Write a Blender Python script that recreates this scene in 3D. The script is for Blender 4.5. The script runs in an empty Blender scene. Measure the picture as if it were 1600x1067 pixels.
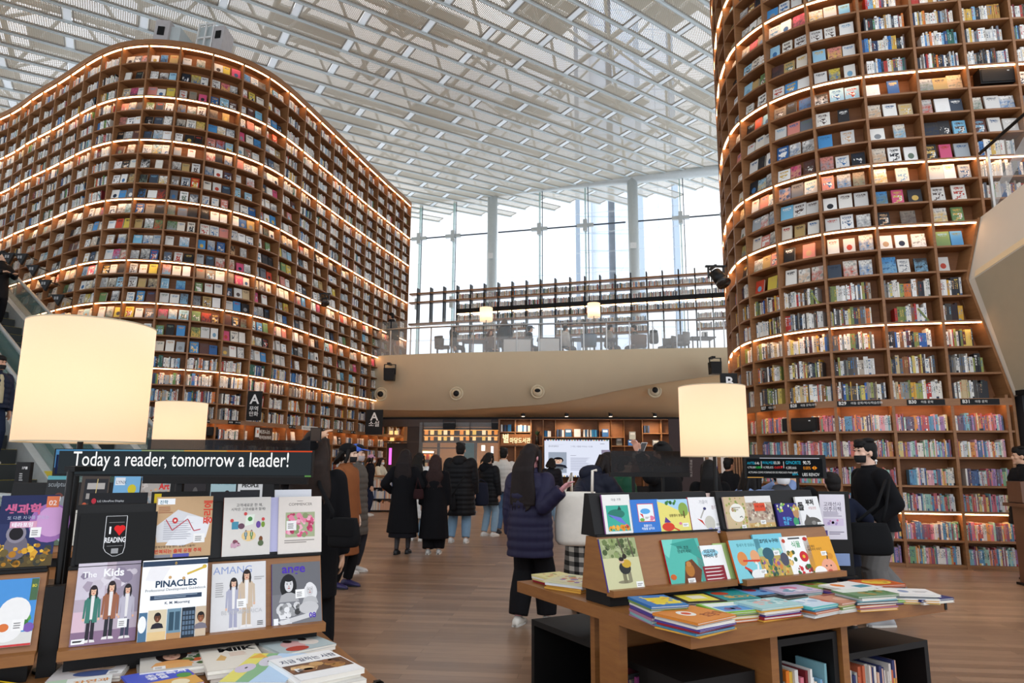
import bpy, bmesh, math, random
import numpy as np
from mathutils import Vector, Matrix
random.seed(7)
rng = np.random.default_rng(11)
SC = bpy.context.scene
COL = SC.collection
PI = math.pi

# ------------------------------------------------------------------ camera
CAM_H, PITCH, ROLL, FPX = 1.49, math.radians(9.94), math.radians(0.35), 1067.0
_F = np.array([0, math.cos(PITCH), math.sin(PITCH)])
_U0 = np.array([0, -math.sin(PITCH), math.cos(PITCH)])
_R0 = np.array([1.0, 0, 0])
_R = _R0 * math.cos(ROLL) + _U0 * math.sin(ROLL)
_U = -_R0 * math.sin(ROLL) + _U0 * math.cos(ROLL)
_O = np.array([0, 0, CAM_H])
cd = bpy.data.cameras.new('camera'); cam = bpy.data.objects.new('camera', cd); COL.objects.link(cam)
cd.sensor_width = 36; cd.lens = 24.0; cd.clip_start = 0.05; cd.clip_end = 800
M = Matrix.Identity(4)
for r in range(3):
    M[r][0], M[r][1], M[r][2], M[r][3] = _R[r], _U[r], -_F[r], _O[r]
cam.matrix_world = M
SC.camera = cam
def ray(x, y): return _F + _R * (x - 800) / FPX - _U * (y - 533.5) / FPX
def atz(x, y, z):
    d = ray(x, y); return _O + d * (z - CAM_H) / d[2]
def atY(x, y, Y):
    d = ray(x, y); return _O + d * Y / d[1]
def proj(p):
    v = np.asarray(p, float) - _O; k = v @ _F
    return 800 + FPX * (v @ _R) / k, 533.5 - FPX * (v @ _U) / k

# ------------------------------------------------------------------ world, exposure
SC.view_settings.view_transform = 'Standard'; SC.view_settings.look = 'None'
SC.view_settings.exposure = 0.66; SC.view_settings.gamma = 1.0
SC.view_settings.use_curve_mapping = False
SC.cycles.max_bounces = 8; SC.cycles.diffuse_bounces = 4; SC.cycles.glossy_bounces = 3
SC.cycles.transmission_bounces = 6; SC.cycles.transparent_max_bounces = 14
SC.cycles.caustics_reflective = False; SC.cycles.caustics_refractive = False
SC.cycles.sample_clamp_indirect = 6.0
SC.cycles.use_denoising = True
W = bpy.data.worlds.new('overcast_sky'); SC.world = W; W.use_nodes = True
nt = W.node_tree; nt.nodes.clear()
wo = nt.nodes.new('ShaderNodeOutputWorld'); bg = nt.nodes.new('ShaderNodeBackground')
tc = nt.nodes.new('ShaderNodeTexCoord'); nz = nt.nodes.new('ShaderNodeTexNoise'); nz.inputs['Scale'].default_value = 2.2; nz.inputs['Detail'].default_value = 4
cr = nt.nodes.new('ShaderNodeValToRGB')
cr.color_ramp.elements[0].position = .40; cr.color_ramp.elements[0].color = (.70, .82, 1.0, 1)
cr.color_ramp.elements[1].position = .60; cr.color_ramp.elements[1].color = (1, 1, 1, 1)
nt.links.new(tc.outputs['Generated'], nz.inputs['Vector']); nt.links.new(nz.outputs['Fac'], cr.inputs['Fac'])
nt.links.new(cr.outputs['Color'], bg.inputs['Color']); nt.links.new(bg.outputs['Background'], wo.inputs['Surface'])
SKY = 1.15
bg.inputs['Strength'].default_value = SKY

# ------------------------------------------------------------------ helpers
def lin(h, a=1.0):
    if not isinstance(h, int): return (*h[:3], a)
    o = []
    for s in (16, 8, 0):
        c = ((h >> s) & 255) / 255
        o.append(c / 12.92 if c <= .04045 else ((c + .055) / 1.055) ** 2.4)
    return (*o, a)
class X:                       # shader expression: sockets with arithmetic
    def __init__(s, nt, k): s.nt, s.k = nt, k
    def _op(s, op, *a):
        n = s.nt.nodes.new('ShaderNodeMath'); n.operation = op
        for i, v in enumerate((s,) + a):
            if isinstance(v, X): s.nt.links.new(v.k, n.inputs[i])
            else: n.inputs[i].default_value = v
        return X(s.nt, n.outputs[0])
    def __add__(s, o): return s._op('ADD', o)
    def __sub__(s, o): return s._op('SUBTRACT', o)
    def __mul__(s, o): return s._op('MULTIPLY', o)
    def __truediv__(s, o): return s._op('DIVIDE', o)
    def gt(s, o): return s._op('GREATER_THAN', o)
    def lt(s, o): return s._op('LESS_THAN', o)
    def frac(s): return s._op('FRACT')
    def abs(s): return s._op('ABSOLUTE')
    def mx(s, o): return s._op('MAXIMUM', o)
    def between(s, a, b): return s.gt(a) * s.lt(b)
class Mat:
    def __init__(s, name):
        s.m = bpy.data.materials.new(name); s.m.use_nodes = True; s.nt = s.m.node_tree
        s.b = s.nt.nodes['Principled BSDF']; s.out = s.nt.nodes['Material Output']
    def node(s, t, **kw):
        n = s.nt.nodes.new('ShaderNode' + t)
        for k, v in kw.items():
            if k in n.inputs: n.inputs[k].default_value = v
            else: setattr(n, k, v)
        return n
    def link(s, a, b): s.nt.links.new(a.k if isinstance(a, X) else a, b)
    def attr(s, name, out='Color'):
        n = s.node('Attribute'); n.attribute_name = name; return n.outputs[out]
    def x(s, k): return X(s.nt, k)
    def sep(s, k):
        n = s.node('SeparateXYZ'); s.link(k, n.inputs[0]); return [X(s.nt, o) for o in n.outputs]
    def mix(s, f, a, b):
        n = s.node('Mix'); n.data_type = 'RGBA'
        for v, i in ((f, 0), (a, 6), (b, 7)):
            if isinstance(v, (X, bpy.types.NodeSocket)): s.link(v, n.inputs[i])
            else: n.inputs[i].default_value = v
        return n.outputs[2]
    def set(s, **kw):
        for k, v in kw.items():
            k = {'base': 'Base Color', 'rough': 'Roughness', 'metal': 'Metallic', 'spec': 'Specular IOR Level', 'alpha': 'Alpha', 'ec': 'Emission Color', 'es': 'Emission Strength', 'tr': 'Transmission Weight', 'coat': 'Coat Weight'}[k]
            if isinstance(v, (X, bpy.types.NodeSocket)): s.link(v, s.b.inputs[k])
            else: s.b.inputs[k].default_value = v
        return s
    def noise(s, scale, detail=3, vec=None, out='Fac', rough=.5):
        n = s.node('TexNoise'); n.inputs['Scale'].default_value = scale; n.inputs['Detail'].default_value = detail; n.inputs['Roughness'].default_value = rough
        if vec is not None: s.link(vec, n.inputs['Vector'])
        return n.outputs[out]
    def coord(s, what='Object', scale=None, rot=None):
        t = s.node('TexCoord').outputs[what]
        if scale or rot:
            mp = s.node('Mapping')
            if scale: mp.inputs['Scale'].default_value = scale
            if rot: mp.inputs['Rotation'].default_value = rot
            s.link(t, mp.inputs['Vector']); t = mp.outputs[0]
        return t
    def ramp(s, f, *stops):
        n = s.node('ValToRGB'); e = n.color_ramp.elements
        while len(e) < len(stops): e.new(.5)
        for el, (p, c) in zip(e, stops): el.position = p; el.color = lin(c)
        s.link(f, n.inputs[0]); return n.outputs[0]
    def bump(s, h, strength=.3, dist=.01):
        n = s.node('Bump'); n.inputs['Strength'].default_value = strength; n.inputs['Distance'].default_value = dist
        s.link(h, n.inputs['Height']); s.link(n.outputs[0], s.b.inputs['Normal'])
MATS = {}
def mat(name, col, rough=.6, metal=0, var=.06, scale=9, spec=.5, bump=0):
    if name in MATS: return MATS[name]
    q = Mat(name); c = lin(col)
    f = q.noise(scale, 3, q.coord('Object'))
    lo = tuple(max(0, v * (1 - var * 2)) for v in c[:3]); hi = tuple(min(1, v * (1 + var * 2)) for v in c[:3])
    n = q.mix(f, (*lo, 1), (*hi, 1)); q.set(base=n, rough=rough, metal=metal, spec=spec)
    if bump: q.bump(q.noise(scale * 12, 2, q.coord('Object')), bump, .004)
    MATS[name] = q.m; return q.m
def emit(name, col, strength):
    if name in MATS: return MATS[name]
    q = Mat(name); f = q.noise(3, 1, q.coord('Object'))
    c = lin(col); q.set(base=(0, 0, 0, 1), ec=c, es=strength, rough=.5); MATS[name] = q.m; return q.m
def wood(name, dark, light, rough=.45, axis=(1, 1, 8), sc=3.0):
    q = Mat(name); v = q.coord('Object', axis)
    g = q.noise(sc, 6, v, rough=.65); w2 = q.noise(sc * 9, 2, v)
    n = q.mix(q.x(g) * .75 + q.x(w2) * .25, lin(dark), lin(light))
    r = q.ramp(g, (.25, dark), (.75, light)); q.set(base=q.mix(.5, n, r), rough=rough); q.bump(w2, .08, .002)
    MATS[name] = q.m; return q.m
def colmat(name, rough=.5, spec=.4, emi=0):
    q = Mat(name); a = q.attr('Col')
    f = q.noise(60, 2, q.coord('Object'))
    q.set(rough=rough, spec=spec)
    if emi: q.set(base=(0, 0, 0, 1), ec=q.mix(q.x(f) * .04, a, q.mix(.5, a, (0, 0, 0, 1))), es=emi)
    else: q.set(base=q.mix(q.x(f) * .12, a, q.mix(.5, a, (0, 0, 0, 1))))
    MATS[name] = q.m; return q.m
PRINT = colmat('printed_ink', .45, .2)
PAINT = colmat('coloured_paint', .55, .4)
SCREEN = colmat('screen_glow', .6, .0, .66)

ORG = {}
class MB:
    def __init__(s): s.v, s.f, s.m, s.c, s.sm = [], [], [], [], []; s.mi = 0; s.col = (1, 1, 1, 1); s.smooth = False
    def add(s, vs, fs):
        o = len(s.v); s.v += [tuple(map(float, p)) for p in vs]
        for f in fs:
            s.f.append(tuple(i + o for i in f)); s.m.append(s.mi); s.c.append(s.col); s.sm.append(s.smooth)
        return s
    def paint(s, c): s.col = lin(c); return s
    def box8(s, p): return s.add(p, [(0, 3, 2, 1), (4, 5, 6, 7), (0, 1, 5, 4), (1, 2, 6, 5), (2, 3, 7, 6), (3, 0, 4, 7)])
    def box(s, x0, x1, y0, y1, z0, z1, fr=None):
        P = [(x0, y0, z0), (x1, y0, z0), (x1, y1, z0), (x0, y1, z0), (x0, y0, z1), (x1, y0, z1), (x1, y1, z1), (x0, y1, z1)]
        if fr: P = [fr(*q) for q in P]
        return s.box8(P)
    def quad(s, a, b, c, d): return s.add([a, b, c, d], [(0, 1, 2, 3)])
    def prism(s, poly, off):
        n = len(poly); off = np.asarray(off); vs = [np.asarray(p) for p in poly]; vs += [p + off for p in vs]
        return s.add(vs, [tuple(range(n))[::-1], tuple(range(n, 2 * n))] + [(i, (i + 1) % n, n + (i + 1) % n, n + i) for i in range(n)])
    def loft(s, rings, caps=True, closed=True):
        n = len(rings[0]); vs = [p for r in rings for p in r]; fs = []
        for i in range(len(rings) - 1):
            for j in range(n if closed else n - 1):
                k = (j + 1) % n; fs.append((i * n + j, i * n + k, (i + 1) * n + k, (i + 1) * n + j))
        if caps: fs += [tuple(range(n))[::-1], tuple(range((len(rings) - 1) * n, len(rings) * n))]
        return s.add(vs, fs)
    def tube(s, pts, r, n=8, caps=True):
        pts = [np.asarray(p, float) for p in pts]; rs = r if hasattr(r, '__len__') else [r] * len(pts)
        rings = []; up = None
        for i, p in enumerate(pts):
            t = pts[min(i + 1, len(pts) - 1)] - pts[max(i - 1, 0)]; t = t / (np.linalg.norm(t) + 1e-9)
            if up is None: up = np.array([0, 0, 1.0]) if abs(t[2]) < .9 else np.array([0, 1.0, 0])
            a = np.cross(t, up); a /= np.linalg.norm(a) + 1e-9; b = np.cross(a, t); up = b
            rings.append([p + (a * math.cos(2 * PI * k / n) + b * math.sin(2 * PI * k / n)) * rs[i] for k in range(n)])
        return s.loft(rings, caps)
    def ell(s, c, rx, ry, rz, n=12, m=8, rot=None):
        c = np.asarray(c, float); rings = []
        for i in range(m + 1):
            th = PI * i / m; th = min(max(th, .06), PI - .06)
            R_ = []
            for k in range(n):
                p = np.array([rx * math.sin(th) * math.cos(2 * PI * k / n), ry * math.sin(th) * math.sin(2 * PI * k / n), -rz * math.cos(th)])
                R_.append(c + (rot @ p if rot is not None else p))
            rings.append(R_)
        return s.loft(rings)
    def cyl(s, c, r, h, n=24, r2=None):
        c = np.asarray(c, float); r2 = r if r2 is None else r2
        return s.loft([[c + (r * math.cos(2 * PI * k / n), r * math.sin(2 * PI * k / n), 0) for k in range(n)], [c + (r2 * math.cos(2 * PI * k / n), r2 * math.sin(2 * PI * k / n), h) for k in range(n)]])
    def text(s, body, place, size, align='LEFT', bold=0.0, sx=1.0, lh=1.0):
        key = (body, align, bold, lh)
        if key not in TXT:
            cu = bpy.data.curves.new('t', 'FONT'); cu.body = body; cu.size = 1; cu.offset = bold; cu.align_x = align; cu.space_line = lh; cu.resolution_u = 3
            o = bpy.data.objects.new('t', cu); COL.objects.link(o)
            me = bpy.data.meshes.new_from_object(o.evaluated_get(bpy.context.evaluated_depsgraph_get()))
            TXT[key] = ([tuple(v.co) for v in me.vertices], [tuple(p.vertices) for p in me.polygons])
            bpy.data.objects.remove(o); bpy.data.meshes.remove(me); bpy.data.curves.remove(cu)
        vs, fs = TXT[key]
        return s.add([place(v[0] * size * sx, v[1] * size) for v in vs], fs)
    def build(s, name, mats=None, parent=None, org=None, smooth=None):
        if parent is not None: org = ORG[parent.name]
        elif org is None:
            a = np.array(s.v); org = ((a[:, 0].min() + a[:, 0].max()) / 2, (a[:, 1].min() + a[:, 1].max()) / 2, a[:, 2].min())
        org = np.asarray(org, float)
        me = bpy.data.meshes.new(name)
        me.from_pydata([tuple(np.asarray(p) - org) for p in s.v], [], s.f)
        mats = mats if isinstance(mats, (list, tuple)) else [mats or PAINT]
        for q in mats: me.materials.append(q)
        me.polygons.foreach_set('material_index', s.m)
        me.polygons.foreach_set('use_smooth', [bool(smooth)] * len(s.f) if smooth is not None else s.sm)
        if any(q in (PRINT, PAINT, SCREEN) for q in mats):
            at = me.attributes.new('Col', 'FLOAT_COLOR', 'FACE'); at.data.foreach_set('color', np.array(s.c, 'f').ravel())
        me.update()
        return link(name, me, parent, org)
TXT = {}
def link(name, me, parent=None, org=(0, 0, 0)):
    o = bpy.data.objects.new(name, me); COL.objects.link(o)
    if parent is not None: o.parent = parent; ORG[o.name] = ORG[parent.name]
    else: o.location = tuple(org); ORG[o.name] = np.asarray(org, float)
    return o
def tag(o, label, cat, group=None, kind=None):
    if label: o['label'] = label
    if cat: o['category'] = cat
    if group: o['group'] = group
    if kind: o['kind'] = kind
    return o
def thing(name, label, cat, loc, group=None):
    o = bpy.data.objects.new(name, None); COL.objects.link(o); o.location = tuple(map(float, loc)); o.empty_display_size = .1
    ORG[o.name] = np.asarray(loc, float); return tag(o, label, cat, group)
def struct(o): o['kind'] = 'structure'; return o
def remesh(mb, vox, smooth=4):
    me = bpy.data.meshes.new('t'); me.from_pydata(mb.v, [], mb.f); me.update()
    o = bpy.data.objects.new('t', me); COL.objects.link(o)
    r = o.modifiers.new('r', 'REMESH'); r.mode = 'VOXEL'; r.voxel_size = vox; r.use_smooth_shade = True
    if smooth:
        m_ = o.modifiers.new('s', 'SMOOTH'); m_.iterations = smooth; m_.factor = .5
    out = bpy.data.meshes.new_from_object(o.evaluated_get(bpy.context.evaluated_depsgraph_get()))
    bpy.data.objects.remove(o); bpy.data.meshes.remove(me)
    return out
def put(me, name, mats, parent):      # link a world-space mesh as a part
    me.name = name; me.materials.clear()
    for q in (mats if isinstance(mats, (list, tuple)) else [mats]): me.materials.append(q)
    org = ORG[parent.name]; me.transform(Matrix.Translation(-Vector(org)))
    return link(name, me, parent)
def frame(P0, a, b):
    P0 = np.asarray(P0, float); a = np.asarray(a, float); b = np.asarray(b, float)
    return lambda u, v, z: np.array([P0[0] + u * a[0] + v * b[0], P0[1] + u * a[1] + v * b[1], z])

# ------------------------------------------------------------------ materials
WOOD = wood('shelf_wood', 0x7d5331, 0xa37247, .5)
WOODB = wood('shelf_back_wood', 0x764724, 0x9a6335, .6)
TABLEW = wood('table_wood', 0x7a4b26, 0x9c6936, .42, (2, 2, 14), 2.5)
BLACK = mat('black_laminate', 0x0d0c0c, .55, bump=.05, spec=.3)
BLACKM = mat('black_metal', 0x0c0c0c, .45, .1, spec=.3)
DARKGLASS = Mat('tinted_glass').set(base=(.006, .005, .006, 1), rough=.2, alpha=.74, spec=.2).m
STEEL = mat('grey_steel', 0xc6cccb, .45, .2, var=.03)
BEIGE = mat('beige_plaster', 0xd8c8a8, .85, var=.02, scale=2, bump=.03)
BEIGE2 = mat('tan_plaster', 0xe8d0a6, .85, var=.02, scale=2)
WHITE = mat('white_paint', 0xe6e6e2, .5, var=.02)
CHROME = mat('brushed_metal', 0xb8b8b6, .3, .8, var=.03)
q = Mat('clear_glass'); q.set(base=(.85, .95, .95, 1), rough=.03, alpha=.10); GLASS = q.m
q = Mat('frosted_glass'); q.set(base=(.92, .95, .96, 1), rough=.4, alpha=.2); FROST = q.m
q = Mat('teal_glass'); q.set(base=lin(0x6e9490), rough=.1, alpha=.45); TEALG = q.m
LED = emit('warm_led', (1, .56, .26), 12.5)
# ================================================================= SETTING
# floor of long planks
q = Mat('plank_floor'); v = q.coord('Object', None, (0, 0, math.radians(6)))
bk = q.node('TexBrick'); bk.offset = .37; bk.offset_frequency = 2; q.link(v, bk.inputs['Vector'])
for k, val in (('Scale', 1.0), ('Mortar Size', .002), ('Mortar Smooth', .3), ('Bias', 0.0), ('Brick Width', 1.3), ('Row Height', .11)): bk.inputs[k].default_value = val
bk.inputs['Color1'].default_value = lin(0x785d49); bk.inputs['Color2'].default_value = lin(0xa6866c); bk.inputs['Mortar'].default_value = lin(0x4a3222)
g = q.noise(5, 5, q.coord('Object', (1, 12, 1), (0, 0, math.radians(6))), rough=.6)
gr = q.ramp(g, (.3, 0x5a402e), (.7, 0x9e7b5f))
q.set(base=q.mix(.3, bk.outputs['Color'], gr), rough=q.x(q.noise(1.5, 3, q.coord('Object'))) * .2 + .24, spec=.75)
q.bump(g, .05, .002); FLOORM = q.m
struct(MB().box(-24, 16, -5, 27, -.1, 0).build('floor', FLOORM, org=(0, 0, -.1)))

# ceiling: expanded-metal panels in running bond on light rails, a truss and the open sky above
CD = 11.0
CO = _O + np.array([-2.87773, 19.73842, 13.43074]) * CD / 12
CU = np.array([.72719, .67868, .10290]) * 3.96269 * CD / 12
CV = np.array([.50683, -.86138, -.0338]) * .8443 * CD / 12
CN = np.cross(CU, CV); CN /= np.linalg.norm(CN); CN = CN if CN[2] > 0 else -CN
def cpt(u, v, h=0.0): return CO + CU * u + CV * v + CN * h
def on_ceil(x, y):
    d = ray(x, y); t = ((CO - _O) @ CN) / (d @ CN); return _O + d * t
E0, E1 = on_ceil(800, 327), on_ceil(1140, 291)
q = Mat('expanded_metal')
uvx, uvy, _ = q.sep(q.coord('UV'))
s1 = (uvx / .11 + uvy / .062).frac(); s2 = (uvx / .11 - uvy / .062).frac()
hole = s1.gt(.335) * s2.gt(.335)
q.set(base=lin(0xc2b9a6), rough=.55, metal=.1, alpha=hole * -1.0 + 1.0); MESHM = q.m
RAILM = mat('rail_paint', 0xc4cccb, .4, .1, var=.02)
STRIPM = mat('white_strip', 0xf4f6f6, .5, var=.02)
q = Mat('translucent_strip'); tl_ = q.node('BsdfTranslucent'); mx_ = q.node('MixShader'); tl_.inputs[0].default_value = (.9, .93, .95, 1); q.set(base=q.mix(q.noise(4, 2, q.coord('Object')), lin(0xeef2f2), lin(0xffffff)), rough=.5)
q.link(q.b.outputs[0], mx_.inputs[1]); q.link(tl_.outputs[0], mx_.inputs[2]); mx_.inputs[0].default_value = .6; q.link(mx_.outputs[0], q.out.inputs[0]); GLOWSTRIP = q.m
FRAMEM = mat('panel_edge', 0x96938a, .6)
pan, rail, strip, edge = MB(), MB(), MB(), MB(); uvs = []
def far_ok(p): return (E1[0] - E0[0]) * (p[1] - E0[1]) - (E1[1] - E0[1]) * (p[0] - E0[0]) < 0.2
for r in range(-24, 22):
    off = 0.0 if r % 2 == 0 else .5
    for k in range(-8, 9):
        c = cpt(k + off + .5, r + .5)
        if not far_ok(c) or c[1] < -4 or abs(c[0]) > 30 or c[0] > 16: continue
        u0, u1, v0, v1 = k + off + .036, k + off + .964, r + .085, r + .915
        for h in (0.0, .032):
            pan.add([cpt(u0, v0, h), cpt(u1, v0, h), cpt(u1, v1, h), cpt(u0, v1, h)], [(0, 1, 2, 3)])
            du = .02 * (h > 0)
            uvs += [(a * 3.6325 + du, b * .774) for a, b in ((u0, v0), (u1, v0), (u1, v1), (u0, v1))]
        for ua, ub, va, vb in ((u0, u1, v0 - .02, v0 + .012), (u0, u1, v1 - .012, v1 + .02), (u0 - .004, u0 + .003, v0, v1), (u1 - .003, u1 + .004, v0, v1)):
            edge.box8([cpt(x_, y_, h_) for h_ in (-.012, .04) for x_, y_ in ((ua, va), (ub, va), (ub, vb), (ua, vb))])
        a, b = k + off - .027, k + off + .027
        strip.box8([cpt(*p) for p in ((a, v0, -.0), (b, v0, 0), (b, v1, 0), (a, v1, 0), (a, v0, .004), (b, v0, .004), (b, v1, .004), (a, v1, .004))])
        for vv in (r - .058, r + .058):
            P = [cpt(k + off, vv - .02, -.03), cpt(k + off + 1, vv - .02, -.03), cpt(k + off + 1, vv + .02, -.03), cpt(k + off, vv + .02, -.03)]
            rail.box8(P + [p + CN * .07 for p in P])
o = pan.build('ceiling', MESHM, org=(0, 0, 0)); ul = o.data.uv_layers.new(name='UVMap'); ul.data.foreach_set('uv', np.array(uvs, 'f').ravel()); struct(o)
struct(rail.build('trim_1', RAILM, org=(0, 0, 0))); struct(strip.build('trim_2', GLOWSTRIP, org=(0, 0, 0))); struct(edge.build('trim_11', FRAMEM, org=(0, 0, 0)))
tr = MB()
for k in np.arange(-6, 7, 1.0):                       # purlins and lattice of the skylight above
    for r in range(-22, 21, 4):
        a, b = cpt(k, r, 1.5), cpt(k + 1, r, 1.5)
        if not far_ok(a) or a[1] < -6 or abs(a[0]) > 26: continue
        tr.tube([a, b], .11, 6); tr.tube([cpt(k, r, 1.5), cpt(k, r + 4, 1.5)], .09, 6)
        tr.tube([cpt(k, r, .7), cpt(k + .5, r + 2, 2.6), cpt(k + 1, r + 4, .7)], .06, 5)
        tr.tube([cpt(k + 1, r, .7), cpt(k + .5, r + 2, 2.6), cpt(k, r + 4, .7)], .06, 5)
        if (int(k * 2) + r) % 3 == 0:
            w = .9; P = [cpt(k + .1, r + .6, 2.7), cpt(k + w, r + .6, 2.7), cpt(k + w, r + 3.1, 2.7), cpt(k + .1, r + 3.1, 2.7)]
            tr.box8(P + [p + CN * .08 for p in P])
struct(tr.build('ceiling_truss', mat('truss_paint', 0xd4d2c9, .6), org=(0, 0, 0)))

# far glass wall on the first floor
HB = 15.5
WA, WB = atz(642, 312, HB), atz(1143, 264, HB)
wd = (WB - WA) / np.linalg.norm(WB - WA); wn = np.array([-wd[1], wd[0], 0])
def wpt(s, z, off=0.0): p = WA + wd * s + wn * off; return np.array([p[0], p[1], z])
def w_at(px, py=380):
    d = ray(px, py)[:2]; A = np.column_stack([d, -wd[:2]]); t, s = np.linalg.solve(A, WA[:2]); return s
MZ = 5.22
SL, SRR = -4.5, 24.0
zt = 17.3
o = MB().quad(wpt(SL, MZ, .25), wpt(SRR, MZ, .25), wpt(SRR, zt, .25), wpt(SL, zt, .25)).build('window_1', GLASS); struct(o)
b = MB(); b.smooth = True; b.tube([wpt(SL, HB), wpt(SRR, HB)], .27, 14); struct(b.build('beam', STEEL))
for i, px in enumerate((770, 988)):
    s = w_at(px, 290); b = MB(); b.smooth = True; b.cyl(wpt(s, MZ - .2), .26, HB + .55 - MZ, 18)
    struct(b.build('column', STEEL))
    m = MB(); p = wpt(s, 11.9, -.33); m.box(p[0] - .14, p[0] + .14, p[1] - .05, p[1] + .04, p[2] - .14, p[2] + .14); struct(m.build('trim_%d' % (3 + i), WHITE))
FIN = Mat('green_fin_glass').set(base=lin(0x9fc4bd), rough=.15, alpha=.6).m
fin, rod, spi = MB(), MB(), MB()
zr0, zr1 = wpt(w_at(708), 0), None
d = ray(708, 369); zrod = CAM_H + d[2] * zr0[1] / d[1]
for px in (655, 708, 843, 915, 1065, 1141):
    s = w_at(px)
    P = [wpt(s - .03, MZ), wpt(s + .03, MZ), wpt(s + .03, MZ, .22), wpt(s - .03, MZ, .22)]
    fin.box8(P + [p + np.array([0, 0, HB - MZ]) for p in P])
    rod.tube([wpt(s + .16, MZ, -.05), wpt(s + .16, HB, -.05)], .022, 6)
    for zz in (zrod - 3.6, zrod, zrod + 3.3):
        spi.box8([wpt(s + a, zz + c, b) for c in (-.3, .3) for a, b in ((-.1, -.14), (.1, -.14), (.1, .1), (-.1, .1))])
    spi.box8([wpt(s + a, zrod + c, b) for c in (-.09, .09) for a, b in ((-.42, -.1), (.42, -.1), (.42, .05), (-.42, .05))])
for s0, s1 in ((SL, w_at(770) - .3), (w_at(770) + .3, w_at(988) - .3), (w_at(988) + .3, SRR)): rod.tube([wpt(s0, zrod, -.03), wpt(s1, zrod, -.03)], .04, 6)
struct(fin.build('window_1_fin', FIN)); struct(rod.build('window_1_rod', mat('dark_rod', 0x4b5560, .4, .4))); struct(spi.build('window_1_fitting', STEEL))
bar = MB()
for i in range(14):
    zz = MZ + .4 + i * 1.05; bar.box8([wpt(a, zz + c, b) for c in (0, .05) for a, b in ((SL, .42), (SRR, .42), (SRR, .5), (SL, .5))])
struct(bar.build('window_1_bar', FROST))  # thin pale horizontal bars across the outside of the glass
# towers outside
q = Mat('glass_facade'); v = q.coord('Object'); bk = q.node('TexBrick'); bk.offset = 0; q.link(v, bk.inputs['Vector'])
SX = q.sep(v); gx = (SX[0] / 4).frac().lt(.06); gz = (SX[2] / 4.2).frac().lt(.07)
q.nt.nodes.remove(bk)
q.set(base=q.mix(gx.mx(gz), lin(0xf2f7fd), lin(0xcfdae6)), rough=.12, metal=.9); FACADE = q.m
for x0, x1, Y, h, lab in ((903, 1000, 155, 190, 'pale glass office tower outside, left of the pair'), (1002, 1058, 120, 190, 'pale glass office tower outside with dark edge, right of the pair')):
    a, b2 = atY(x0, 400, Y), atY(x1, 400, Y); t = thing('office_tower', lab, 'building', ((a[0] + b2[0]) / 2, Y, 0), 'towers outside the glass wall')
    MB().box(a[0], b2[0], Y, Y + 30, 0, h).build('facade', FACADE, t)
    m = MB()
    for xx in (a[0], b2[0]): m.box(xx - .5, xx + .5, Y - .6, Y, 0, h)
    m.build('corner_column', mat('blue_grey_panel', 0xaebdcc, .4), t)

# mezzanine slab and its plaster front
FE = [np.array(p) for p in ((-6.6, 25.2), (-4.84, 24.56), (-2.25, 23.78), (1.54, 23.21), (4.31, 22.69), (7.11, 22.26), (9.5, 21.9))]
FB = [3.3, 3.28, 3.2, 3.42, 4.0, 4.37, 4.5]
def fe(x):
    X_ = [p[0] for p in FE]; return float(np.interp(x, X_, [p[1] for p in FE])), float(np.interp(x, X_, FB))
xs = np.linspace(-6.6, 9.5, 60)
def sm(x): return np.mean([fe(x + d_)[0] for d_ in (-.8, -.4, 0, .4, .8)]), np.mean([fe(x + d_)[1] for d_ in (-.8, -.4, 0, .4, .8)])
E_ = [sm(x) for x in xs]
yb = lambda x: 24.75 - .08 * x + .35 * (x < -9)
def zline(x):
    Y = yb(x); px = 800 + FPX * x / Y; d = ray(px, 652); return CAM_H + d[2] * Y / d[1]
m = MB()
m.loft([[(x, e[0], MZ + .02) for x, e in zip(xs, E_)], [(x, e[0], e[1]) for x, e in zip(xs, E_)], [(x, e[0] + .16, e[1]) for x, e in zip(xs, E_)], [(x, e[0] + .16, MZ + .02) for x, e in zip(xs, E_)]], caps=False, closed=False)
struct(m.build('wall_mezzanine_front', BEIGE, smooth=True))
m = MB()
m.loft([[(x, e[0] + .16, e[1] + .03) for x, e in zip(xs, E_)], [(x, max(yb(x), e[0] + .2), zline(x)) for x, e in zip(xs, E_)], [(x, max(yb(x), e[0] + .2) + .1, zline(x)) for x, e in zip(xs, E_)]], caps=False, closed=False)
struct(m.build('wall_soffit', BEIGE2, smooth=True))
m = MB(); n_ = len(xs)
m.loft([[(x, e[0] + .02, MZ) for x, e in zip(xs, E_)], [(x, WA[1] + (x - WA[0]) * wd[1] / wd[0], MZ) for x in xs], [(x, WA[1] + (x - WA[0]) * wd[1] / wd[0], MZ - .25) for x in xs], [(x, e[0] + .05, MZ - .25) for x, e in zip(xs, E_)]], caps=False, closed=False)
struct(m.build('floor_mezzanine', mat('mezzanine_floor', 0x8a8078, .5)))
# dark line above the shop front
m = MB()
for x0, x1 in ((-6.5, -.55), (-.55, 9.4)):
    for xa, xb in ((x0, x1),):
        m.box8([(xa, yb(xa) - .02, zline(xa) - .16), (xb, yb(xb) - .02, zline(xb) - .16), (xb, yb(xb) + .2, zline(xb) - .16), (xa, yb(xa) + .2, zline(xa) - .16), (xa, yb(xa) - .02, zline(xa)), (xb, yb(xb) - .02, zline(xb)), (xb, yb(xb) + .2, zline(xb)), (xa, yb(xa) + .2, zline(xa))])
struct(m.build('trim_5', BLACK))
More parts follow.
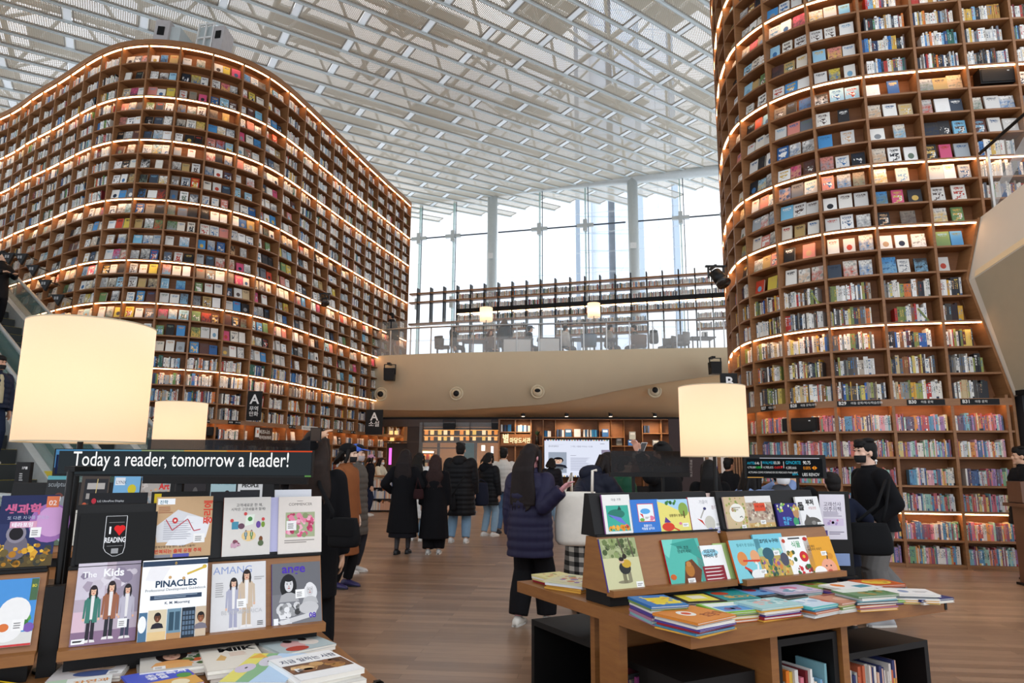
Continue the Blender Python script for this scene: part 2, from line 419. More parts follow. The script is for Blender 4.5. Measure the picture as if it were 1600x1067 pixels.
# stair rising beside the right tower: two plaster faces, a groove, and a glass balustrade
Q = [p_ for p_ in (np.array([7.245, 9.98, 5.27]), np.array([6.985, 9.98, 4.27]), np.array([7.41, 9.98, 2.50]), np.array([10.4, 9.98, 2.3]), np.array([10.4, 9.98, 5.9]))]
EX = (atY(1600, 374, 9.0) - np.array([*atY(1517, 430, 9.98)])) ; EX = EX / -EX[1]
m = MB(); m.prism([p_ - EX * .35 for p_ in Q], EX * 5.85); struct(m.build('wall_stair', mat('light_plaster', 0xd6cbb9, .85, var=.02, scale=2)))
g0 = Q[1] + np.array([-.006, 0, .0]); g1 = Q[1] + (Q[0] - Q[1]) * .1 + np.array([-.012, 0, 0])
m = MB(); m.prism([g0, g1, g1 + (.03, 0, 0), g0 + (.03, 0, 0)], EX * 5.5); struct(m.build('trim_6', BEIGE2))
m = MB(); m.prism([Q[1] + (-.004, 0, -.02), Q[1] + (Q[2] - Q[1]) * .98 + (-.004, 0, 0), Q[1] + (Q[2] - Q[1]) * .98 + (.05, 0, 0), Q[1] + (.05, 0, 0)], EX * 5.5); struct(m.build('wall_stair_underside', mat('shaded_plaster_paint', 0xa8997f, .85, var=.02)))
t = thing('stair_balustrade', 'glass stair balustrade with fine diagonal frit beside the right curved bookcase', 'balustrade', Q[0] + EX * 2)
r0 = Q[0] + np.array([.03, 0, 0])
for k in range(4):
    a, b2 = r0 + EX * (k * .75 + .15), r0 + EX * (k * .75 + .85)
    g = MB().quad(a, b2, b2 + (0, 0, 1.0), a + (0, 0, 1.0)).build('glass_panel', GLASS, t)
    MB().box(a[0] - .02, a[0] + .02, a[1] - .02, a[1] + .02, a[2] - .05, a[2] + 1.0).build('post', CHROME, t)
    fr = MB()
    for i in range(14):
        h = .05 + i * .06; l = EX * .62
        p = a + EX * .04; fr.tube([p + (-.004, 0, h * .3), p + l + (-.004, 0, h * .3 + .42)], .003, 4)
    fr.build('frit_line', mat('white_frit', 0xd8dad8, .6), t)
MB().tube([r0 + (-.04, 0, .95) + EX * .05, r0 + (-.04, 0, .95) + EX * 3.2], .025, 8).build('handrail', BLACKM, t)
# dark end wall and cornice right of the right tower
struct(MB().box(7.45, 11, 9.95, 10.1, 0, 2.62).build('wall_right', mat('near_black_wall', 0x17161a, .6)))
m = MB()
for i in range(4): m.box(7.36 + .06 * i, 11, 9.5 - .0 * i, 9.95, 2.48 + i * .09, 2.55 + i * .09)
struct(m.build('trim_7', BLACK))

# ---------------------------------------------------------------- shop front under the mezzanine
def bw(px, py, dy=0.0):                   # point on the back-wall plane seen at a pixel
    d = ray(px, py); t = 24.75 / (d[1] + .08 * d[0]); p = _O + d * t; return p
def bx3(m, p, q_, y0, y1):               # box between two back-wall pixels, y offsets towards the viewer
    a, b2 = bw(*p), bw(*q_)
    x0, x1 = sorted((a[0], b2[0])); z0, z1 = sorted((a[2], b2[2]))
    return m.box8([(x, yb(x) - y, z) for z in (z0, z1) for x, y in ((x0, y1), (x1, y1), (x1, y0), (x0, y0))])
DKW = mat('dark_brown_panel', 0x3a2a20, .6)
MALLW = mat('mall_wall', 0xc49a70, .7)
struct(MB().box(-7.5, 9.5, 30.0, 30.2, 0, 3.3).build('wall_back', MALLW))
struct(MB().box(-7.5, 9.5, 24.9, 30.2, 3.25, 3.35).build('ceiling_mall', mat('mall_ceiling', 0xd8c8b0, .8)))
struct(MB().box(-7.5, 9.5, 26.9, 30.2, -.1, 0.0).build('floor_mall', mat('mall_floor', 0xb59a80, .3)))
m = MB(); bx3(m, (603, 692), (643, 800), -.3, -.2); bx3(m, (637, 655), (656, 800), -.3, .0)
struct(m.build('wall_shopfront', DKW))
m = MB(); bx3(m, (590, 655), (780, 667), -.05, .05); bx3(m, (600, 689), (782, 692), -.05, .02); bx3(m, (683, 692), (685, 800), -.05, .0); bx3(m, (655, 699), (712, 701), -.05, .0); bx3(m, (741, 692), (744, 800), -.05, .02); bx3(m, (661, 660), (662, 690), .1, .12); bx3(m, (734, 660), (735, 690), .1, .12)
struct(m.build('trim_8', mat('bronze_frame', 0x4a382c, .4, .3)))
m = MB(); bx3(m, (656, 660), (780, 800), .06, .062); struct(m.build('window_2', GLASS))
m = MB(); bx3(m, (720, 692), (741, 800), -.05, -.02); struct(m.build('door_1', mat('teal_door', 0x2e6a6c, .3)))
# mall ceiling lights
for k, (x, y) in enumerate(((-4.5, 26.5), (-2.2, 27.5), (-.8, 26.4), (1.6, 27.5), (7.6, 26.6), (8.2, 28))):
    t = thing('ceiling_light', 'warm flush ceiling light in the mall passage, %s' % ('far left bay', 'behind the teal door', 'beside the bright shop', 'behind the black bookcase', 'behind the lecture banner', 'deepest at right')[k], 'light', (x, y, 3.2), 'mall passage ceiling lights')
    MB().box(x - .45, x + .45, y - .45, y + .45, 3.215, 3.25).build('frame', WHITE, t)
    MB().box(x - .4, x + .4, y - .4, y + .4, 3.205, 3.215).build('diffuser', emit('warm_panel', (1, .72, .45), 13), t)
# two-row display of glowing book stand-ins along the top of the shop front
t = thing('lit_display_shelf', 'long two-row dark shelf of glowing amber book stand-ins above the shop glass', 'display shelf', bw(715, 689))
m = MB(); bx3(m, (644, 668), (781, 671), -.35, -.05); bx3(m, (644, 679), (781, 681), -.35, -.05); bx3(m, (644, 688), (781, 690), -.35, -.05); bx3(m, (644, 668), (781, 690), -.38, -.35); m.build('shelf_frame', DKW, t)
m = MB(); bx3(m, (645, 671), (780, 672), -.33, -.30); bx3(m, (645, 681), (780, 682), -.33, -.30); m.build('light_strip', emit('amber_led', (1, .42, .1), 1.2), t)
AMB = [emit('amber_book_glow_%d' % i, c, s) for i, (c, s) in enumerate((((1, .40, .08), .8), ((1, .56, .2), .9), ((1, .68, .38), .85), ((.95, .30, .04), .65), ((.9, .52, .1), .7)))]  # amber emission stands in for warm light falling on the displayed books
cards = []
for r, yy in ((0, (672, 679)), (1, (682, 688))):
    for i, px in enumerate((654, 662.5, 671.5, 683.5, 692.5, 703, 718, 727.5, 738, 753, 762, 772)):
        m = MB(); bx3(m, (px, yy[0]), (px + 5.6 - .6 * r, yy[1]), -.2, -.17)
        o = m.build('emissive_book_card', AMB[(i * 3 + r * 2) % 5], org=bw(px, yy[1])); cards.append(o)
        tag(o, 'glowing amber book stand-in, %s from the left on the %s row of the shop display' % (('first', 'second', 'third', 'fourth', 'fifth', 'sixth', 'seventh', 'eighth', 'ninth', 'tenth', 'eleventh', 'last')[i], ('upper', 'lower')[r]), 'card', 'glowing book stand-ins in the shop display')
m = MB()
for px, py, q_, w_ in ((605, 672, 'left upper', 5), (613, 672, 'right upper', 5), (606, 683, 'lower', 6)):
    m = MB(); bx3(m, (px, py), (px + w_, py + 6), -.5, -.47); tag(m.build('emissive_book_card', AMB[1]), 'glowing amber tile by the end of the left bookcase, %s of three' % q_, 'card', 'glowing tiles by the bookcase end')
# shop goods, magenta screen and signs deep in the mall
m = MB(); a, b2 = atY(608, 700, 25.3), atY(614, 726, 25.3); m.box(a[0], b2[0], 25.3, 25.36, b2[2], a[2])
t = thing('advertising_screen', 'narrow upright magenta advertising screen in the shop at left', 'screen', (a[0], 25.3, 0)); m.build('display', emit('magenta_screen', (.9, .12, .6), 1.1), t)
MB().box(a[0] - .06, b2[0] + .06, 25.37, 25.42, 0, a[2] + .06).build('housing', BLACK, t)
t = thing('goods_shelf', 'lit shop shelf of small boxes behind the people at left', 'shelf', (-3.2, 27.2, 0))
a, b2 = atY(655, 708, 27.2), atY(676, 790, 27.2)
MB().box(a[0], b2[0], 27.2, 27.6, 0, a[2] + .1).build('cabinet', DKW, t)
m = MB(); m.paint(0xd8862e)
for r in range(5):
    for i in range(8):
        m.paint(random.choice((0xe39a3c, 0xc8552e, 0xf0c070, 0xb03a2a, 0xf3dcae))); x = a[0] + .04 + i * (b2[0] - a[0] - .08) / 8; z = .25 + r * .32
        m.box(x, x + .055, 27.1, 27.19, z, z + .2)
m.build('boxed_goods', PAINT, t)['kind'] = 'stuff'
m = MB(); m.box(a[0], b2[0], 27.04, 27.08, a[2] + .02, a[2] + .07); m.build('light_strip', LED, t)
for k, (px, py, c, w, h) in enumerate(((755, 700, (1, 1, .9), 6, 9), (769, 703, (.7, .8, 1), 4, 12))):
    p = atY(px, py, 27.5); m = MB(); m.box(p[0] - w * .012, p[0] + w * .012, 27.5, 27.56, p[2] - h * .012, p[2] + h * .012)
    tag(m.build('shop_sign', emit('shop_sign_%d' % k, c, 1.6)), ('bright white glowing sign hanging inside the mall passage', 'thin pale blue glowing sign inside the mall passage')[k], 'sign')

for k, (px0, px1) in enumerate(((694, 712), (769, 780))):
    a, b2 = bw(px0, 672), bw(px1, 662); Ys = yb(a[0]) - .3
    t = thing('shop_speaker', ('black box speaker hanging before the glowing book stand-ins, above the tall man', 'black box speaker hanging before the glowing book stand-ins, by the lecture bookcase')[k], 'speaker', (a[0], Ys, a[2]), 'speakers in front of the glowing cards')
    MB().box(a[0], b2[0], Ys - .12, Ys + .12, a[2], b2[2]).build('cabinet', BLACK, t); m = MB()
    for x in (a[0] - .02, b2[0]): m.box(x, x + .02, Ys - .02, Ys + .02, a[2] + .05, b2[2] + .12)
    m.box(a[0] - .02, b2[0] + .02, Ys - .02, Ys + .02, b2[2] + .1, b2[2] + .13); m.build('bracket', BLACKM, t)
m = MB(); m.prism([(-17.3, 20.75, 0), (-27, 22.6, 0), (-27, 22.9, 0), (-17.3, 21.05, 0)], (0, 0, 13.2)); struct(m.build('wall_left', BEIGE))
# ================================================================= THE TWO CURVED BOOKCASES
class Curve:
    def __init__(s, pts): s.p = [np.array(p, float) for p in pts]; s.n = len(pts)
    def at(s, t):
        i = int(min(max(math.floor(t), 0), s.n - 2)); f = t - i
        p1, p2 = s.p[i], s.p[i + 1]; p0 = s.p[i - 1] if i > 0 else 2 * p1 - p2; p3 = s.p[i + 2] if i + 2 < s.n else 2 * p2 - p1
        return .5 * ((2 * p1) + (p2 - p0) * f + (2 * p0 - 5 * p1 + 4 * p2 - p3) * f * f + (3 * p1 - p0 - 3 * p2 + p3) * f ** 3)
    def tan(s, t):
        d = s.at(min(t + .02, s.n - 1)) - s.at(max(t - .02, 0)); return d / np.linalg.norm(d)
    def nrm(s, t): d = s.tan(t); return np.array([d[1], -d[0]])
    def off(s, t, o, z): p = s.at(t) - s.nrm(t) * o; return np.array([p[0], p[1], z])
LPTS = [(-17.4, 20.55), (-16.75, 20.2), (-16.1, 19.85), (-15.45, 19.48), (-14.81, 19.06), (-14.22, 18.63), (-13.58, 18.2), (-12.88, 17.75), (-12.2, 17.29), (-11.5, 16.81), (-10.79, 16.37), (-10.08, 16.05), (-9.33, 15.92), (-8.56, 16.01), (-7.84, 16.29), (-7.22, 16.75), (-6.75, 17.38), (-6.45, 18.12), (-6.22, 18.97), (-6.01, 19.85), (-5.80, 20.72), (-5.6, 21.58), (-5.4, 22.4), (-5.21, 23.22), (-5.01, 24.02), (-4.82, 24.8), (-4.62, 25.55), (-4.42, 26.3), (-4.24, 27.03)]
RPTS = [(5.5, 17.0), (5.22, 16.2), (4.95, 15.4), (4.68, 14.6), (4.45, 13.8), (4.28, 13.05), (4.21, 12.4), (4.25, 11.88), (4.53, 11.22), (5.06, 10.68), (5.78, 10.35), (6.56, 10.18), (7.29, 10.05), (8.02, 9.95), (8.75, 9.88), (9.5, 9.82)]
LC, RC = Curve(LPTS), Curve(RPTS)
ZR = [.054, .397, .805, 1.176, 1.59, 1.977, 2.45, 2.84, 3.24, 3.64, 4.03, 4.42, 4.82, 5.21, 5.56, 5.91, 6.26, 6.65, 7.04, 7.43, 7.82, 8.21, 8.6, 8.99, 9.38, 9.77, 10.16, 10.55, 11.0, 11.47, 11.95]
LEDZ = [.805, 2.344, 3.64, 5.21, 6.26, 7.82, 9.38, 10.55, 11.95]
SD = .30
def tx(c, x):                                   # bay parameter of the right curve at a given x (its frontal half)
    ts = np.linspace(7, c.n - 1, 200); return float(np.interp(x, [c.at(t)[0] for t in ts], ts))
def rlim(z):
    if z >= 5.24: return RC.n - 1.0
    if z >= 4.27: return tx(RC, np.interp(z, (4.27, 5.24), (6.93, 7.19)))
    if z >= 2.5: return tx(RC, np.interp(z, (2.5, 4.27), (7.36, 6.93)))
    return tx(RC, 7.36)
def ts(a, b): 
    r = [a] + [t for t in np.arange(math.floor(a * 4) / 4, b, .25) if t > a + .02] + [b]; return r
def strip_part(name, c, a, b, o0, o1, z0, z1, m_, root, gaps=None):
    m = MB()
    segs = [(a, b)] if gaps is None else [(max(a, k + .03), min(b, k + .97)) for k in range(int(a), int(math.ceil(b)))]
    for s0, s1 in segs:
        if s1 - s0 < .05: continue
        m.loft([[c.off(t, o0, z0), c.off(t, o1, z0), c.off(t, o1, z1), c.off(t, o0, z1)] for t in ts(s0, s1)])
    return m.build(name, m_, root)
NUM = ['', 'first', 'second', 'third', 'fourth', 'fifth', 'sixth', 'seventh', 'eighth', 'ninth', 'tenth', 'eleventh', 'twelfth', 'thirteenth', 'fourteenth', 'fifteenth', 'sixteenth', 'seventeenth', 'eighteenth', 'nineteenth', 'twentieth', '21st', '22nd', '23rd', '24th', '25th', '26th', '27th', '28th', '29th', '30th']
def tower(c, label, right):
    root = thing('curved_bookcase', label, 'bookcase', (*c.at(c.n / 2), 0))
    top = ZR[-1]; b_end = c.n - 1.0
    def lim(z): return rlim(z) if right else b_end
    m = MB(); m.loft([[c.off(t, SD, 0), c.off(t, SD + .05, 0), c.off(t, SD + .05, 5.24 if right else top + .15), c.off(t, SD, 5.24 if right else top + .15)] for t in ts(0, tx(c, 7.36) if right else b_end)])
    if right: m.loft([[c.off(t, SD, 5.2), c.off(t, SD + .05, 5.2), c.off(t, SD + .05, top + .15), c.off(t, SD, top + .15)] for t in ts(0, b_end)])
    m.build('back_panel', WOODB, root)
    for z in ZR:
        strip_part('shelf', c, 0, lim(z), 0.0, SD, z - .03, z, WOOD, root)
    strip_part('sign_band', c, 0, lim(2.4), -.02, .0, 2.344, 2.45, WOOD, root)
    strip_part('plinth', c, 0, lim(0.1), .01, SD, 0.0, .03, WOOD, root)
    strip_part('cornice', c, 0, b_end, -.03, SD, top, top + .13, WOOD, root)
    for z in LEDZ:
        o0 = .006
        zz = z - .03 if abs(z - 2.344) > .01 else 2.418
        strip_part('light_strip', c, 0, lim(z), o0, o0 + .03, zz - .016, zz - .002, LED, root, True)
    for k in range(c.n):
        T, N = c.tan(k), c.nrm(k); p = c.at(k); m = MB()
        spans = [(0.0, top)]
        if right:
            if k > tx(c, 7.36): spans = [(5.2, top)]
            elif k > tx(c, 6.93): spans = [(0, 2.5), (5.0, top)]
        for z0, z1 in spans:
            P = [p + T * a + N * b for a, b in ((-.02, .012), (.02, .012), (.02, -SD), (-.02, -SD))]
            m.box8([(*q_, z0) for q_ in P] + [(*q_, z1) for q_ in P])
        m.build('divider', WOOD, root)
    return root
TL = tower(LC, 'huge curved wooden bookcase with warm light strips at left, rising behind the lit lamps', False)
TR = tower(RC, 'tall curved wooden bookcase with warm light strips at right, marked B27 to B31', True)
# slanted end boards under the stair, and the end wall of the left bookcase
m = MB()
for (xa, za), (xb, zb) in (((7.19, 5.24), (6.93, 4.27)), ((6.93, 4.27), (7.36, 2.45)), ((7.36, 2.45), (7.36, 0))):
    for_ = [RC.off(tx(RC, xa), -.012, za), RC.off(tx(RC, xb), -.012, zb)]
    a, b2 = for_; w_ = np.array([.04, 0, 0]); d_ = np.array([0, .32, 0]); m.box8([b2, b2 + w_, b2 + w_ + d_, b2 + d_, a, a + w_, a + w_ + d_, a + d_])
m.build('slanted_end_board', WOOD, TR)
def band_plate(c, root, t, w, txt, h=.075, size=.05, sub=None):
    T, N = c.tan(t), c.nrm(t); p = c.at(t) + N * .022
    P = lambda x, z, o=0: np.array([*(p + T * x + N * o), 2.397 + z])
    m = MB(); m.paint(0x151312); m.box8([P(x, z, o) for z in (-h / 2, h / 2) for x, o in ((-w / 2, .004), (w / 2, .004), (w / 2, -.004), (-w / 2, -.004))])
    m.paint(0xf0ece4); m.text(txt, lambda x, y: P(x - w / 2 + .02, y - .018, .006), size, bold=.02)
    if sub: m.text(sub, lambda x, y: P(x - w / 2 + .19, y - .012, .006), size * .62)
    m.build('bay_sign', PRINT, root)
for k, (t, n_, s_) in enumerate(((7.45, 'B27', '아동 문학'), (8.35, 'B28', '아동 문학/과학'), (9.42, 'B29', '아동 문학/역사/학습만화'), (10.55, 'B30', '아동 문학'), (11.5, 'B31', '아동 문학'))):
    band_plate(RC, TR, t, (.3, .42, .6, .52, .52)[k], n_, .085, .07, s_)
for t, n_ in ((13.4, 'A14'), (14.6, 'A15'), (15.6, 'A16'), (18.3, 'A19'), (20.2, 'A21'), (21.5, 'A22'), (22.6, 'A23')): band_plate(LC, TL, t, .34, n_, .09, .06, '경제 경영')
T, N = LC.tan(19.35), LC.nrm(19.35); p0 = LC.at(19.35) + N * .03
P = lambda x, z, o=0: np.array([*(p0 + T * x + N * o), 2.40 + z])
m = MB(); m.paint(0xe8e4da); m.box8([P(x, z, o) for z in (-.06, .06) for x, o in ((-.45, .004), (.45, .004), (.45, -.004), (-.45, -.004))]); m.paint(0x3a3632)
m.text('비즈니스 라이브러리', lambda x, y: P(x - .38, y - .03, .006), .08); m.build('bay_sign', PRINT, TL)

# ---------------------------------------------------------------- books
q = Mat('book_cover')
ux, uy, _ = q.sep(q.coord('UV')); base, acc = q.attr('base'), q.attr('accent'); st = q.x(q.attr('sty', 'Fac'))
oc = q.coord('Object'); nz_ = q.x(q.noise(11, 4, oc)); nf = q.x(q.noise(70, 2, oc)); nl = q.x(q.noise(26, 2, oc))
spine = st.lt(1.0) * ux.gt(-.5); cover = st.between(1.0, 2.0) * ux.gt(-.5); cs = st - 1.0
cu_ = (ux - .5).abs()
tm = cu_.lt(.28) * uy.between(.38, .82) * nf.gt(.5) + uy.lt(.13) * st.gt(.55) * st.lt(.8) + uy.between(.84, .9) * st.gt(.7)
title = cu_.lt(.34) * uy.between(.76, .88) * nf.gt(.47) + cu_.lt(.25) * uy.between(.69, .73) * nf.gt(.5)
pic = cu_.lt(.37) * uy.between(.12, .62) * cs.between(.3, .6)
full = cs.between(.6, .85)
circ = ((cu_ * cu_ * .6 + (uy - .4) * (uy - .4)).lt(.035)) * cs.gt(.85)
mask = (spine * tm + cover * (title * cs.lt(.6) + circ)).lt(.5) * -1.0 + 1.0
c1 = q.mix(mask, base, acc)
pw = q.node('Mix'); pw.data_type = 'RGBA'; q.link(acc, pw.inputs[6]); pw.inputs[7].default_value = lin(0xe9e6df); q.link(nl.gt(.52), pw.inputs[0])
picc = q.mix(nz_.gt(.5), pw.outputs[2], base)
c2 = q.mix(cover * pic, c1, picc)
fl = q.mix(((nz_ - .5) * 3.0 + uy), acc, base)
fl2 = q.mix(nl.gt(.56), fl, q.mix(nz_, base, lin(0x3d3a36)))
c3 = q.mix(cover * full, c2, fl2)
q.set(base=c3, rough=.45, spec=.35); BOOK = q.m

WHT = [0xf1efe8, 0xe8e4da, 0xdcdad4, 0xf5f3ee, 0xe3ddcf, 0xd2d0ca]
SPINE = WHT * 3 + [0x22242a, 0x2d2a2b, 0x3b3f47, 0x1c1d20, 0x4f5660, 0x6d737c, 0x2c4f80, 0x3a78b8, 0x7fb0cf, 0x23395e, 0xb88a3c, 0xd9b24a, 0xb2362e, 0x7a2b2f, 0x2f6a5a, 0x5c8a4f, 0xa89a86, 0x83776a, 0xe07a2c, 0x9aa7b0, 0x5d4233]
WARMSP = WHT * 2 + [0xc9b48a, 0xb8322c, 0x8c5a32, 0xd8a53a, 0x9aa258, 0x7a8648, 0x2f5fa8, 0x3a2a2a, 0x5b2f33, 0xd7763a, 0xb0a392, 0x6f6a62, 0xd8c468, 0x3a3f4c, 0x8f8a80, 0x2a2a2e, 0x34363c, 0x4a4642, 0x6a6058]
KIDS = [0xd95f7a, 0xe8a0b0, 0x6fb7c9, 0x3b86b8, 0xe8d070, 0xd9822f, 0x5aa06a, 0xb23a48, 0x9a6fb0, 0xefe7d8, 0xe9e2cf, 0x2f4f88, 0xc94f3a, 0x8fc7b8, 0x7d2f4a, 0xf0efe8, 0x4a3a5a, 0xd0d8de]
FACE = WHT * 3 + [0x222428, 0x2c2b2d, 0x17181b, 0x3a4452, 0x4a90c8, 0x7fbcd8, 0x2f5f98, 0x9cc6da, 0xcbb58e, 0xb79a63, 0xd8c050, 0x8c7f70, 0x6b7078, 0xc8452e, 0xd88a7c, 0x5b3a34, 0x6f8f5a, 0xa9b0b4, 0xe3d8c6, 0xd2547a]
ACC = [0x2a2c31, 0x3c6fa0, 0x7aa6bf, 0xb8422f, 0xd6b25a, 0x6a7a6a, 0x8c8f92, 0x1f2a40, 0xc9a27a, 0x45648a, 0xf2f0ea, 0x5a4a44]
KIDS = [sum((int(((c >> s_) & 255) * .72 + g_ * .28) << s_) for s_, g_ in ((16, 205), (8, 192), (0, 178))) for c in KIDS]
def cname(h):
    r, g, b = (h >> 16) & 255, (h >> 8) & 255, h & 255; mx_, mn = max(r, g, b), min(r, g, b)
    if mx_ - mn < 26: return 'white' if mx_ > 222 else 'pale grey' if mx_ > 190 else 'grey' if mx_ > 100 else 'dark grey' if mx_ > 58 else 'black'
    if mx_ < 70: return 'dark blue' if b == mx_ else 'dark brown'
    if r == mx_:
        if g > .78 * r: return 'cream' if b > .8 * r else 'tan' if b > .55 * r else 'yellow'
        if b > .68 * r and b > g: return 'pink'
        if g > .62 * r and b < .6 * r: return 'ochre'
        if g > .5 * r and b < .4 * r: return 'orange'
        return 'red' if r > 150 and g < .5 * r else 'brown' if r < 150 else 'rose'
    if g == mx_: return 'green' if b < .85 * g else 'teal'
    return 'light blue' if mx_ > 165 else 'purple' if r > g * 1.15 else 'blue'
RECS = []
SKIP = [(1510, 96, 1592, 131), (1229, 650, 1269, 676), (313, 664, 340, 684), (386, 660, 425, 692)]
def rec(c, tname, j, row, pos, T, N, off, z, w, h, d, tilt, base, acc, sty, kind, nth, lean=0.0):
    T3 = np.array([*T, 0]); N3 = np.array([*N, 0]); Z = np.array([0, 0, 1.0])
    if tilt: U_ = Z * math.cos(tilt) - N3 * math.sin(tilt); D_ = -(N3 * math.cos(tilt) + Z * math.sin(tilt))
    elif lean: U_ = Z * math.cos(lean) + T3 * math.sin(lean); T3 = T3 * math.cos(lean) - Z * math.sin(lean); D_ = -N3
    else: U_ = Z; D_ = -N3
    p = np.array([*(pos - N * off), z + .001 + (w * math.sin(lean) if lean > 0 else 0)])
    ctr = p + T3 * w / 2 + U_ * h / 2
    x, y = proj(ctr)
    if not (-160 < x < 1760 and -260 < y < 1150): return
    if (_O - ctr) @ N3 < -1.5: return
    for a in SKIP:
        if a[0] < x < a[2] and a[1] < y < a[3]: return
    RECS.append((p, T3, U_, D_, w, h, d, base, acc, sty, (tname, j, row, kind, nth), x, y))
def fill(c, tname, mode):
    for row in range(len(ZR) - 1):
        z, z2 = ZR[row], ZR[row + 1]
        hmax = min(z2, 2.344 if row == 5 else 99) - z - .06
        for j in range(c.n - 1):
            md = mode(j, row)
            if md is None: continue
            kind, pal, fillf = md
            a, b2 = c.at(j), c.at(j + 1); L = np.linalg.norm(b2 - a); T = (b2 - a) / L; N = np.array([T[1], -T[0]])
            Lu = L - .05; r_ = random.Random(j * 977 + row * 31 + (5 if tname == 'B' else 0))
            if tname == 'B':
                l_ = min(rlim(z), rlim(z2)); 
                if l_ <= j + .15: continue
                if l_ < j + 1: Lu = L * (l_ - j) - .06
            if kind == 'face':
                n = 3 if Lu > .62 else 2 if Lu > .4 else 1
                if r_.random() < .12 and n > 1: n -= 1
                x = .035 + r_.random() * .03; 
                for i in range(n):
                    w = r_.choice((.17, .185, .2, .215)); h = min(hmax, r_.choice((.25, .265, .28, .295)))
                    gap = (Lu - .035 - .2 * n) / max(n, 1)
                    rec(c, tname, j, row, a + T * x, T, N, .075, z, w, h, .025 + r_.random() * .012, .16, r_.choice(pal), r_.choice(ACC), 1 + r_.random() * .98, 'face', i + 1)
                    x += .2 + gap * r_.uniform(.8, 1.0)
            else:
                x = .026 + (.0 if r_.random() < .7 else r_.random() * .15); end = Lu * fillf * r_.uniform(.84 if row > 5 or tname == 'A' else .97, 1.06); end = min(end, Lu); i = 0; prev = None; hh = r_.uniform(.2, min(hmax, .27))
                while x < end:
                    w = r_.uniform(.014, .038) if tname == 'A' or row > 5 else r_.uniform(.010, .026)
                    if x + w > Lu + .02: break
                    if prev is None or r_.random() < .7: prev = r_.choice(pal); hh = min(hmax, r_.uniform(.225, .30) if row > 5 else r_.uniform(.2, .26))
                    i += 1
                    rec(c, tname, j, row, a + T * x, T, N, .06 + r_.random() * .012, z, w, hh, r_.uniform(.14, .19), 0, prev, r_.choice(ACC), r_.random() * .95, 'spine', i)
                    x += w + .0008
                if x + .12 < Lu and r_.random() < .3:
                    rec(c, tname, j, row, a + T * (x + .004), T, N, .06, z, .028, min(hmax - .02, .24), .16, 0, r_.choice(pal), r_.choice(ACC), .3, 'spine', i + 1, -r_.uniform(.3, .6))
def modeL(j, row):
    if row < 5: return ('spine', SPINE, .95)
    if row == 5: return ('face', WHT + [0xd8a04a, 0xb55a2a, 0x2a2a2c], 1) if j in (18, 19, 20, 21) else ('spine', SPINE, .85)
    if row <= 9: return ('spine', SPINE, .97)
    if row <= 10 and not 12 <= j <= 22: return ('spine', SPINE, .95)
    if j <= 10: return ('spine', WHT * 4 + SPINE, .8) if row >= 20 or (j < 6) else ('face', WHT * 2 + FACE, 1)
    lim_ = {17: 23, 18: 20, 19: 20, 20: 20, 21: 20, 22: 17, 23: 16, 24: 16, 25: 16, 26: 16, 27: 16}.get(j, 40)
    if row >= lim_: return ('spine', WHT * 4 + SPINE, .88)
    return ('face', FACE, 1)
def modeR(j, row):
    if row <= 5: return ('spine', KIDS, 1.0)
    if row <= 10: return ('spine', WARMSP, .93)
    if row == 10 + 1 and j < 7: return ('spine', WARMSP, .9)
    if row >= 20 and j >= 10: return ('spine', SPINE, .95)
    if row >= 13 and row <= 19 and j >= 12: return ('spine', SPINE, .95) if (row < 17) else ('face', FACE, 1)
    return ('face', FACE, 1)
fill(LC, 'A', modeL); fill(RC, 'B', modeR)
OCC = [(20, 500, 230, 700), (80, 695, 492, 748), (238, 624, 322, 705), (1060, 598, 1176, 720), (1320, 690, 1412, 990), (0, 735, 570, 1067), (940, 760, 1330, 1067), (1165, 708, 1290, 750), (480, 680, 565, 1067), (1126, 580, 1156, 610), (570, 690, 1165, 1000), (1100, 415, 1140, 470), (1575, 0, 1601, 1067)]
def area(R_):
    p, T3, U_, D_, w, h = R_[:6]; x, y = R_[11], R_[12]
    if not (8 < x < 1592 and 8 < y < 1060): return 0
    if any(a < x < c_ and b < y < d_ for a, b, c_, d_ in OCC): return 0
    q_ = [proj(p), proj(p + T3 * w), proj(p + T3 * w + U_ * h), proj(p + U_ * h)]
    return abs(sum(q_[i][0] * q_[(i + 1) % 4][1] - q_[(i + 1) % 4][0] * q_[i][1] for i in range(4))) / 2
order = sorted(range(len(RECS)), key=lambda i: -area(RECS[i])); SOLO = set(order[:300])
PAGE = lin(0xe9e2d0)
def book_attrs(me, faces):             # faces: (base, accent, sty, uv or None)
    n = len(faces)
    for nm, k in (('base', 0), ('accent', 1)): me.attributes.new(nm, 'FLOAT_COLOR', 'FACE').data.foreach_set('color', np.array([f[k] for f in faces], 'f').ravel())
    me.attributes.new('sty', 'FLOAT', 'FACE').data.foreach_set('value', np.array([f[2] for f in faces], 'f'))
    ul = me.uv_layers.new(name='UVMap'); uv = []
    for f in faces: uv += f[3] if f[3] else [(-1, -1)] * 4
    ul.data.foreach_set('uv', np.array(uv, 'f').ravel())
    me.materials.append(BOOK)
UVF = [(0, 0), (1, 0), (1, 1), (0, 1)]
vs, fs, at_ = [], [], []
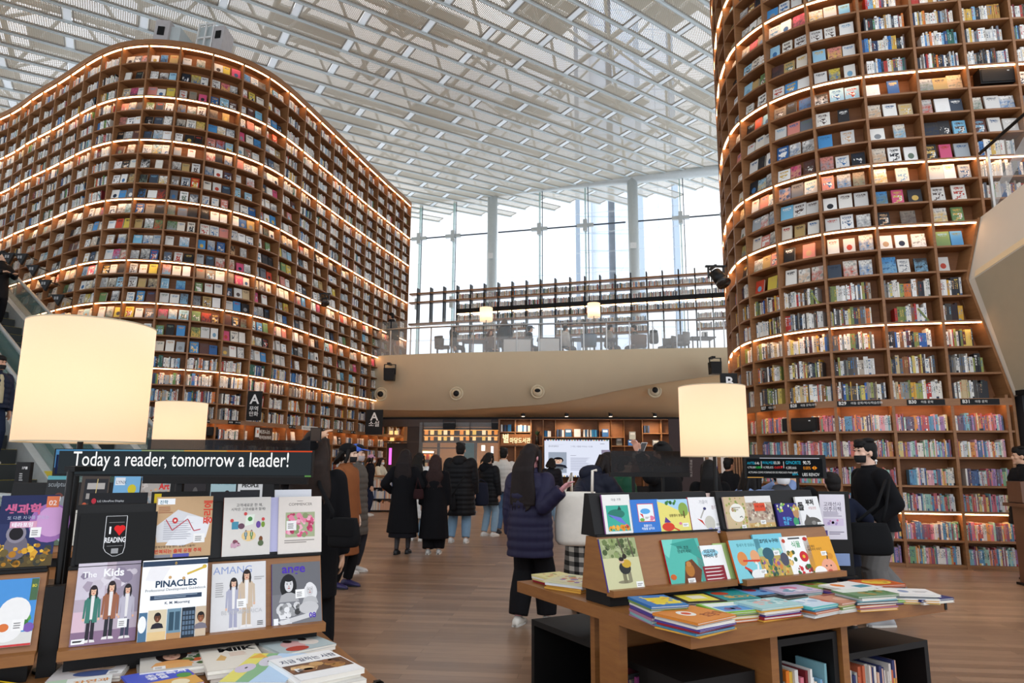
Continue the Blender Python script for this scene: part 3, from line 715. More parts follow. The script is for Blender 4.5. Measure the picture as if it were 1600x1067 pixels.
for i, R_ in enumerate(RECS):
    if i in SOLO: continue
    p, T3, U_, D_, w, h, d, b_, a_, sty = R_[:10]; o_ = len(vs)
    vs += [p, p + T3 * w, p + T3 * w + U_ * h, p + U_ * h, p + D_ * d, p + T3 * w + D_ * d, p + T3 * w + U_ * h + D_ * d, p + U_ * h + D_ * d]
    B_, A_ = lin(b_), lin(a_); side = sty >= 1
    fs += [(o_, o_ + 1, o_ + 2, o_ + 3), (o_ + 3, o_ + 2, o_ + 6, o_ + 7), (o_ + 1, o_ + 5, o_ + 6, o_ + 2), (o_ + 4, o_, o_ + 3, o_ + 7), (o_ + 5, o_ + 4, o_ + 7, o_ + 6)]
    at_ += [(B_, A_, sty, UVF), (PAGE, A_, 0, None), (PAGE if side else B_, A_, 0, None), (B_, A_, 0, None), (B_, A_, 0, None)]
def extra_book(p, T3, U_, D_, w, h, d, b_):     # a spine for the mass of far books
    o_ = len(vs); vs.extend([p, p + T3 * w, p + T3 * w + U_ * h, p + U_ * h, p + D_ * d, p + T3 * w + D_ * d, p + T3 * w + U_ * h + D_ * d, p + U_ * h + D_ * d])
    B_ = lin(b_); fs.extend([(o_, o_ + 1, o_ + 2, o_ + 3), (o_ + 3, o_ + 2, o_ + 6, o_ + 7), (o_ + 1, o_ + 5, o_ + 6, o_ + 2), (o_ + 4, o_, o_ + 3, o_ + 7), (o_ + 5, o_ + 4, o_ + 7, o_ + 6)])
    at_.extend([(B_, lin(random.choice(ACC)), random.random() * .9, UVF), (PAGE, PAGE, 0, None)] + [(B_, B_, 0, None)] * 3)
def finish_mass():
    me = bpy.data.meshes.new('shelved_books'); me.from_pydata([tuple(p) for p in vs], [], fs); book_attrs(me, at_); me.update()
    tag(link('shelved_books', me), 'all the smaller books filling both curved bookcases and the gallery shelves', 'books', kind='stuff')
SIGN = {7: 'B27', 8: 'B28', 9: 'B29', 10: 'B30', 11: 'B31'}
def solo_label(R_):
    (tn, j, row, kind, nth) = R_[10]; col_ = cname(R_[7]); k_ = 'cover-out' if kind == 'face' else 'spine-out'
    if tn == 'B':
        bay = SIGN.get(j) or ('the bay right of B31' if j > 11 else 'bay %d left of B27' % (7 - j))
        bay = bay + ' sign' if j in SIGN else bay
        w_ = 'shelf %d above' % (row - 5) if row >= 6 else 'shelf %d below' % (6 - row)
        return '%s %s book, %s from left, %s %s' % (col_, k_, NUM[min(nth, 30)], w_, bay)
    return '%s %s book, %s in cell, left bookcase row %d, column %d from far end' % (col_, k_, NUM[min(nth, 30)], 30 - row, 28 - j)
for i in sorted(SOLO):
    p, T3, U_, D_, w, h, d, b_, a_, sty, info = RECS[i][:11]
    V, F, A = [], [], []
    B_, A_ = lin(b_), lin(a_)
    def bxx(x0, x1, y0, y1, z0, z1, col, front=None, uvface=0):
        o_ = len(V)
        V.extend([T3 * x + U_ * y + D_ * z for z in (z0, z1) for x, y in ((x0, y0), (x1, y0), (x1, y1), (x0, y1))])
        F.extend([(o_, o_ + 1, o_ + 2, o_ + 3), (o_ + 5, o_ + 4, o_ + 7, o_ + 6), (o_ + 3, o_ + 2, o_ + 6, o_ + 7), (o_ + 1, o_ + 5, o_ + 6, o_ + 2), (o_ + 4, o_, o_ + 3, o_ + 7), (o_ + 4, o_ + 5, o_ + 1, o_)])
        A.extend([(col, A_, sty if front else 0, UVF if front else None)] + [(col, A_, 0, None)] * 5)
    if info[3] == 'face':
        bxx(0, w, 0, h, 0, .003, B_, True); bxx(0, w, 0, h, d - .003, d, B_); bxx(0, .004, 0, h, .003, d - .003, B_); bxx(.004, w - .004, .003, h - .004, .003, d - .003, PAGE)
    else:
        bxx(0, w, 0, h, 0, .003, B_, True); bxx(0, .0025, 0, h, .003, d, B_); bxx(w - .0025, w, 0, h, .003, d, B_); bxx(.0025, w - .0025, .003, h - .004, .003, d - .004, PAGE)
    me = bpy.data.meshes.new('shelf_book'); me.from_pydata([tuple(v) for v in V], [], F); book_attrs(me, A); me.update()
    o = link('shelf_book', me, None, p); tag(o, solo_label(RECS[i]), 'book', 'books on the right curved bookcase' if info[0] == 'B' else 'books on the left curved bookcase')

# ---------------------------------------------------------------- fittings on and by the bookcases
def hang_sign(px0, py0, px1, py1, Y, big, sub, label):
    a, b2 = atY(px0, py0, Y), atY(px1, py1, Y); w, h = b2[0] - a[0], a[2] - b2[2]
    t = thing('hanging_sign', label, 'sign', ((a[0] + b2[0]) / 2, Y, b2[2]))
    MB().box(a[0], b2[0], Y, Y + .05, b2[2], a[2]).build('panel', BLACK, t)
    MB().box(a[0] + w * .4, a[0] + w * .6, Y + .05, Y + .4, a[2] - .1, a[2] - .05).build('bracket', BLACKM, t)
    m = MB(); m.paint(0xf2f2f0); s_ = min(h * .45, w * 1.0)
    m.text(big, lambda x, y: (a[0] + w / 2 + x, Y - .003, a[2] - s_ * .95 + y), s_, 'CENTER', .02)
    m.build('letter', PRINT, t); m = MB(); m.paint(0xf2f2f0)
    for i, l in enumerate(sub): m.text(l, lambda x, y: (a[0] + w / 2 + x, Y - .003, a[2] - h * (.66 + .18 * i) + y), w * .36, 'CENTER', .01)
    m.build('subtitle', PRINT, t)
hang_sign(387.5, 611, 406.5, 657, 17.2, 'A', ['무역', '만화'], 'black hanging sign with white A beside the left bookcase, nearer of two')
hang_sign(572, 640, 597, 679, 23.2, 'A', ['소설'], 'black hanging sign with white A at the far end of the left bookcase')
hang_sign(1126, 583, 1154.5, 633, 11.6, 'B', ['아동'], 'black hanging sign with white B above the right lamp')
def speaker_box(px0, py0, px1, py1, c, t_, label):
    ctr = ((px0 + px1) / 2, (py0 + py1) / 2); N = c.nrm(t_); T = c.tan(t_); p = c.at(t_) - N * .05
    d = ray(*ctr); A = np.column_stack([d[:2], -T]); l, s = np.linalg.solve(A, p); z = CAM_H + d[2] * l; q_ = p + T * s; sc = l / FPX
    w, h = (px1 - px0) * sc / max(.5, abs(T[0])), (py1 - py0) * sc
    t = thing('shelf_speaker', label, 'speaker', (*q_, z - h / 2), 'black loudspeakers inside the bookcases')
    P = lambda x, zz, o: np.array([*(q_ + T * x - N * o), z + zz])
    m = MB(); m.box8([P(x, zz, o) for zz in (-h / 2, h / 2) for x, o in ((-w / 2, 0), (w / 2, 0), (w / 2, .2), (-w / 2, .2))]); m.build('cabinet', BLACK, t)
    m = MB(); m.box8([P(x, zz, o) for zz in (-h * .4, h * .4) for x, o in ((-w * .46, -.012), (w * .46, -.012), (w * .46, 0), (-w * .46, 0))]); m.build('grille', mat('speaker_mesh', 0x0c0c0c, .8, bump=.6, scale=40), t)
    m = MB(); m.box8([P(w * .3 + x, h * .25 + zz, o) for zz in (-.008, .008) for x, o in ((-.015, -.014), (.015, -.014), (.015, -.01), (-.015, -.01))]); m.build('badge', CHROME, t)
speaker_box(1534, 104, 1584, 130, RC, 12.5, 'black loudspeaker in the upper right bookcase, under the light strip near the stair')
speaker_box(1231, 653, 1267, 673, RC, 8.2, 'black loudspeaker on the first shelf below the B28 sign')
speaker_box(315, 667, 337, 680, LC, 14.5, 'black loudspeaker on the left bookcase beside the small lamp')
# big plain plate naming the library corner, fixed to the left bookcase
T, N = LC.tan(16.75), LC.nrm(16.75); p0 = LC.at(16.75) + N * .02
P = lambda x, z, o=0: np.array([*(p0 + T * x + N * o), 2.16 + z])
m = MB(); m.paint(0x4a2f1c); m.box8([P(x, z, o) for z in (-.19, .16) for x, o in ((-.28, 0), (.42, 0), (.42, -.02), (-.28, -.02))])
m.paint(0xf2ece0); m.text('비즈니스', lambda x, y: P(x - .1, y + .0, .004), .115, bold=.02); m.text('라이브러리', lambda x, y: P(x - .1, y - .14, .004), .105, bold=.02)
m.paint(0xf4f0e8); m.box8([P(x, z, o) for z in (-.1, .14) for x, o in ((-.25, .012), (-.11, .012), (-.11, 0), (-.25, 0))]); m.paint(0xe07a4a); m.box8([P(x, z, o) for z in (0, .08) for x, o in ((-.2, .016), (-.15, .016), (-.15, .012), (-.2, .012))])
m.build('library_sign', PRINT, TL)
# two projectors standing on the left bookcase
for k, (px0, px1, py0, py1, Y) in enumerate(((237, 275, 30, 68, 16.12), (303, 352, 38, 82, 16.75))):
    a = atY(px0, py1, Y); b2 = atY(px1, py0, Y); w, h = b2[0] - a[0], b2[2] - a[2]; z0 = max(12.08, a[2])
    t = thing('ceiling_projector', ('white boxy projector on top of the left bookcase, left one', 'white boxy projector beside a grid frame on top of the left bookcase, right one')[k], 'projector', ((a[0] + b2[0]) / 2, Y, z0), 'projectors on the left bookcase')
    s_ = .3 * (1 if k == 0 else -1)
    fr = lambda x, y, z: np.array([a[0] + x + (z - z0) * .08 * (1 if k == 0 else 1), Y + y + s_ * x * .6, z])
    if k == 0:
        MB().box(0, w * .6, 0, .8, z0, z0 + h, fr).build('housing', mat('projector_grey', 0xb9b4b2, .5), t)
        MB().box(w * .14, w * .42, -.02, 0, z0 + h * .38, z0 + h * .72, fr).build('lens_window', BLACKM, t)
        MB().box(w * .6, w * 1.0, .1, .75, z0, z0 + h * .85, fr).build('side_duct', RAILM, t)
    else:
        MB().box(w * .62, w * 1.0, 0, .6, z0, z0 + h * .86, fr).build('housing', mat('projector_grey', 0xb9b4b2, .5), t)
        MB().box(w * .70, w * .9, -.02, 0, z0 + h * .42, z0 + h * .68, fr).build('lens_window', BLACKM, t)
        m = MB()
        for i in range(3):
            m.box(i * w * .28, i * w * .28 + .04, -.02, .04, z0, z0 + h, fr); m.box(0, w * .58, -.02, .04, z0 + i * h * .47, z0 + i * h * .47 + .04, fr)
        m.build('grid_frame', WHITE, t); MB().box(.02, w * .56, .08, .5, z0, z0 + h * .95, fr).build('rear_cabinet', RAILM, t)
# stage light clamped to the left bookcase, and one hanging by the right bookcase
def stage_light(px, py, Y, s_, label, rod=True):
    p = atY(px, py, Y); t = thing('stage_light', label, 'stage light', p)
    m = MB(); m.smooth = True
    m.tube([p + np.array([-.05, -.05, .1]) * s_, p + np.array([.1, -.25, -.22]) * s_], [.17 * s_, .2 * s_], 14); m.build('lamp_body', BLACKM, t)
    m = MB(); m.smooth = True; m.tube([p + np.array([.1, -.25, -.22]) * s_, p + np.array([.13, -.3, -.3]) * s_], [.21 * s_, .21 * s_], 14); m.build('lens_ring', mat('lens_dark', 0x2b2522, .2), t)
    m = MB(); m.box(p[0] - .3 * s_, p[0] + .3 * s_, p[1] - .03, p[1] + .03, p[2] + .28 * s_, p[2] + .33 * s_)
    for q_ in (-.24, .2): m.box(p[0] + q_ * s_, p[0] + (q_ + .04) * s_, p[1] - .03, p[1] + .03, p[2] - .05 * s_, p[2] + .3 * s_)
    m.build('yoke', BLACKM, t)
    if rod: m = MB(); m.tube([p + np.array([0, 0, .33]) * s_, p + np.array([.0, .5, .36]) * s_], .03, 6); m.build('clamp_arm', BLACKM, t)
stage_light(507, 468, 18.6, .55, 'dark stage light clamped to the front of the left bookcase')
stage_light(1119, 432, 11.9, .62, 'large black stage light hanging beside the right bookcase')
def wall_speaker(px, py, Y, label):
    p = atY(px, py, Y); t = thing('wall_speaker', label, 'speaker', p, 'black box loudspeakers on the plaster front')
    k = Y / FPX; w, h = 8.5 * k, 9.5 * k
    m = MB(); m.box8([p + np.array([x, y, z]) for z, f in ((-h, .92), (h, 1)) for x, y in ((-w * f, -.15), (w * f, -.15), (w * f, .2), (-w * f, .2))]); m.build('cabinet', BLACK, t)
    m = MB()
    for x in (-w * 1.06, w): m.box(p[0] + x, p[0] + x + .03, p[1] - .02, p[1] + .03, p[2], p[2] + h * 1.7)
    m.box(p[0] - w, p[0] + w, p[1] - .02, p[1] + .03, p[2] + h * 1.6, p[2] + h * 1.7); m.box(p[0] - .1, p[0] + .02, p[1] - .02, p[1] + .35, p[2] + h * 1.7, p[2] + h * 2.0); m.build('bracket', BLACKM, t)
wall_speaker(608.5, 585, 24.0, 'black box loudspeaker on the plaster front by the left bookcase')
wall_speaker(1117.5, 575, 21.6, 'black box loudspeaker on the plaster front by the right bookcase')
# eyeball downlights on the plaster front
for k, (px, py) in enumerate(((595, 616), (713, 615), (840, 612), (1023, 611))):
    d = ray(px, py); Y = 23.0
    for _ in range(40):
        x = d[0] * Y; e = sm(x); Y = e[0] - .02 if k < 3 else Y
        if k == 3:
            z = CAM_H + d[2] * Y; f = min(1, max(0, (e[1] - z) / (e[1] - zline(x)))); Y = e[0] + .16 + f * (yb(x) - e[0] - .16) - .03
    p = _O + d * Y; r = 11.0 * Y / FPX
    t = thing('eyeball_downlight', ('round eyeball downlight on the plaster front beside the left bookcase', 'round eyeball downlight on the plaster front, second from left', 'round eyeball downlight on the plaster front, tilted downwards', 'round eyeball downlight on the brown underside at right')[k], 'light', p, 'eyeball downlights')
    m = MB(); m.smooth = True
    m.loft([[p + np.array([rr * math.cos(a), yy, rr * math.sin(a)]) for a in np.linspace(0, 2 * PI, 24, endpoint=False)] for rr, yy in ((r, .03), (r, -.01), (r * .82, -.03), (r * .72, .0))], caps=False); m.build('ring', mat('cream_ring', 0xcfc0a2, .5), t)
    m = MB(); m.smooth = True; m.ell(p + np.array([0, .02, 0]), r * .74, r * .5, r * .74, 18, 10); m.build('eyeball', mat('cream_ring', 0xcfc0a2, .5), t)
    zc = {2: (-.02, .35), 3: (0, .3)}.get(k, (0, 0))
    m = MB(); m.smooth = True; m.ell(p + np.array([zc[0] * r, -r * .34, r * zc[1] * .4]), r * .42, r * .2, r * (.42 if k != 2 else .28), 16, 8); m.build('bulb_recess', BLACKM, t)
# small triangular black direction flags by the escalator
for k, (px, py) in enumerate(((11, 402), (31, 403), (49, 421), (68, 444), (88, 467))):
    d = ray(px, py); Y = 14.2 ; p = _O + d * Y
    t = thing('triangle_flag', '%s of five small black triangular number flags along the left bookcase, from the left' % ('first', 'second', 'third', 'fourth', 'fifth')[k], 'sign', p, 'black triangular flags')
    w, h = .135, .14
    MB().prism([p + np.array([-w, 0, h * .7]), p + np.array([w, 0, h * .7]), p + np.array([.03, 0, -h])], (0, .06, 0)).build('flag_panel', BLACK, t)
    m = MB(); m.paint(0x8f8f8f)
    for i in range(2): m.box(p[0] - .05 + i * .05, p[0] - .015 + i * .05, p[1] - .004, p[1] - .002, p[2] - .01, p[2] + .05)
    m.build('symbol', PRINT, t); MB().tube([p + (0, .03, h * .7), p + (0, .5, h * .75)], .012, 5).build('arm', BLACKM, t)
# ================================================================= FURNITURE AND DISPLAY BOOKS
def nrmz(v): v = np.asarray(v, float); return v / np.linalg.norm(v)
def pal_blob(m, P, x0, y0, x1, y1, cols, n, seed, r=.04, asp=1.0, lay=2):
    r_ = random.Random(seed)
    for i in range(n):
        m.paint(r_.choice(cols)); cx, cy = r_.uniform(x0 + r * .5, x1 - r * .5), r_.uniform(y0 + r * .5, y1 - r * .5); rr = r * r_.uniform(.4, 1.1); k = r_.choice((5, 6, 8)); a0 = r_.random() * 6
        rx = min(rr, cx - x0, x1 - cx) if x1 - x0 > .02 else rr
        m.add([P(cx + max(rx, .004) * math.cos(a0 + 2 * PI * j / k), cy + rr * asp * math.sin(a0 + 2 * PI * j / k), lay + (i % 7) * .13) for j in range(k)], [tuple(range(k))])
def figure(m, P, cx, y0, h, skin, hair, top, bot, lay=4, wide=1.0, longhair=True):
    e = lambda x, y, rx, ry, c, l: (m.paint(c), m.add([P(x + rx * math.cos(2 * PI * j / 14), y + ry * math.sin(2 * PI * j / 14), l) for j in range(14)], [tuple(range(14))]))
    r_ = lambda pts, c, l: (m.paint(c), m.add([P(x, y, l) for x, y in pts], [tuple(range(len(pts)))]))
    w = h * .13 * wide
    for s in (-1, 1):
        r_([(cx + s * w * .1, y0), (cx + s * w * .75, y0), (cx + s * w * .7, y0 + h * .45), (cx + s * w * .05, y0 + h * .45)], bot, lay)
        r_([(cx + s * w * .1, y0), (cx + s * w * 1.05, y0), (cx + s * w * .9, y0 + h * .04), (cx + s * w * .1, y0 + h * .05)], 0xe8e4e0, lay + .3)
    r_([(cx - w * 1.0, y0 + h * .38), (cx + w * 1.0, y0 + h * .38), (cx + w * 1.05, y0 + h * .78), (cx + w * .4, y0 + h * .83), (cx - w * .4, y0 + h * .83), (cx - w * 1.05, y0 + h * .78)], top, lay + .4)
    for s in (-1, 1):
        r_([(cx + s * w * 1.0, y0 + h * .77), (cx + s * w * 1.4, y0 + h * .74), (cx + s * w * 1.5, y0 + h * .42), (cx + s * w * 1.15, y0 + h * .42)], top, lay + .5); e(cx + s * w * 1.32, y0 + h * .40, w * .2, h * .025, skin, lay + .55)
    r_([(cx - w * .22, y0 + h * .40), (cx + w * .22, y0 + h * .40), (cx + w * .3, y0 + h * .82), (cx - w * .3, y0 + h * .82)], 0xe6e2de, lay + .6)
    for s in (-1, 1): r_([(cx + s * w * .22, y0 + h * .34), (cx + s * w * 1.06, y0 + h * .34), (cx + s * w * 1.0, y0 + h * .48), (cx + s * w * .22, y0 + h * .48)], top, lay + .45)
    if longhair: e(cx, y0 + h * .86, w * .8, h * .13, hair, lay + .2)
    e(cx, y0 + h * .92, w * .68, h * .095, hair, lay + .6); e(cx, y0 + h * .895, w * .52, h * .075, skin, lay + .7)
    e(cx, y0 + h * .958, w * .56, h * .032, hair, lay + .85)
    if longhair:
        for s in (-1, 1): e(cx + s * w * .58, y0 + h * .86, w * .17, h * .10, hair, lay + .85)
    for s in (-1, 1): e(cx + s * w * .2, y0 + h * .9, w * .06, h * .008, 0x2a2020, lay + .8)
    e(cx, y0 + h * .862, w * .16, h * .008, 0xa8484a, lay + .8)
def face(m, P, cx, cy, r, skin, hair, top=0x333333, lay=4, mask=False, longhair=False):
    e = lambda x, y, rx, ry, c, l: (m.paint(c), m.add([P(x + rx * math.cos(2 * PI * j / 18), y + ry * math.sin(2 * PI * j / 18), l) for j in range(18)], [tuple(range(18))]))
    if longhair: e(cx, cy - r * .3, r * 1.15, r * 1.6, hair, lay)
    m.paint(top); m.add([P(cx - r * 1.7, cy - r * 2.2, lay + .1), P(cx + r * 1.7, cy - r * 2.2, lay + .1), P(cx + r * 1.3, cy - r * 1.3, lay + .1), P(cx + r * .4, cy - r * 1.0, lay + .1), P(cx - r * .4, cy - r * 1.0, lay + .1), P(cx - r * 1.3, cy - r * 1.3, lay + .1)], [tuple(range(6))])
    e(cx, cy + r * .25, r * .95, r * 1.0, hair, lay + .3); e(cx, cy, r * .72, r * .92, skin, lay + .5); e(cx, cy + r * .82, r * .75, r * .38, hair, lay + .6)
    for s in (-1, 1): e(cx + s * r * .3, cy + r * .12, r * .11, r * .06, 0x241c1a, lay + .8); e(cx + s * r * .3, cy + r * .28, r * .15, r * .035, hair, lay + .8)
    e(cx, cy - r * .15, r * .08, r * .12, 0xc9947a, lay + .8); e(cx, cy - r * .42, r * .24, r * .07, 0xb05a54, lay + .8)
def draw(m, P, w, h, D):
    L = 1.0
    for it in D:
        k = it[0]; L += .6
        if k == 'r': _, x0, y0, x1, y1, c = it; m.paint(c); m.add([P(x0, y0, L), P(x1, y0, L), P(x1, y1, L), P(x0, y1, L)], [(0, 1, 2, 3)])
        elif k == 'e': _, cx, cy, rx, ry, c = it; m.paint(c); m.add([P(cx + rx * math.cos(2 * PI * j / 20), cy + ry * math.sin(2 * PI * j / 20), L) for j in range(20)], [tuple(range(20))])
        elif k == 'p': m.paint(it[2]); m.add([P(x, y, L) for x, y in it[1]], [tuple(range(len(it[1])))])
        elif k == 't':
            _, s, x, y, sz, c = it[:6]; al = it[6] if len(it) > 6 else 'LEFT'; bo = it[7] if len(it) > 7 else .0; sx = it[8] if len(it) > 8 else 1
            m.paint(c); l_ = L; room = (1 - x - .03) if al == 'LEFT' else 2 * min(x, 1 - x) - .04; tmp = MB(); tmp.text(s, lambda a, b: (a, b, 0), sz * h, al, bo, sx); e_ = [p[0] for p in tmp.v] or [0]
            sx *= min(1, room * w / max(1e-6, (max(e_) if al == 'LEFT' else max(e_) - min(e_)))); m.text(s, lambda a, b: P(x + a / w, y + b / h, l_), sz * h, al, bo, sx)
        elif k == 'tv':   # vertical running text
            _, s, x, y, sz, c = it; m.paint(c); l_ = L; m.text(s, lambda a, b: P(x - b / w, y + a / h, l_), sz * h, 'LEFT', .03)
        elif k == 'l':    # rows of small printed lines
            _, x0, y0, x1, y1, n, c = it; m.paint(c); r_ = random.Random(n)
            for i in range(n):
                yy = y1 - (y1 - y0) * (i + .2) / n; m.add([P(x0, yy - (y1 - y0) / n * .5, L), P(x0 + (x1 - x0) * r_.uniform(.7, 1), yy - (y1 - y0) / n * .5, L), P(x0 + (x1 - x0) * r_.uniform(.7, 1), yy, L), P(x0, yy, L)], [(0, 1, 2, 3)])
        elif k == 'b': _, x0, y0, x1, y1, cols, n, r = it; pal_blob(m, P, x0, y0, x1, y1, cols, n, int(n * 7 + x0 * 100), r, w / h, L)
        elif k == 'f': figure(m, P, *it[1:], lay=L); L += 1
        elif k == 'h': face(m, P, *it[1:-1], lay=L, **it[-1]); L += 1
        elif k == 'line': # polyline
            _, pts, wd_, c = it; m.paint(c)
            for (x0, y0), (x1, y1) in zip(pts, pts[1:]):
                d_ = nrmz((x1 - x0, y1 - y0)); nx, ny = -d_[1] * wd_, d_[0] * wd_; m.add([P(x0 - nx, y0 - ny, L), P(x1 - nx, y1 - ny, L), P(x1 + nx, y1 + ny, L), P(x0 + nx, y0 + ny, L)], [(0, 1, 2, 3)])
STICK = lambda x, y, s=.12: [('r', x, y, x + s * 1.35, y + s, 0xf2f0ec), ('l', x + s * .2, y + s * .15, x + s * 1.1, y + s * .75, 3, 0x8a8886)]
def book_at(name, cat, label, group, BL, Rv, Uv, w, h, t, col, D, spine=None, hard=False):
    BL = np.asarray(BL, float); Rv = nrmz(Rv); Uv = nrmz(Uv - Rv * (Uv @ Rv)); N = np.cross(Rv, Uv); e = .003 if hard else .0008; ins = .004 if hard else .0005
    Q_ = lambda x, y, z: BL + Rv * x + Uv * y + N * z
    m = MB(); m.paint(col)
    def bb(x0, x1, y0, y1, z0, z1): m.box8([Q_(x, y, z) for z in (z0, z1) for x, y in ((x0, y0), (x1, y0), (x1, y1), (x0, y1))])
    bb(0, w, 0, h, -e, 0); bb(0, w, 0, h, -t, -t + e); m.paint(spine or col); bb(-.0005, e, 0, h, -t, 0)
    o = m.build(name, PRINT, org=BL - N * t); tag(o, label, cat, group)
    m = MB(); m.paint(0xe9e4d8); bb(e, w - ins, ins, h - ins, -t + e, -e); m.build('page_block', PRINT, o)
    if D:
        m = MB(); draw(m, lambda x, y, l: Q_(x * w, y * h, .0004 + l * .00012), w, h, D); m.build('cover_print', PRINT, o)
    return o
def hit(px, py, P0, n):
    d = ray(px, py); return _O + d * (((P0 - _O) @ n) / (d @ n))
class Tier:                                   # a sloping display face of a rack
    def __init__(s, fr, v0, z0, v1, z1):
        s.P0 = fr(0, v0, z0); s.R = nrmz(fr(1, v0, z0) - s.P0); s.U = nrmz(fr(0, v1, z1) - s.P0); s.N = np.cross(s.R, s.U)
    def put(s, name, cat, label, group, px0, px1, pyb, pyt, D, col=0xf0eee8, t=.008, off=.001, spine=None, hard=False, z=None):
        xm = (px0 + px1) / 2; P0 = s.P0 + s.N * (off + t)
        a = hit(px0, pyb, P0, s.N); b = hit(px1, pyb, P0, s.N); c = hit(xm, pyt, P0, s.N); mid = hit(xm, pyb, P0, s.N)
        w = (b - a) @ s.R; h = (c - mid) @ s.U
        base = (mid - s.P0) @ s.U if z is None else z
        a = s.P0 + s.R * ((a - s.P0) @ s.R) + s.U * base + s.N * (off + t)
        return book_at(name, cat, label, group, a, s.R, s.U, w, h, t, col, D, spine, hard)
MAG, PIC = 'magazines on the left rack', 'picture books on the right rack'
# ---------------------------------------------------------------- left table and rack
LF = frame((-.48, 2.62), (.87, .493), (-.493, .87))
t = thing('display_table', 'wooden display table at lower left, carrying magazines and the message display', 'table', LF(-1.1, .6, 0))
MB().box(-2.4, 0, -.06, 1.35, .66, .72, LF).build('tabletop', TABLEW, t)
for u in (-2.3, -1.15, -.12): MB().box(u, u + .06, .05, 1.2, 0, .66, LF).build('leg_panel', TABLEW, t)
m = MB(); m.box(-.02, .004, -.066, -.03, .655, .724, LF); m.box(-.03, .006, -.066, -.05, .655, .724, LF); m.build('corner_guard', BLACK, t)
def rack(fr, u0, u1, v, zl, lab, name='magazine_rack', side=True):
    t = thing(name, lab, 'display rack', fr((u0 + u1) / 2, v + .15, .72))
    m = MB(); m.prism([fr(u0, v + .05, zl), fr(u0, v + .145, 1.075), fr(u0, v + .245, 1.075), fr(u0, v + .29, zl)], fr(u1, 0, 0) - fr(u0, 0, 0)); m.build('lower_tier', TABLEW, t)
    MB().box(u0, u1, v, v + .06, zl - .012, zl + .022, fr).build('ledge', TABLEW, t)
    MB().box(u0 + .02, u1 - .02, v + .06, v + .28, .721, zl - .002, fr).build('plinth', BLACK, t)
    m = MB(); m.prism([fr(u0 + .005, v + .165, 1.078), fr(u0 + .005, v + .225, 1.31), fr(u0 + .005, v + .265, 1.31), fr(u0 + .005, v + .30, 1.078)], fr(u1 - .01, 0, 0) - fr(u0, 0, 0)); m.build('upper_tier', BLACK, t)
    MB().box(u0, u1, v + .138, v + .185, 1.078, 1.088, fr).build('upper_ledge', BLACK, t)
    return t
rack(LF, -1.0, -.06, .48, .80, 'wooden two-tier magazine rack at lower left, black upper tier, front unit by the aisle')
rack(LF, -2.1, -1.065, .48, .80, 'wooden two-tier magazine rack cut off by the left edge of the photo')
t = thing('rack_divider', 'black panel filling the gap between the two magazine rack units', 'panel', LF(-1.03, .6, .72))
MB().box(-1.062, -1.003, .57, .62, .72, 1.03, LF).build('panel', BLACK, t)
T1, T2 = Tier(LF, .532, .822, .63, 1.09), Tier(LF, .655, 1.092, .70, 1.31)
NAVY, MAGW = 0x2e4058, 0xf3f2ef
T1.put('magazine', 'magazine', 'magazine with three laughing children in winter coats, titled TheKids', MAG, 108, 210, 1006, 879, [
    ('r', 0, 0, 1, 1, 0xb9a9b4), ('r', 0, .55, .45, 1, 0xcfc6d0), ('r', .6, .35, 1, 1, 0x9a8f9e), ('b', 0, .62, 1, .95, [0xc9c0c8, 0xa89aa8, 0xd9d2d8, 0x8a7f92], 18, .12), ('r', 0, 0, 1, .16, 0x8a6f88), ('r', .0, .16, .2, .4, 0xd8b9c4),
    ('f', .28, .03, .68, 0xe8b99a, 0x2a2024, 0x3f7a6c, 0x2b2630), ('f', .56, .05, .70, 0xe8b99a, 0x2c2022, 0x9a6248, 0x2a2a30), ('f', .82, .04, .66, 0xe4b497, 0x262024, 0xb9b4c0, 0x3b3f52),
    ('t', 'The', .08, .82, .10, 0xf6f3f4, 'LEFT', .02), ('t', 'Kids', .40, .82, .135, 0xf6f3f4, 'LEFT', .03), ('r', .02, .02, .22, .08, 0xf4f4f2), ('l', .04, .03, .2, .07, 1, 0x303030)] + STICK(.7, .17, .11), 0xb9a9b4)
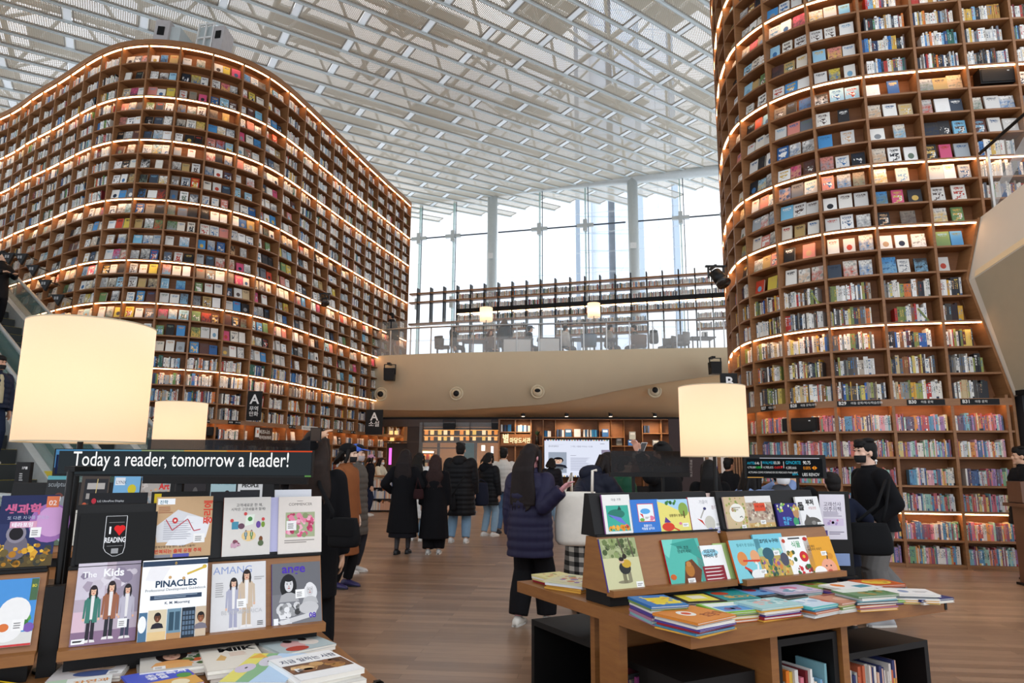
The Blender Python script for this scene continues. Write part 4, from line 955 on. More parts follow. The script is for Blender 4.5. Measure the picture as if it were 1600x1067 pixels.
T1.put('guidebook', 'book', 'white guidebook titled PINACLES with a navy top band and photo strip', MAG, 214, 320, 1001, 874, [
    ('r', 0, 0, 1, 1, 0xfbfbfa), ('p', [(.05, .75), (.3, .72), (.42, .9), (.12, .93)], 0xece9e8), ('r', 0, .92, 1, .985, NAVY), ('t', '◊', .5, .925, .06, 0xc9a24a, 'CENTER'),
    ('line', [(.68, .80), (.96, .88)], .014, 0xd6b54a), ('e', .95, .885, .035, .026, 0xd6b54a), ('e', .42, .77, .025, .02, 0xc9a06a), ('e', .63, .75, .025, .02, 0xc9a06a),
    ('t', 'PINACLES', .52, .655, .112, 0x1f3a54, 'CENTER', .03), ('t', 'Professional Development Guidebook', .52, .605, .046, 0x6a6f74, 'CENTER', 0), ('r', .14, .50, .92, .555, NAVY), ('l', .2, .51, .86, .55, 2, 0x8fa0b0),
    ('t', 'K. M. Moorning', .55, .44, .046, NAVY, 'CENTER', .01),
    ('r', 0, .02, .12, .36, 0x4a6f8c), ('e', .05, .22, .06, .1, 0xf0f0f0), ('r', .13, .02, .40, .38, 0xd9c9a9), ('r', .13, .02, .40, .12, 0xe0c08a), ('h', .27, .28, .055, 0x6a4028, 0x1a1412, {'top': 0x23202c}), ('r', .41, .02, .62, .38, 0x6f8fa0), ('r', .41, .02, .62, .09, 0xb98a5a), ('r', .44, .12, .51, .34, 0x2f4a5a), ('r', .53, .12, .60, .34, 0x3a5566),
    ('r', .63, .02, .83, .38, 0x1e2a36)] + [('r', .645 + .046 * i, .05 + .06 * j, .68 + .046 * i, .095 + .06 * j, 0x5a6f84) for i in range(4) for j in range(5)] + [('r', .84, .02, 1, .38, 0xc9b49a), ('h', .92, .24, .06, 0x8a5434, 0x1c1414, {'top': 0x77727c})], 0xfbfbfa, t=.012, off=.026)
T1.put('magazine', 'magazine', 'white magazine titled AMANG with two children in grey and beige clothes', MAG, 328, 415, 987, 879, [
    ('r', 0, 0, 1, 1, 0xd9d7d6), ('t', 'AMANG', .02, .84, .155, 0x8a9ac4, 'LEFT', 0, 1.0), ('f', .40, .03, .74, 0xe2b79c, 0x2a2220, 0xa9a9bb, 0xa4a4b8), ('f', .64, .05, .83, 0xdcb094, 0x2a1f1c, 0xc9b49c, 0xc4ae94), ('l', .07, .5, .24, .72, 7, 0xa9a7a6), ('l', .78, .72, .97, .78, 2, 0xa9a7a6), ('t', 'BEYOND', .18, .25, .08, 0xb9b7b8), ('t', 'AMERICA', .5, .25, .08, 0xb9b7b8), ('l', .84, .06, .97, .13, 3, 0x5a5a5a)] + STICK(.46, .33, .13), 0xd9d7d6)
T1.put('magazine', 'magazine', 'black and white magazine titled ange, woman holding a baby', MAG, 425, 503, 977, 879, [
    ('r', 0, 0, 1, 1, 0x77777b), ('r', 0, .5, 1, 1, 0x6a6a6e), ('e', .33, .62, .17, .20, 0x1c1c1e), ('h', .34, .64, .12, 0xd6d4d3, 0x1b1b1d, {'top': 0xa9a8a8, 'longhair': True}), ('b', .08, .12, .62, .36, [0xd0cfce, 0xe4e3e2, 0x9a9a9a, 0x3a3a3a], 26, .08), ('e', .78, .5, .14, .15, 0xdcdbda), ('h', .77, .54, .10, 0xc9c7c6, 0xe2e0df, {'top': 0xb9b8b7}), ('e', .74, .26, .2, .1, 0xc4c2c1), ('p', [(.1, .08), (.9, .2), (.86, .12), (.2, .02)], 0xcfcecd),
    ('t', 'ange', .2, .84, .20, 0x4b2fa8, 'LEFT', .02, 1.05), ('t', '08', .74, .1, .11, 0x4b2fa8, 'LEFT', .03), ('r', .03, .03, .12, .13, 0xf0f0f0), ('l', .16, .03, .4, .13, 4, 0xe8e8e8)] + STICK(.47, .42, .14), 0x77777b, spine=0x4b2fa8)
T1.put('magazine', 'magazine', 'blue sky and green hedge children magazine on the lower tier cut by the left edge', MAG, -40, 46, 1012, 906, [
    ('r', 0, 0, 1, 1, 0x4a90d0), ('r', 0, 0, 1, .2, 0xd8d6cf), ('b', .0, .2, 1, .5, [0x3f7a3a, 0x5a9a4a, 0xe8f0e4, 0x2f5f30], 26, .1), ('e', .62, .5, .3, .22, 0xeceae6), ('e', .5, .25, .3, .18, 0xeceae6), ('e', .45, .28, .1, .06, 0xd8743a), ('e', .92, .26, .1, .07, 0x7a5aa8), ('r', .86, .66, 1, .99, 0x4a6a4a), ('t', 'BO', .88, .86, .06, 0xe0d040, 'LEFT', .02), ('r', 0, 0, 1, .03, 0xc83a3a)] + STICK(.60, .22, .17), 0xeae8e4)
T2.put('magazine', 'magazine', 'beige exam magazine with graph papers and red Korean headline', MAG, 238, 328, 870, 776, [
    ('r', 0, 0, 1, 1, 0xc4a27a), ('p', [(.05, .25), (.0, .5), (.38, .78), (.95, .6), (.75, .25)], 0xd6d6d8), ('p', [(.2, .2), (.55, .68), (.98, .62), (.9, .3), (.5, .18)], 0xe6e6e8), ('l', .15, .28, .7, .6, 9, 0xb9b9bf), ('line', [(.18, .62), (.30, .44), (.56, .62), (.68, .42), (.80, .44)], .008, 0xb83040), ('e', .34, .60, .05, .05, 0xc83a3a), ('e', .34, .6, .02, .02, 0xf0e0d8),
    ('r', .02, .87, .32, .97, 0xf2f4f4), ('t', '진학', .05, .885, .07, 0x3a7a8a, 'LEFT', .02), ('l', .04, .72, .3, .84, 4, 0xa06a4a), ('tv', '풍리에', .98, .52, .15, 0xd8422e), ('t', '문제은행 수능 영어, 실제로 나올까?', .03, .16, .042, 0x2a2a2a), ('t', '반복되는 출제 유형 주목', .02, .075, .072, 0xd03a2a, 'LEFT', .02), ('r', .02, 0, .3, .05, 0x8a8a90), ('r', .34, 0, .62, .055, 0x5a5aa8)] + STICK(.68, .22, .15), 0xc4a27a)
T2.put('magazine', 'magazine', 'pale grey gift catalogue with small toys and brown spine', MAG, 346, 421, 868, 777, [
    ('r', 0, 0, 1, 1, 0xdbd6ce), ('t', '고객새로운 한 해,', .54, .84, .062, 0x3a3a3a, 'CENTER', .01), ('t', '시작은 고양새들과 함께!', .52, .77, .058, 0x3a3a3a, 'CENTER', .01), ('p', [(.45, .5), (.63, .53), (.66, .7), (.48, .69)], 0xe6efe0), ('e', .56, .62, .05, .04, 0x4a8a4a), ('r', .18, .45, .32, .58, 0x4a90a8), ('e', .38, .5, .07, .05, 0x6a4a5a), ('e', .74, .52, .05, .06, 0x6a4a9a), ('e', .84, .52, .04, .05, 0x7a9a3a), ('e', .54, .33, .15, .09, 0xe8c88a), ('f', .48, .26, .17, 0xe8b99a, 0x2a2a2a, 0x3f7a8a, 0x3f7a8a), ('f', .60, .26, .17, 0xe8b99a, 0x2a2a2a, 0x5a8a4a, 0x5a8a4a), ('b', .17, .14, .38, .27, [0xd88a9a, 0x8a4a5a, 0xc9a0b0], 9, .05), ('e', .8, .27, .04, .05, 0x7a4a2a), ('e', .8, .2, .06, .05, 0x5a6a4a), ('e', .18, .6, .035, .03, 0xd04a4a), ('e', .46, .71, .035, .03, 0xd04a4a), ('e', .84, .61, .035, .03, 0xd04a4a)], 0xdbd6ce, spine=0x8a3f26, t=.014)
T2.put('magazine', 'magazine', 'cream catalogue titled COMMENCER with a square photo of pink flowers', MAG, 434, 502, 864, 776, [
    ('r', 0, 0, 1, 1, 0xe3dad0), ('t', 'COMMENCER', .5, .84, .068, 0x3a3430, 'CENTER', 0), ('l', .42, .91, .58, .93, 1, 0x8a8078), ('r', .16, .28, .84, .72, 0xa8b08a), ('b', .16, .28, .84, .72, [0xd85a80, 0xe888a4, 0xb83a60, 0xf0b0c0, 0x8a9a6a, 0xc8486a], 60, .07), ('l', .14, .17, .84, .24, 2, 0x9a928a)] + STICK(.18, .4, .17), 0xe3dad0, t=.012)
for px0, px1, pyb, pyt, D, c, lab in (
    (133, 226, 832, 770, [('r', 0, 0, 1, 1, 0x101014), ('r', .06, 0, 1, .62, 0x2a2440), ('e', .6, .1, .55, .3, 0xd8502a), ('e', .62, .08, .3, .14, 0xf0c060), ('b', .08, .3, 1, .6, [0x3a3560, 0x6a3a4a, 0x24203a], 14, .15), ('e', .08, .8, .04, .07, 0xc02a3a), ('t', 'LG UltraFine Display', .14, .77, .07, 0xd8d8d8)], 0x101014, 'black monitor advert with a sunset sky behind the black board on the left rack'),
    (232, 322, 830, 768, [('r', 0, 0, 1, 1, 0x161614), ('r', .05, .6, .17, .95, 0xe0c020), ('e', .7, .2, .4, .3, 0x3a3420)], 0x161614, 'black magazine with a small yellow square behind the beige exam magazine'),
    (326, 400, 830, 768, [('r', 0, 0, 1, 1, 0x2a2a2e), ('t', 'BE', .3, .5, .3, 0x46464c, 'LEFT', .03)], 0xb0b0b0, 'dark grey magazine behind the gift catalogue on the left rack'),
    (428, 486, 830, 765, [('r', 0, 0, 1, 1, 0xd8d8dc), ('t', '#', .75, .4, .3, 0x6a3a4a)], 0xd8d8dc, 'pale grey magazine behind the flower catalogue on the left rack')):
    T2.put('magazine', 'magazine', lab, MAG, px0, px1, pyb, pyt, D, c, t=.006, off=-.012 - .05)
T2.put('magazine', 'magazine', 'lavender magazine edge between gift catalogue and flower catalogue', MAG, 421, 434, 862, 777, [], 0xb9b8d8, t=.006, off=.0)
T2.put('magazine', 'magazine', 'science magazine with an astronaut in yellow flowers, number 02 on its cover', MAG, -14, 79, 886, 774, [
    ('r', 0, 0, 1, 1, 0x27305a), ('r', 0, .6, 1, 1, 0x1e2650), ('e', .88, .6, .36, .28, 0x9a6aa8), ('e', .92, .62, .28, .22, 0xc99ac8), ('r', 0, 0, 1, .16, 0x5a4a28), ('b', 0, 0, 1, .34, [0xd8a030, 0xb07820, 0x6a5a30, 0xe8b840, 0x3a3a30], 60, .07), ('e', .35, .28, .2, .18, 0x6a6470), ('e', .33, .46, .17, .13, 0x8a8490), ('e', .33, .46, .12, .09, 0x140f16), ('r', .78, .82, 1, .98, 0xd8744a), ('t', '02', .82, .85, .10, 0xf0e0d8, 'LEFT', .01), ('t', '생과학', .08, .74, .16, 0xc8608a, 'LEFT', .04), ('t', '또 다른 지구를 만드는', .14, .66, .055, 0xb9c0d8), ('r', .2, .54, .66, .63, 0xd8a0b8), ('t', '테라포밍', .23, .555, .07, 0xf4f0f4, 'LEFT', .03)] + STICK(.56, .4, .14), 0x27305a)
# black board with the reading sticker
o = T2.put('notice_board', 'board', 'plain black board bearing a sticker that says I love reading', None, 117, 240, 879, 801, [
    ('line', [(.33, .93), (.33, .30), (.36, .22), (.45, .13), (.50, .13), (.58, .18), (.60, .3), (.60, .93), (.33, .93)], .004, 0xd0d0d0), ('line', [(.37, .8), (.57, .8)], .004, 0x8a8a8a), ('t', 'I', .375, .575, .20, 0xf4f4f4, 'LEFT', .03), ('e', .485, .68, .042, .06, 0xe01818), ('e', .545, .68, .042, .06, 0xe01818), ('p', [(.445, .665), (.515, .53), (.585, .665)], 0xe01818), ('t', 'READING', .47, .40, .145, 0xf2f2f2, 'CENTER', .02, .62), ('line', [(.37, .33), (.57, .33)], .004, 0x8a8a8a), ('r', .43, .18, .52, .28, 0x9a9a9a)], 0x060606, t=.02, off=.004)
o.children[0].name = 'core'
# flat stacks on the left table
def flat_book(name, cat, label, group, z, t, TL, TR, BL, D, col, spine=None, hard=False):
    tl, tr, bl = (atz(*p, z) for p in (TL, TR, BL)); R_ = tr - tl; U_ = tl - bl
    return book_at(name, cat, label, group, bl, R_, U_, np.linalg.norm(R_), abs((U_ - nrmz(R_) * (U_ @ nrmz(R_))) @ nrmz(U_ - nrmz(R_) * (U_ @ nrmz(R_)))), t, col, D, spine, hard)
FM = 'magazines lying on the left table'
def under(base, z0, n, t, cols, labf, name='magazine', cat='magazine', grp=FM):
    return z0
portrait = lambda hair, skin, bgc, topc: [('r', 0, 0, 1, 1, bgc), ('h', .52, .6, .22, skin, hair, {'top': topc, 'longhair': True})]
SPEC = [  # label, TL, TR, BL, thickness, colour, design, books beneath (labels, colours)
    ('magazine with a reclining blonde woman, lying below the children magazine', (83, 1030), (188, 1022), (70, 1066), .006, 0xd2ccc6, [('r', 0, 0, 1, 1, 0xcfc8c4), ('e', .5, .45, .34, .22, 0xb99a80), ('e', .5, .5, .2, .16, 0xe0b8a4), ('e', .6, .2, .3, .12, 0x4a5a88), ('e', .85, .75, .15, .15, 0x4a5a88)] + STICK(.78, .1, .16), [('grey magazine under the reclining blonde cover', 0xb9b4ae)], .01),
    ('magazine with a woman in an orange striped blouse, lying under the guidebook', (215, 1019), (308, 1009), (218, 1052), .008, 0xd8d2c8, [('r', 0, 0, 1, 1, 0xcfcabf), ('b', .6, .1, 1, 1, [0x3a5a34, 0x6a7a4a, 0xc8603a], 20, .1), ('e', .5, .62, .26, .3, 0x241a18), ('h', .5, .6, .2, 0xe0b094, 0x241a18, {'top': 0xe0a060}), ('r', .2, .05, .8, .25, 0xe0a868)] + STICK(.2, .05, .14), [('white magazine under the striped blouse cover', 0xdad6ce), ('grey magazine lowest under the striped blouse cover', 0xa9a49e)], .012),
    ('cream magazine titled MilK with a drawn animal, lying below the AMANG cover', (325, 1013), (411, 1003), (324, 1050), .01, 0xe6dfcf, [('r', 0, 0, 1, 1, 0xe4ddcd), ('t', 'MilK', .3, .74, .24, 0x1a1a1a, 'LEFT', .04), ('p', [(.2, .4), (.32, .62), (.4, .5), (.34, .36)], 0xd8b070), ('l', .46, .5, .8, .68, 3, 0xd8b8a4)], [('off-white magazine directly under the cream MilK cover', 0xd8d2c6), ('grey-edged magazine lowest under the cream MilK cover', 0xb4aea4)], .014),
    ('magazine titled MilK with people on a blue grey cover, lying at the table end', (423, 998), (503, 984), (440, 1022), .008, 0xb4c0c0, [('r', 0, 0, 1, 1, 0xb4c2c2), ('t', 'MilK', .32, .74, .24, 0x1c1c1c, 'LEFT', .04), ('e', .4, .4, .2, .24, 0xd8a8a4), ('e', .7, .42, .16, .2, 0xe6dcd0), ('e', .35, .14, .2, .14, 0xb8483a), ('e', .4, .62, .07, .1, 0x2a1f1c), ('e', .68, .62, .07, .1, 0x2a1f1c)], [('white magazine under the blue grey MilK cover', 0xdcd8d0), ('pale magazine lowest under the blue grey MilK cover', 0xc4beb4)], .014),
    ('thick white magazine with a picture strip of wooden tools, at the table corner', (447, 1027), (538, 1011), (470, 1064), .016, 0xf2f1ee, [('r', 0, 0, 1, 1, 0xf0efec), ('t', '지금 일하는 사람', .08, .72, .17, 0x2a3050, 'LEFT', .02), ('r', .02, .24, .98, .62, 0x6a4830), ('b', .02, .24, .98, .62, [0xc89a60, 0x4a3020, 0xa87840, 0x8a5a38, 0xe0b880], 22, .11)] + STICK(.12, .32, .13), [('white thick magazine second in the pile at the table corner', 0xece9e2), ('white thick magazine third in the pile at the table corner', 0xdedad2), ('brown-spined magazine lowest in the pile at the table corner', 0xd0cabe)], .014),
    ('pale blue and yellow children book with cartoon animals, lying near the table edge', (356, 1021), (447, 1021), (341, 1066), .006, 0xbcd4ea, [('r', 0, 0, 1, 1, 0xbcd6ee), ('r', 0, 0, .3, 1, 0xe6dc6a), ('p', [(.25, 0), (.45, 0), (.5, .4), (.42, 1), (.25, 1)], 0x8ab888), ('e', .42, .72, .17, .2, 0xd8d4dc), ('p', [(.0, .8), (.32, .84), (.1, 1)], 0xe8b04a), ('e', .15, .45, .15, .16, 0xd0c4d4), ('e', .40, .70, .02, .03, 0x222222), ('e', .16, .46, .02, .03, 0x222222), ('t', '오\n비치\n오이소', .68, .74, .17, 0x5a8ad0, 'LEFT', .03)], [('pink magazine under the pale blue children book', 0xe0c8c4), ('white magazine lowest under the pale blue children book', 0xdcd8d0)], .018),
    ('blue and orange children magazine lying at the bottom edge of the photo', (193, 1056), (290, 1039), (215, 1085), .006, 0x4a5ac0, [('r', 0, .42, 1, 1, 0x4a5cc4), ('r', 0, 0, 1, .42, 0xe0a850), ('t', '초등독서\n평설', .3, .68, .15, 0xe8e8f4, 'LEFT', .04), ('e', .85, .5, .12, .12, 0x5a9a4a), ('e', .7, .2, .14, .14, 0xf0e0b8)], [('red magazine poking out under the blue and orange one', 0xc83a34)], .02),
    ('white magazine with orange lettering lying at the bottom edge of the photo', (70, 1066), (172, 1054), (60, 1095), .006, 0xe6e8e2, [('r', 0, 0, 1, 1, 0xe8eae4), ('t', '자연과', .4, .66, .2, 0xd8904a, 'LEFT', .03), ('r', 0, .5, .3, 1, 0xb8d0b4)], [('grey magazine under the white one with orange lettering', 0xb4b4ae)], .016),
    ('yellow bordered magazine with a dark orange photo at the far left of the table', (-20, 1052), (36, 1036), (-14, 1090), .006, 0xe8c020, [('r', 0, 0, 1, 1, 0xe8c020), ('r', .08, .08, .92, .92, 0x2a1c10), ('b', .1, .1, .9, .8, [0xd87820, 0xa85010, 0x3a2410], 16, .2)], [('yellow bordered magazine second in the pile at the far left', 0xe4bc1c), ('yellow magazine lowest in the pile at the far left', 0xdab41c)], .010)]
for lab, TL_, TR_, BL_, t_, col, D, lower, bt in SPEC:
    z = .721 + bt * len(lower) + t_
    flat_book('magazine', 'magazine', lab, FM, z, t_, TL_, TR_, BL_, D, col)
    a, b2, c_ = (atz(*p, z) for p in (TL_, TR_, BL_)); R_ = nrmz(b2 - a); U_ = a - c_; h_ = np.linalg.norm(U_ - R_ * (U_ @ R_)); U_ = nrmz(U_ - R_ * (U_ @ R_)); w_ = np.linalg.norm(b2 - a)
    for i, (l2, c2_) in enumerate(lower):
        r_ = random.Random(len(lab) + i); an = r_.uniform(-.07, .07); R2 = R_ * math.cos(an) + U_ * math.sin(an); U2 = U_ * math.cos(an) - R_ * math.sin(an)
        zz = z - t_ - bt * i - .0006; P_ = c_ + R_ * r_.uniform(-.008, .012) + U_ * r_.uniform(-.012, .006); P_ = np.array([P_[0], P_[1], zz])
        book_at('magazine', 'magazine', l2, FM, P_, R2, U2, w_, h_, bt - .0008, c2_, [('r', 0, 0, 1, 1, c2_), ('l', .1, .1, .9, .5, 4, 0x8a8a8a)], 0x8a3f30 if 'brown-spined' in l2 else None)
# ---------------------------------------------------------------- message display, its post and the tinted glass behind it
Y0 = 2.86
a, b2 = atY(84, 742, Y0), atY(488, 705, Y0)
t = thing('message_display', 'wide dark display bar reading Today a reader, tomorrow a leader!', 'display', ((a[0] + b2[0]) / 2, Y0, a[2]))
MB().box(a[0] - .008, b2[0] + .002, Y0, Y0 + .03, a[2] - .004, b2[2] + .004).build('housing', BLACK, t)
m = MB(); m.paint(0x2d3337); m.box(a[0] + .014, b2[0] - .002, Y0 - .004, Y0 - .0005, a[2] + .004, b2[2] - .004); m.build('screen', SCREEN, t)
m = MB(); n_ = 24
for i in range(n_):
    f = i / n_; c = (0x4a8ab8, 0x5a94b0, 0x8a9a70, 0xc89a4a, 0xd87a2a, 0xd84a24)[min(5, int(f * 6))]; m.paint(c); x0 = a[0] + (b2[0] - a[0]) * f; x1 = a[0] + (b2[0] - a[0]) * (f + 1 / n_); m.box(x0, x1, Y0 - .004, Y0 - .0005, b2[2] - .004, b2[2] + .001)
m.build('top_edge', SCREEN, t); m = MB(); m.paint(0x4a7ea8); m.box(a[0], a[0] + .013, Y0 - .004, Y0 - .0005, a[2] + .03, b2[2] - .004); m.paint(0x1c2440); m.box(a[0] + .004, a[0] + .013, Y0 - .0042, Y0 - .0005, a[2] + .004, b2[2] - .02); m.build('side_edge', SCREEN, t); m = MB(); m.paint(0x5a8a4a); m.box(b2[0] - .025, b2[0], Y0 - .004, Y0 - .0005, a[2] - .002, a[2] + .004)
m.build('corner_mark', SCREEN, t)
m = MB(); m.paint(0xffffff); p = atY(114, 730, Y0); e_ = atY(451, 730, Y0); z_ = atY(282, 728.5, Y0)[2]
m.text('Today a reader, tomorrow a leader!', lambda x, y: (p[0] + x, Y0 - .006, z_ + y), (b2[2] - a[2]) * .82, 'LEFT', .002, 1.0)
xs_ = [v_[0] for v_ in m.v]; k_ = (e_[0] - p[0]) / (max(xs_) - min(xs_)); m.v = [(p[0] + (x - min(xs_)) * k_, y, z) for x, y, z in m.v]
m.build('lettering', SCREEN, t)
t = thing('display_post', 'slim black post rising between the two left rack units to carry the display', 'post', LF(-1.03, .66, .72))
p = LF(-1.03, .66, .72); MB().cyl(p, .012, atY(100, 742, p[1])[2] - .72 + .02, 12).build('pole', BLACKM, t)
MB().box(p[0] - .02, p[0] + .02, p[1] - .01, Y0 + .02 if Y0 > p[1] else p[1] + .02, 1.44, 1.46).build('bracket', BLACKM, t)
MB().cyl(p + (0, 0, .001), .05, .008, 16).build('base_plate', BLACKM, t)
Y1 = 4.2; a, b2 = atY(226, 742, Y1), atY(484, 688, Y1)
t = thing('tinted_display', 'smoked transparent display panel behind the message bar, in front of the small lamp', 'display', ((a[0] + b2[0]) / 2, Y1, a[2]))
MB().box(a[0], b2[0], Y1, Y1 + .012, a[2], b2[2]).build('glass_panel', DARKGLASS, t)
MB().box(a[0], b2[0], Y1 - .02, Y1 + .03, a[2] - .05, a[2]).build('housing', BLACK, t)
for x in (a[0] + .2, b2[0] - .2): MB().box(x, x + .03, Y1, Y1 + .03, .0, a[2] - .05).build('post', BLACKM, t)

# ---------------------------------------------------------------- lamps
def lamp_fabric():
    q = Mat('lamp_fabric'); nt_ = q.nt; f = q.noise(300, 2, q.coord('Object'))
    tl_ = q.node('BsdfTranslucent'); df = q.node('BsdfDiffuse'); mx_ = q.node('MixShader'); mx_.inputs[0].default_value = .72
    q.link(q.mix(f, (.92, .69, .52, 1), (.98, .76, .60, 1)), tl_.inputs[0]); df.inputs[0].default_value = (.85, .74, .6, 1)
    q.link(df.outputs[0], mx_.inputs[1]); q.link(tl_.outputs[0], mx_.inputs[2])
    em = q.node('Emission'); em.inputs[0].default_value = (1, .72, .45, 1); em.inputs[1].default_value = .22; ad = q.node('AddShader')
    q.link(mx_.outputs[0], ad.inputs[0]); q.link(em.outputs[0], ad.inputs[1]); q.link(ad.outputs[0], q.out.inputs[0]); return q.m
FAB = lamp_fabric()
def lamp(px0, px1, pyt, pyb, Y, zbase, watts, label, low=.5):
    a, b2 = atY((px0 + px1) / 2, pyb, Y), atY((px0 + px1) / 2, pyt, Y); r = (px1 - px0) / 2 * (Y * .985 + .0) / FPX
    t = thing('table_lamp', label, 'lamp', (a[0], Y, zbase), 'cream drum lamps'); n = 48; h = b2[2] - a[2]
    m = MB(); m.smooth = True; rg = lambda r_, z: [(a[0] + r_ * math.cos(2 * PI * k / n), Y + r_ * math.sin(2 * PI * k / n), z) for k in range(n)]
    m.loft([rg(r, a[2]), rg(r, b2[2])], caps=False); m.build('lamp_shade', FAB, t)
    for z in (a[2], b2[2] - .006):
        m = MB(); m.smooth = True; m.loft([rg(r * 1.003, z), rg(r * 1.003, z + .006), rg(r * .99, z + .006), rg(r * .99, z)], caps=False); m.build('rim', mat('rim_tape', 0xb7a98c, .6), t)
    MB().cyl((a[0], Y, zbase + .015), .012, a[2] + h * .42 - zbase - .015, 12).build('pole', BLACKM, t)
    MB().cyl((a[0], Y, zbase), .09, .015, 24).build('base', BLACKM, t)
    m = MB(); m.smooth = True; m.ell((a[0], Y, a[2] + h * low), .05, .05, .07, 14, 10); m.build('bulb', emit('bulb_glow', (1, .62, .32), 1), t)
    l_ = bpy.data.lights.new('lamp_light', 'POINT'); l_.energy = watts; l_.color = (1, .80, .54); l_.shadow_soft_size = .08
    lo = bpy.data.objects.new('lamp_light', l_); COL.objects.link(lo); lo.parent = t; lo.location = (0, 0, a[2] + h * low - zbase)
    o = [c for c in t.children if c.name.startswith('bulb')][0]; o.visible_shadow = True
    return t
lamp(34.5, 216, 509, 692, 3.05, .721, 1.65, 'large cream drum lamp glowing above the message display, nearest of the lamps', .42)
lamp(240, 316, 629, 703, 6.3, .73, 1.4, 'small cream drum lamp half hidden behind the message display and smoked glass', .4)
lamp(1065, 1168, 604, 714, 4.62, .721, 1.3, 'cream drum lamp glowing over the right picture book rack', .35)
# ---------------------------------------------------------------- second magazine table, half hidden behind the left rack
SF = frame((-1.55, 5.75), (.93, .37), (-.37, .93))
t = thing('display_table', 'second wooden magazine table half hidden behind the left rack', 'table', SF(-1.2, .5, 0))
MB().box(-2.3, .1, -.1, .95, .66, .72, SF).build('tabletop', TABLEW, t)
for u in (-2.2, -.1): MB().box(u, u + .06, .0, .85, 0, .66, SF).build('leg_panel', TABLEW, t)
rack(SF, -2.2, 0, .0, .80, 'dark two-tier magazine rack on the second table, behind the message display', 'magazine_rack')
S1, S2 = Tier(SF, .052, .822, .15, 1.09), Tier(SF, .175, 1.092, .22, 1.31)
SG = 'magazines on the rack behind'
for px0, px1, D, c, lab in (
    (66, 109, [('r', 0, 0, 1, 1, 0x2a2c2e), ('r', 0, .88, 1, 1, 0x5aa0a8), ('t', 'sculpture', .06, .68, .2, 0x9aa0a4, 'LEFT', 0, .75), ('e', .5, .3, .2, .2, 0x6a3a30), ('e', .7, .2, .16, .2, 0x8a8f94)] + STICK(.4, .25, .14), 0x2a2c2e, 'black magazine titled sculpture on the rack behind the left post'),
    (121, 165, [('r', 0, 0, 1, 1, 0x4a3f38), ('r', .12, .2, .95, .9, 0x26262a), ('r', .22, .6, .85, .78, 0xb9b4ae), ('r', .22, .32, .85, .48, 0xa49e98), ('e', .2, .15, .08, .07, 0xc85a3a), ('line', [(.55, .4), (.57, .9)], .015, 0xd8c080)], 0x3a302a, 'brown and black magazine with two pale bars on the rack behind'),
    (172, 214, [('r', 0, 0, 1, 1, 0x7ab4dc), ('r', .05, .72, .42, .94, 0xe8ecf0), ('t', 'LYNX', .08, .76, .13, 0x3a4a6a, 'LEFT', 0, .8), ('e', .7, .6, .16, .14, 0xd8c830), ('e', .3, .25, .2, .14, 0xd0c020), ('b', 0, 0, 1, .5, [0x5aa0d0, 0x8ac4e4, 0xa8d4ec], 14, .12)], 0x7ab4dc, 'light blue magazine titled LYNX with yellow fruit shapes'),
    (216, 262, [('r', 0, 0, 1, 1, 0xb4aca4), ('b', 0, 0, 1, .8, [0xc88a5a, 0xa89a90, 0xd8b088, 0x8a98a0, 0xd0c8c0], 50, .07), ('r', 0, .86, 1, 1, 0x5a98cc), ('t', 'Art', .62, .6, .24, 0xd83030, 'LEFT', .04)], 0xb4aca4, 'speckled grey magazine with the red title Art'),
    (270, 318, [('r', 0, 0, 1, 1, 0x2a2628), ('r', 0, 0, .22, 1, 0x1c1a1c), ('tv', 'THEATRE+', .2, .05, .17, 0xd04030), ('e', .66, .4, .1, .26, 0x5a5654)], 0xd8c8b8, 'black magazine with THEATRE in red running up its side'),
    (326, 366, [('r', 0, 0, 1, 1, 0xa8c4c8), ('t', 'The Musical', .5, .74, .16, 0x6a9aa4, 'CENTER', .02, .8), ('h', .42, .35, .13, 0xe0b49a, 0x2a201e, {'top': 0xd8b0a8}), ('h', .66, .4, .13, 0xe6bca4, 0x241c1c, {'top': 0xd09090, 'longhair': True})], 0xa8c4c8, 'pale blue magazine titled The Musical with a couple on it'),
    (369, 408, [('r', 0, 0, 1, 1, 0xdcdcda), ('t', 'JAZZ\nPEOPLE', .5, .8, .14, 0x1c1c1c, 'CENTER', .04), ('r', .1, .1, .9, .58, 0x2a2a2c), ('e', .5, .35, .14, .16, 0x8a7a6a)], 0xdcdcda, 'white magazine titled JAZZ PEOPLE with a dark photo')):
    S2.put('magazine', 'magazine', lab, SG, px0, px1, 797, 743, D, c, t=.008)
S1.put('magazine', 'magazine', 'dark magazine with yellow letters low on the rack behind, beside the post', SG, 80, 106, 852, 797, [('r', 0, 0, 1, 1, 0x5a6a58), ('t', 'FOTO', .05, .78, .16, 0xd8d060, 'LEFT', .03), ('e', .5, .3, .3, .2, 0x9ab0b0)], 0x4a5a50, t=.008)
S1.put('magazine', 'magazine', 'pale magazine low on the rack behind, right of the post', SG, 106, 140, 852, 797, [('r', 0, 0, 1, 1, 0xd0ccc0), ('l', .2, .2, .8, .8, 6, 0xa8a498)], 0xd0ccc0, t=.008)
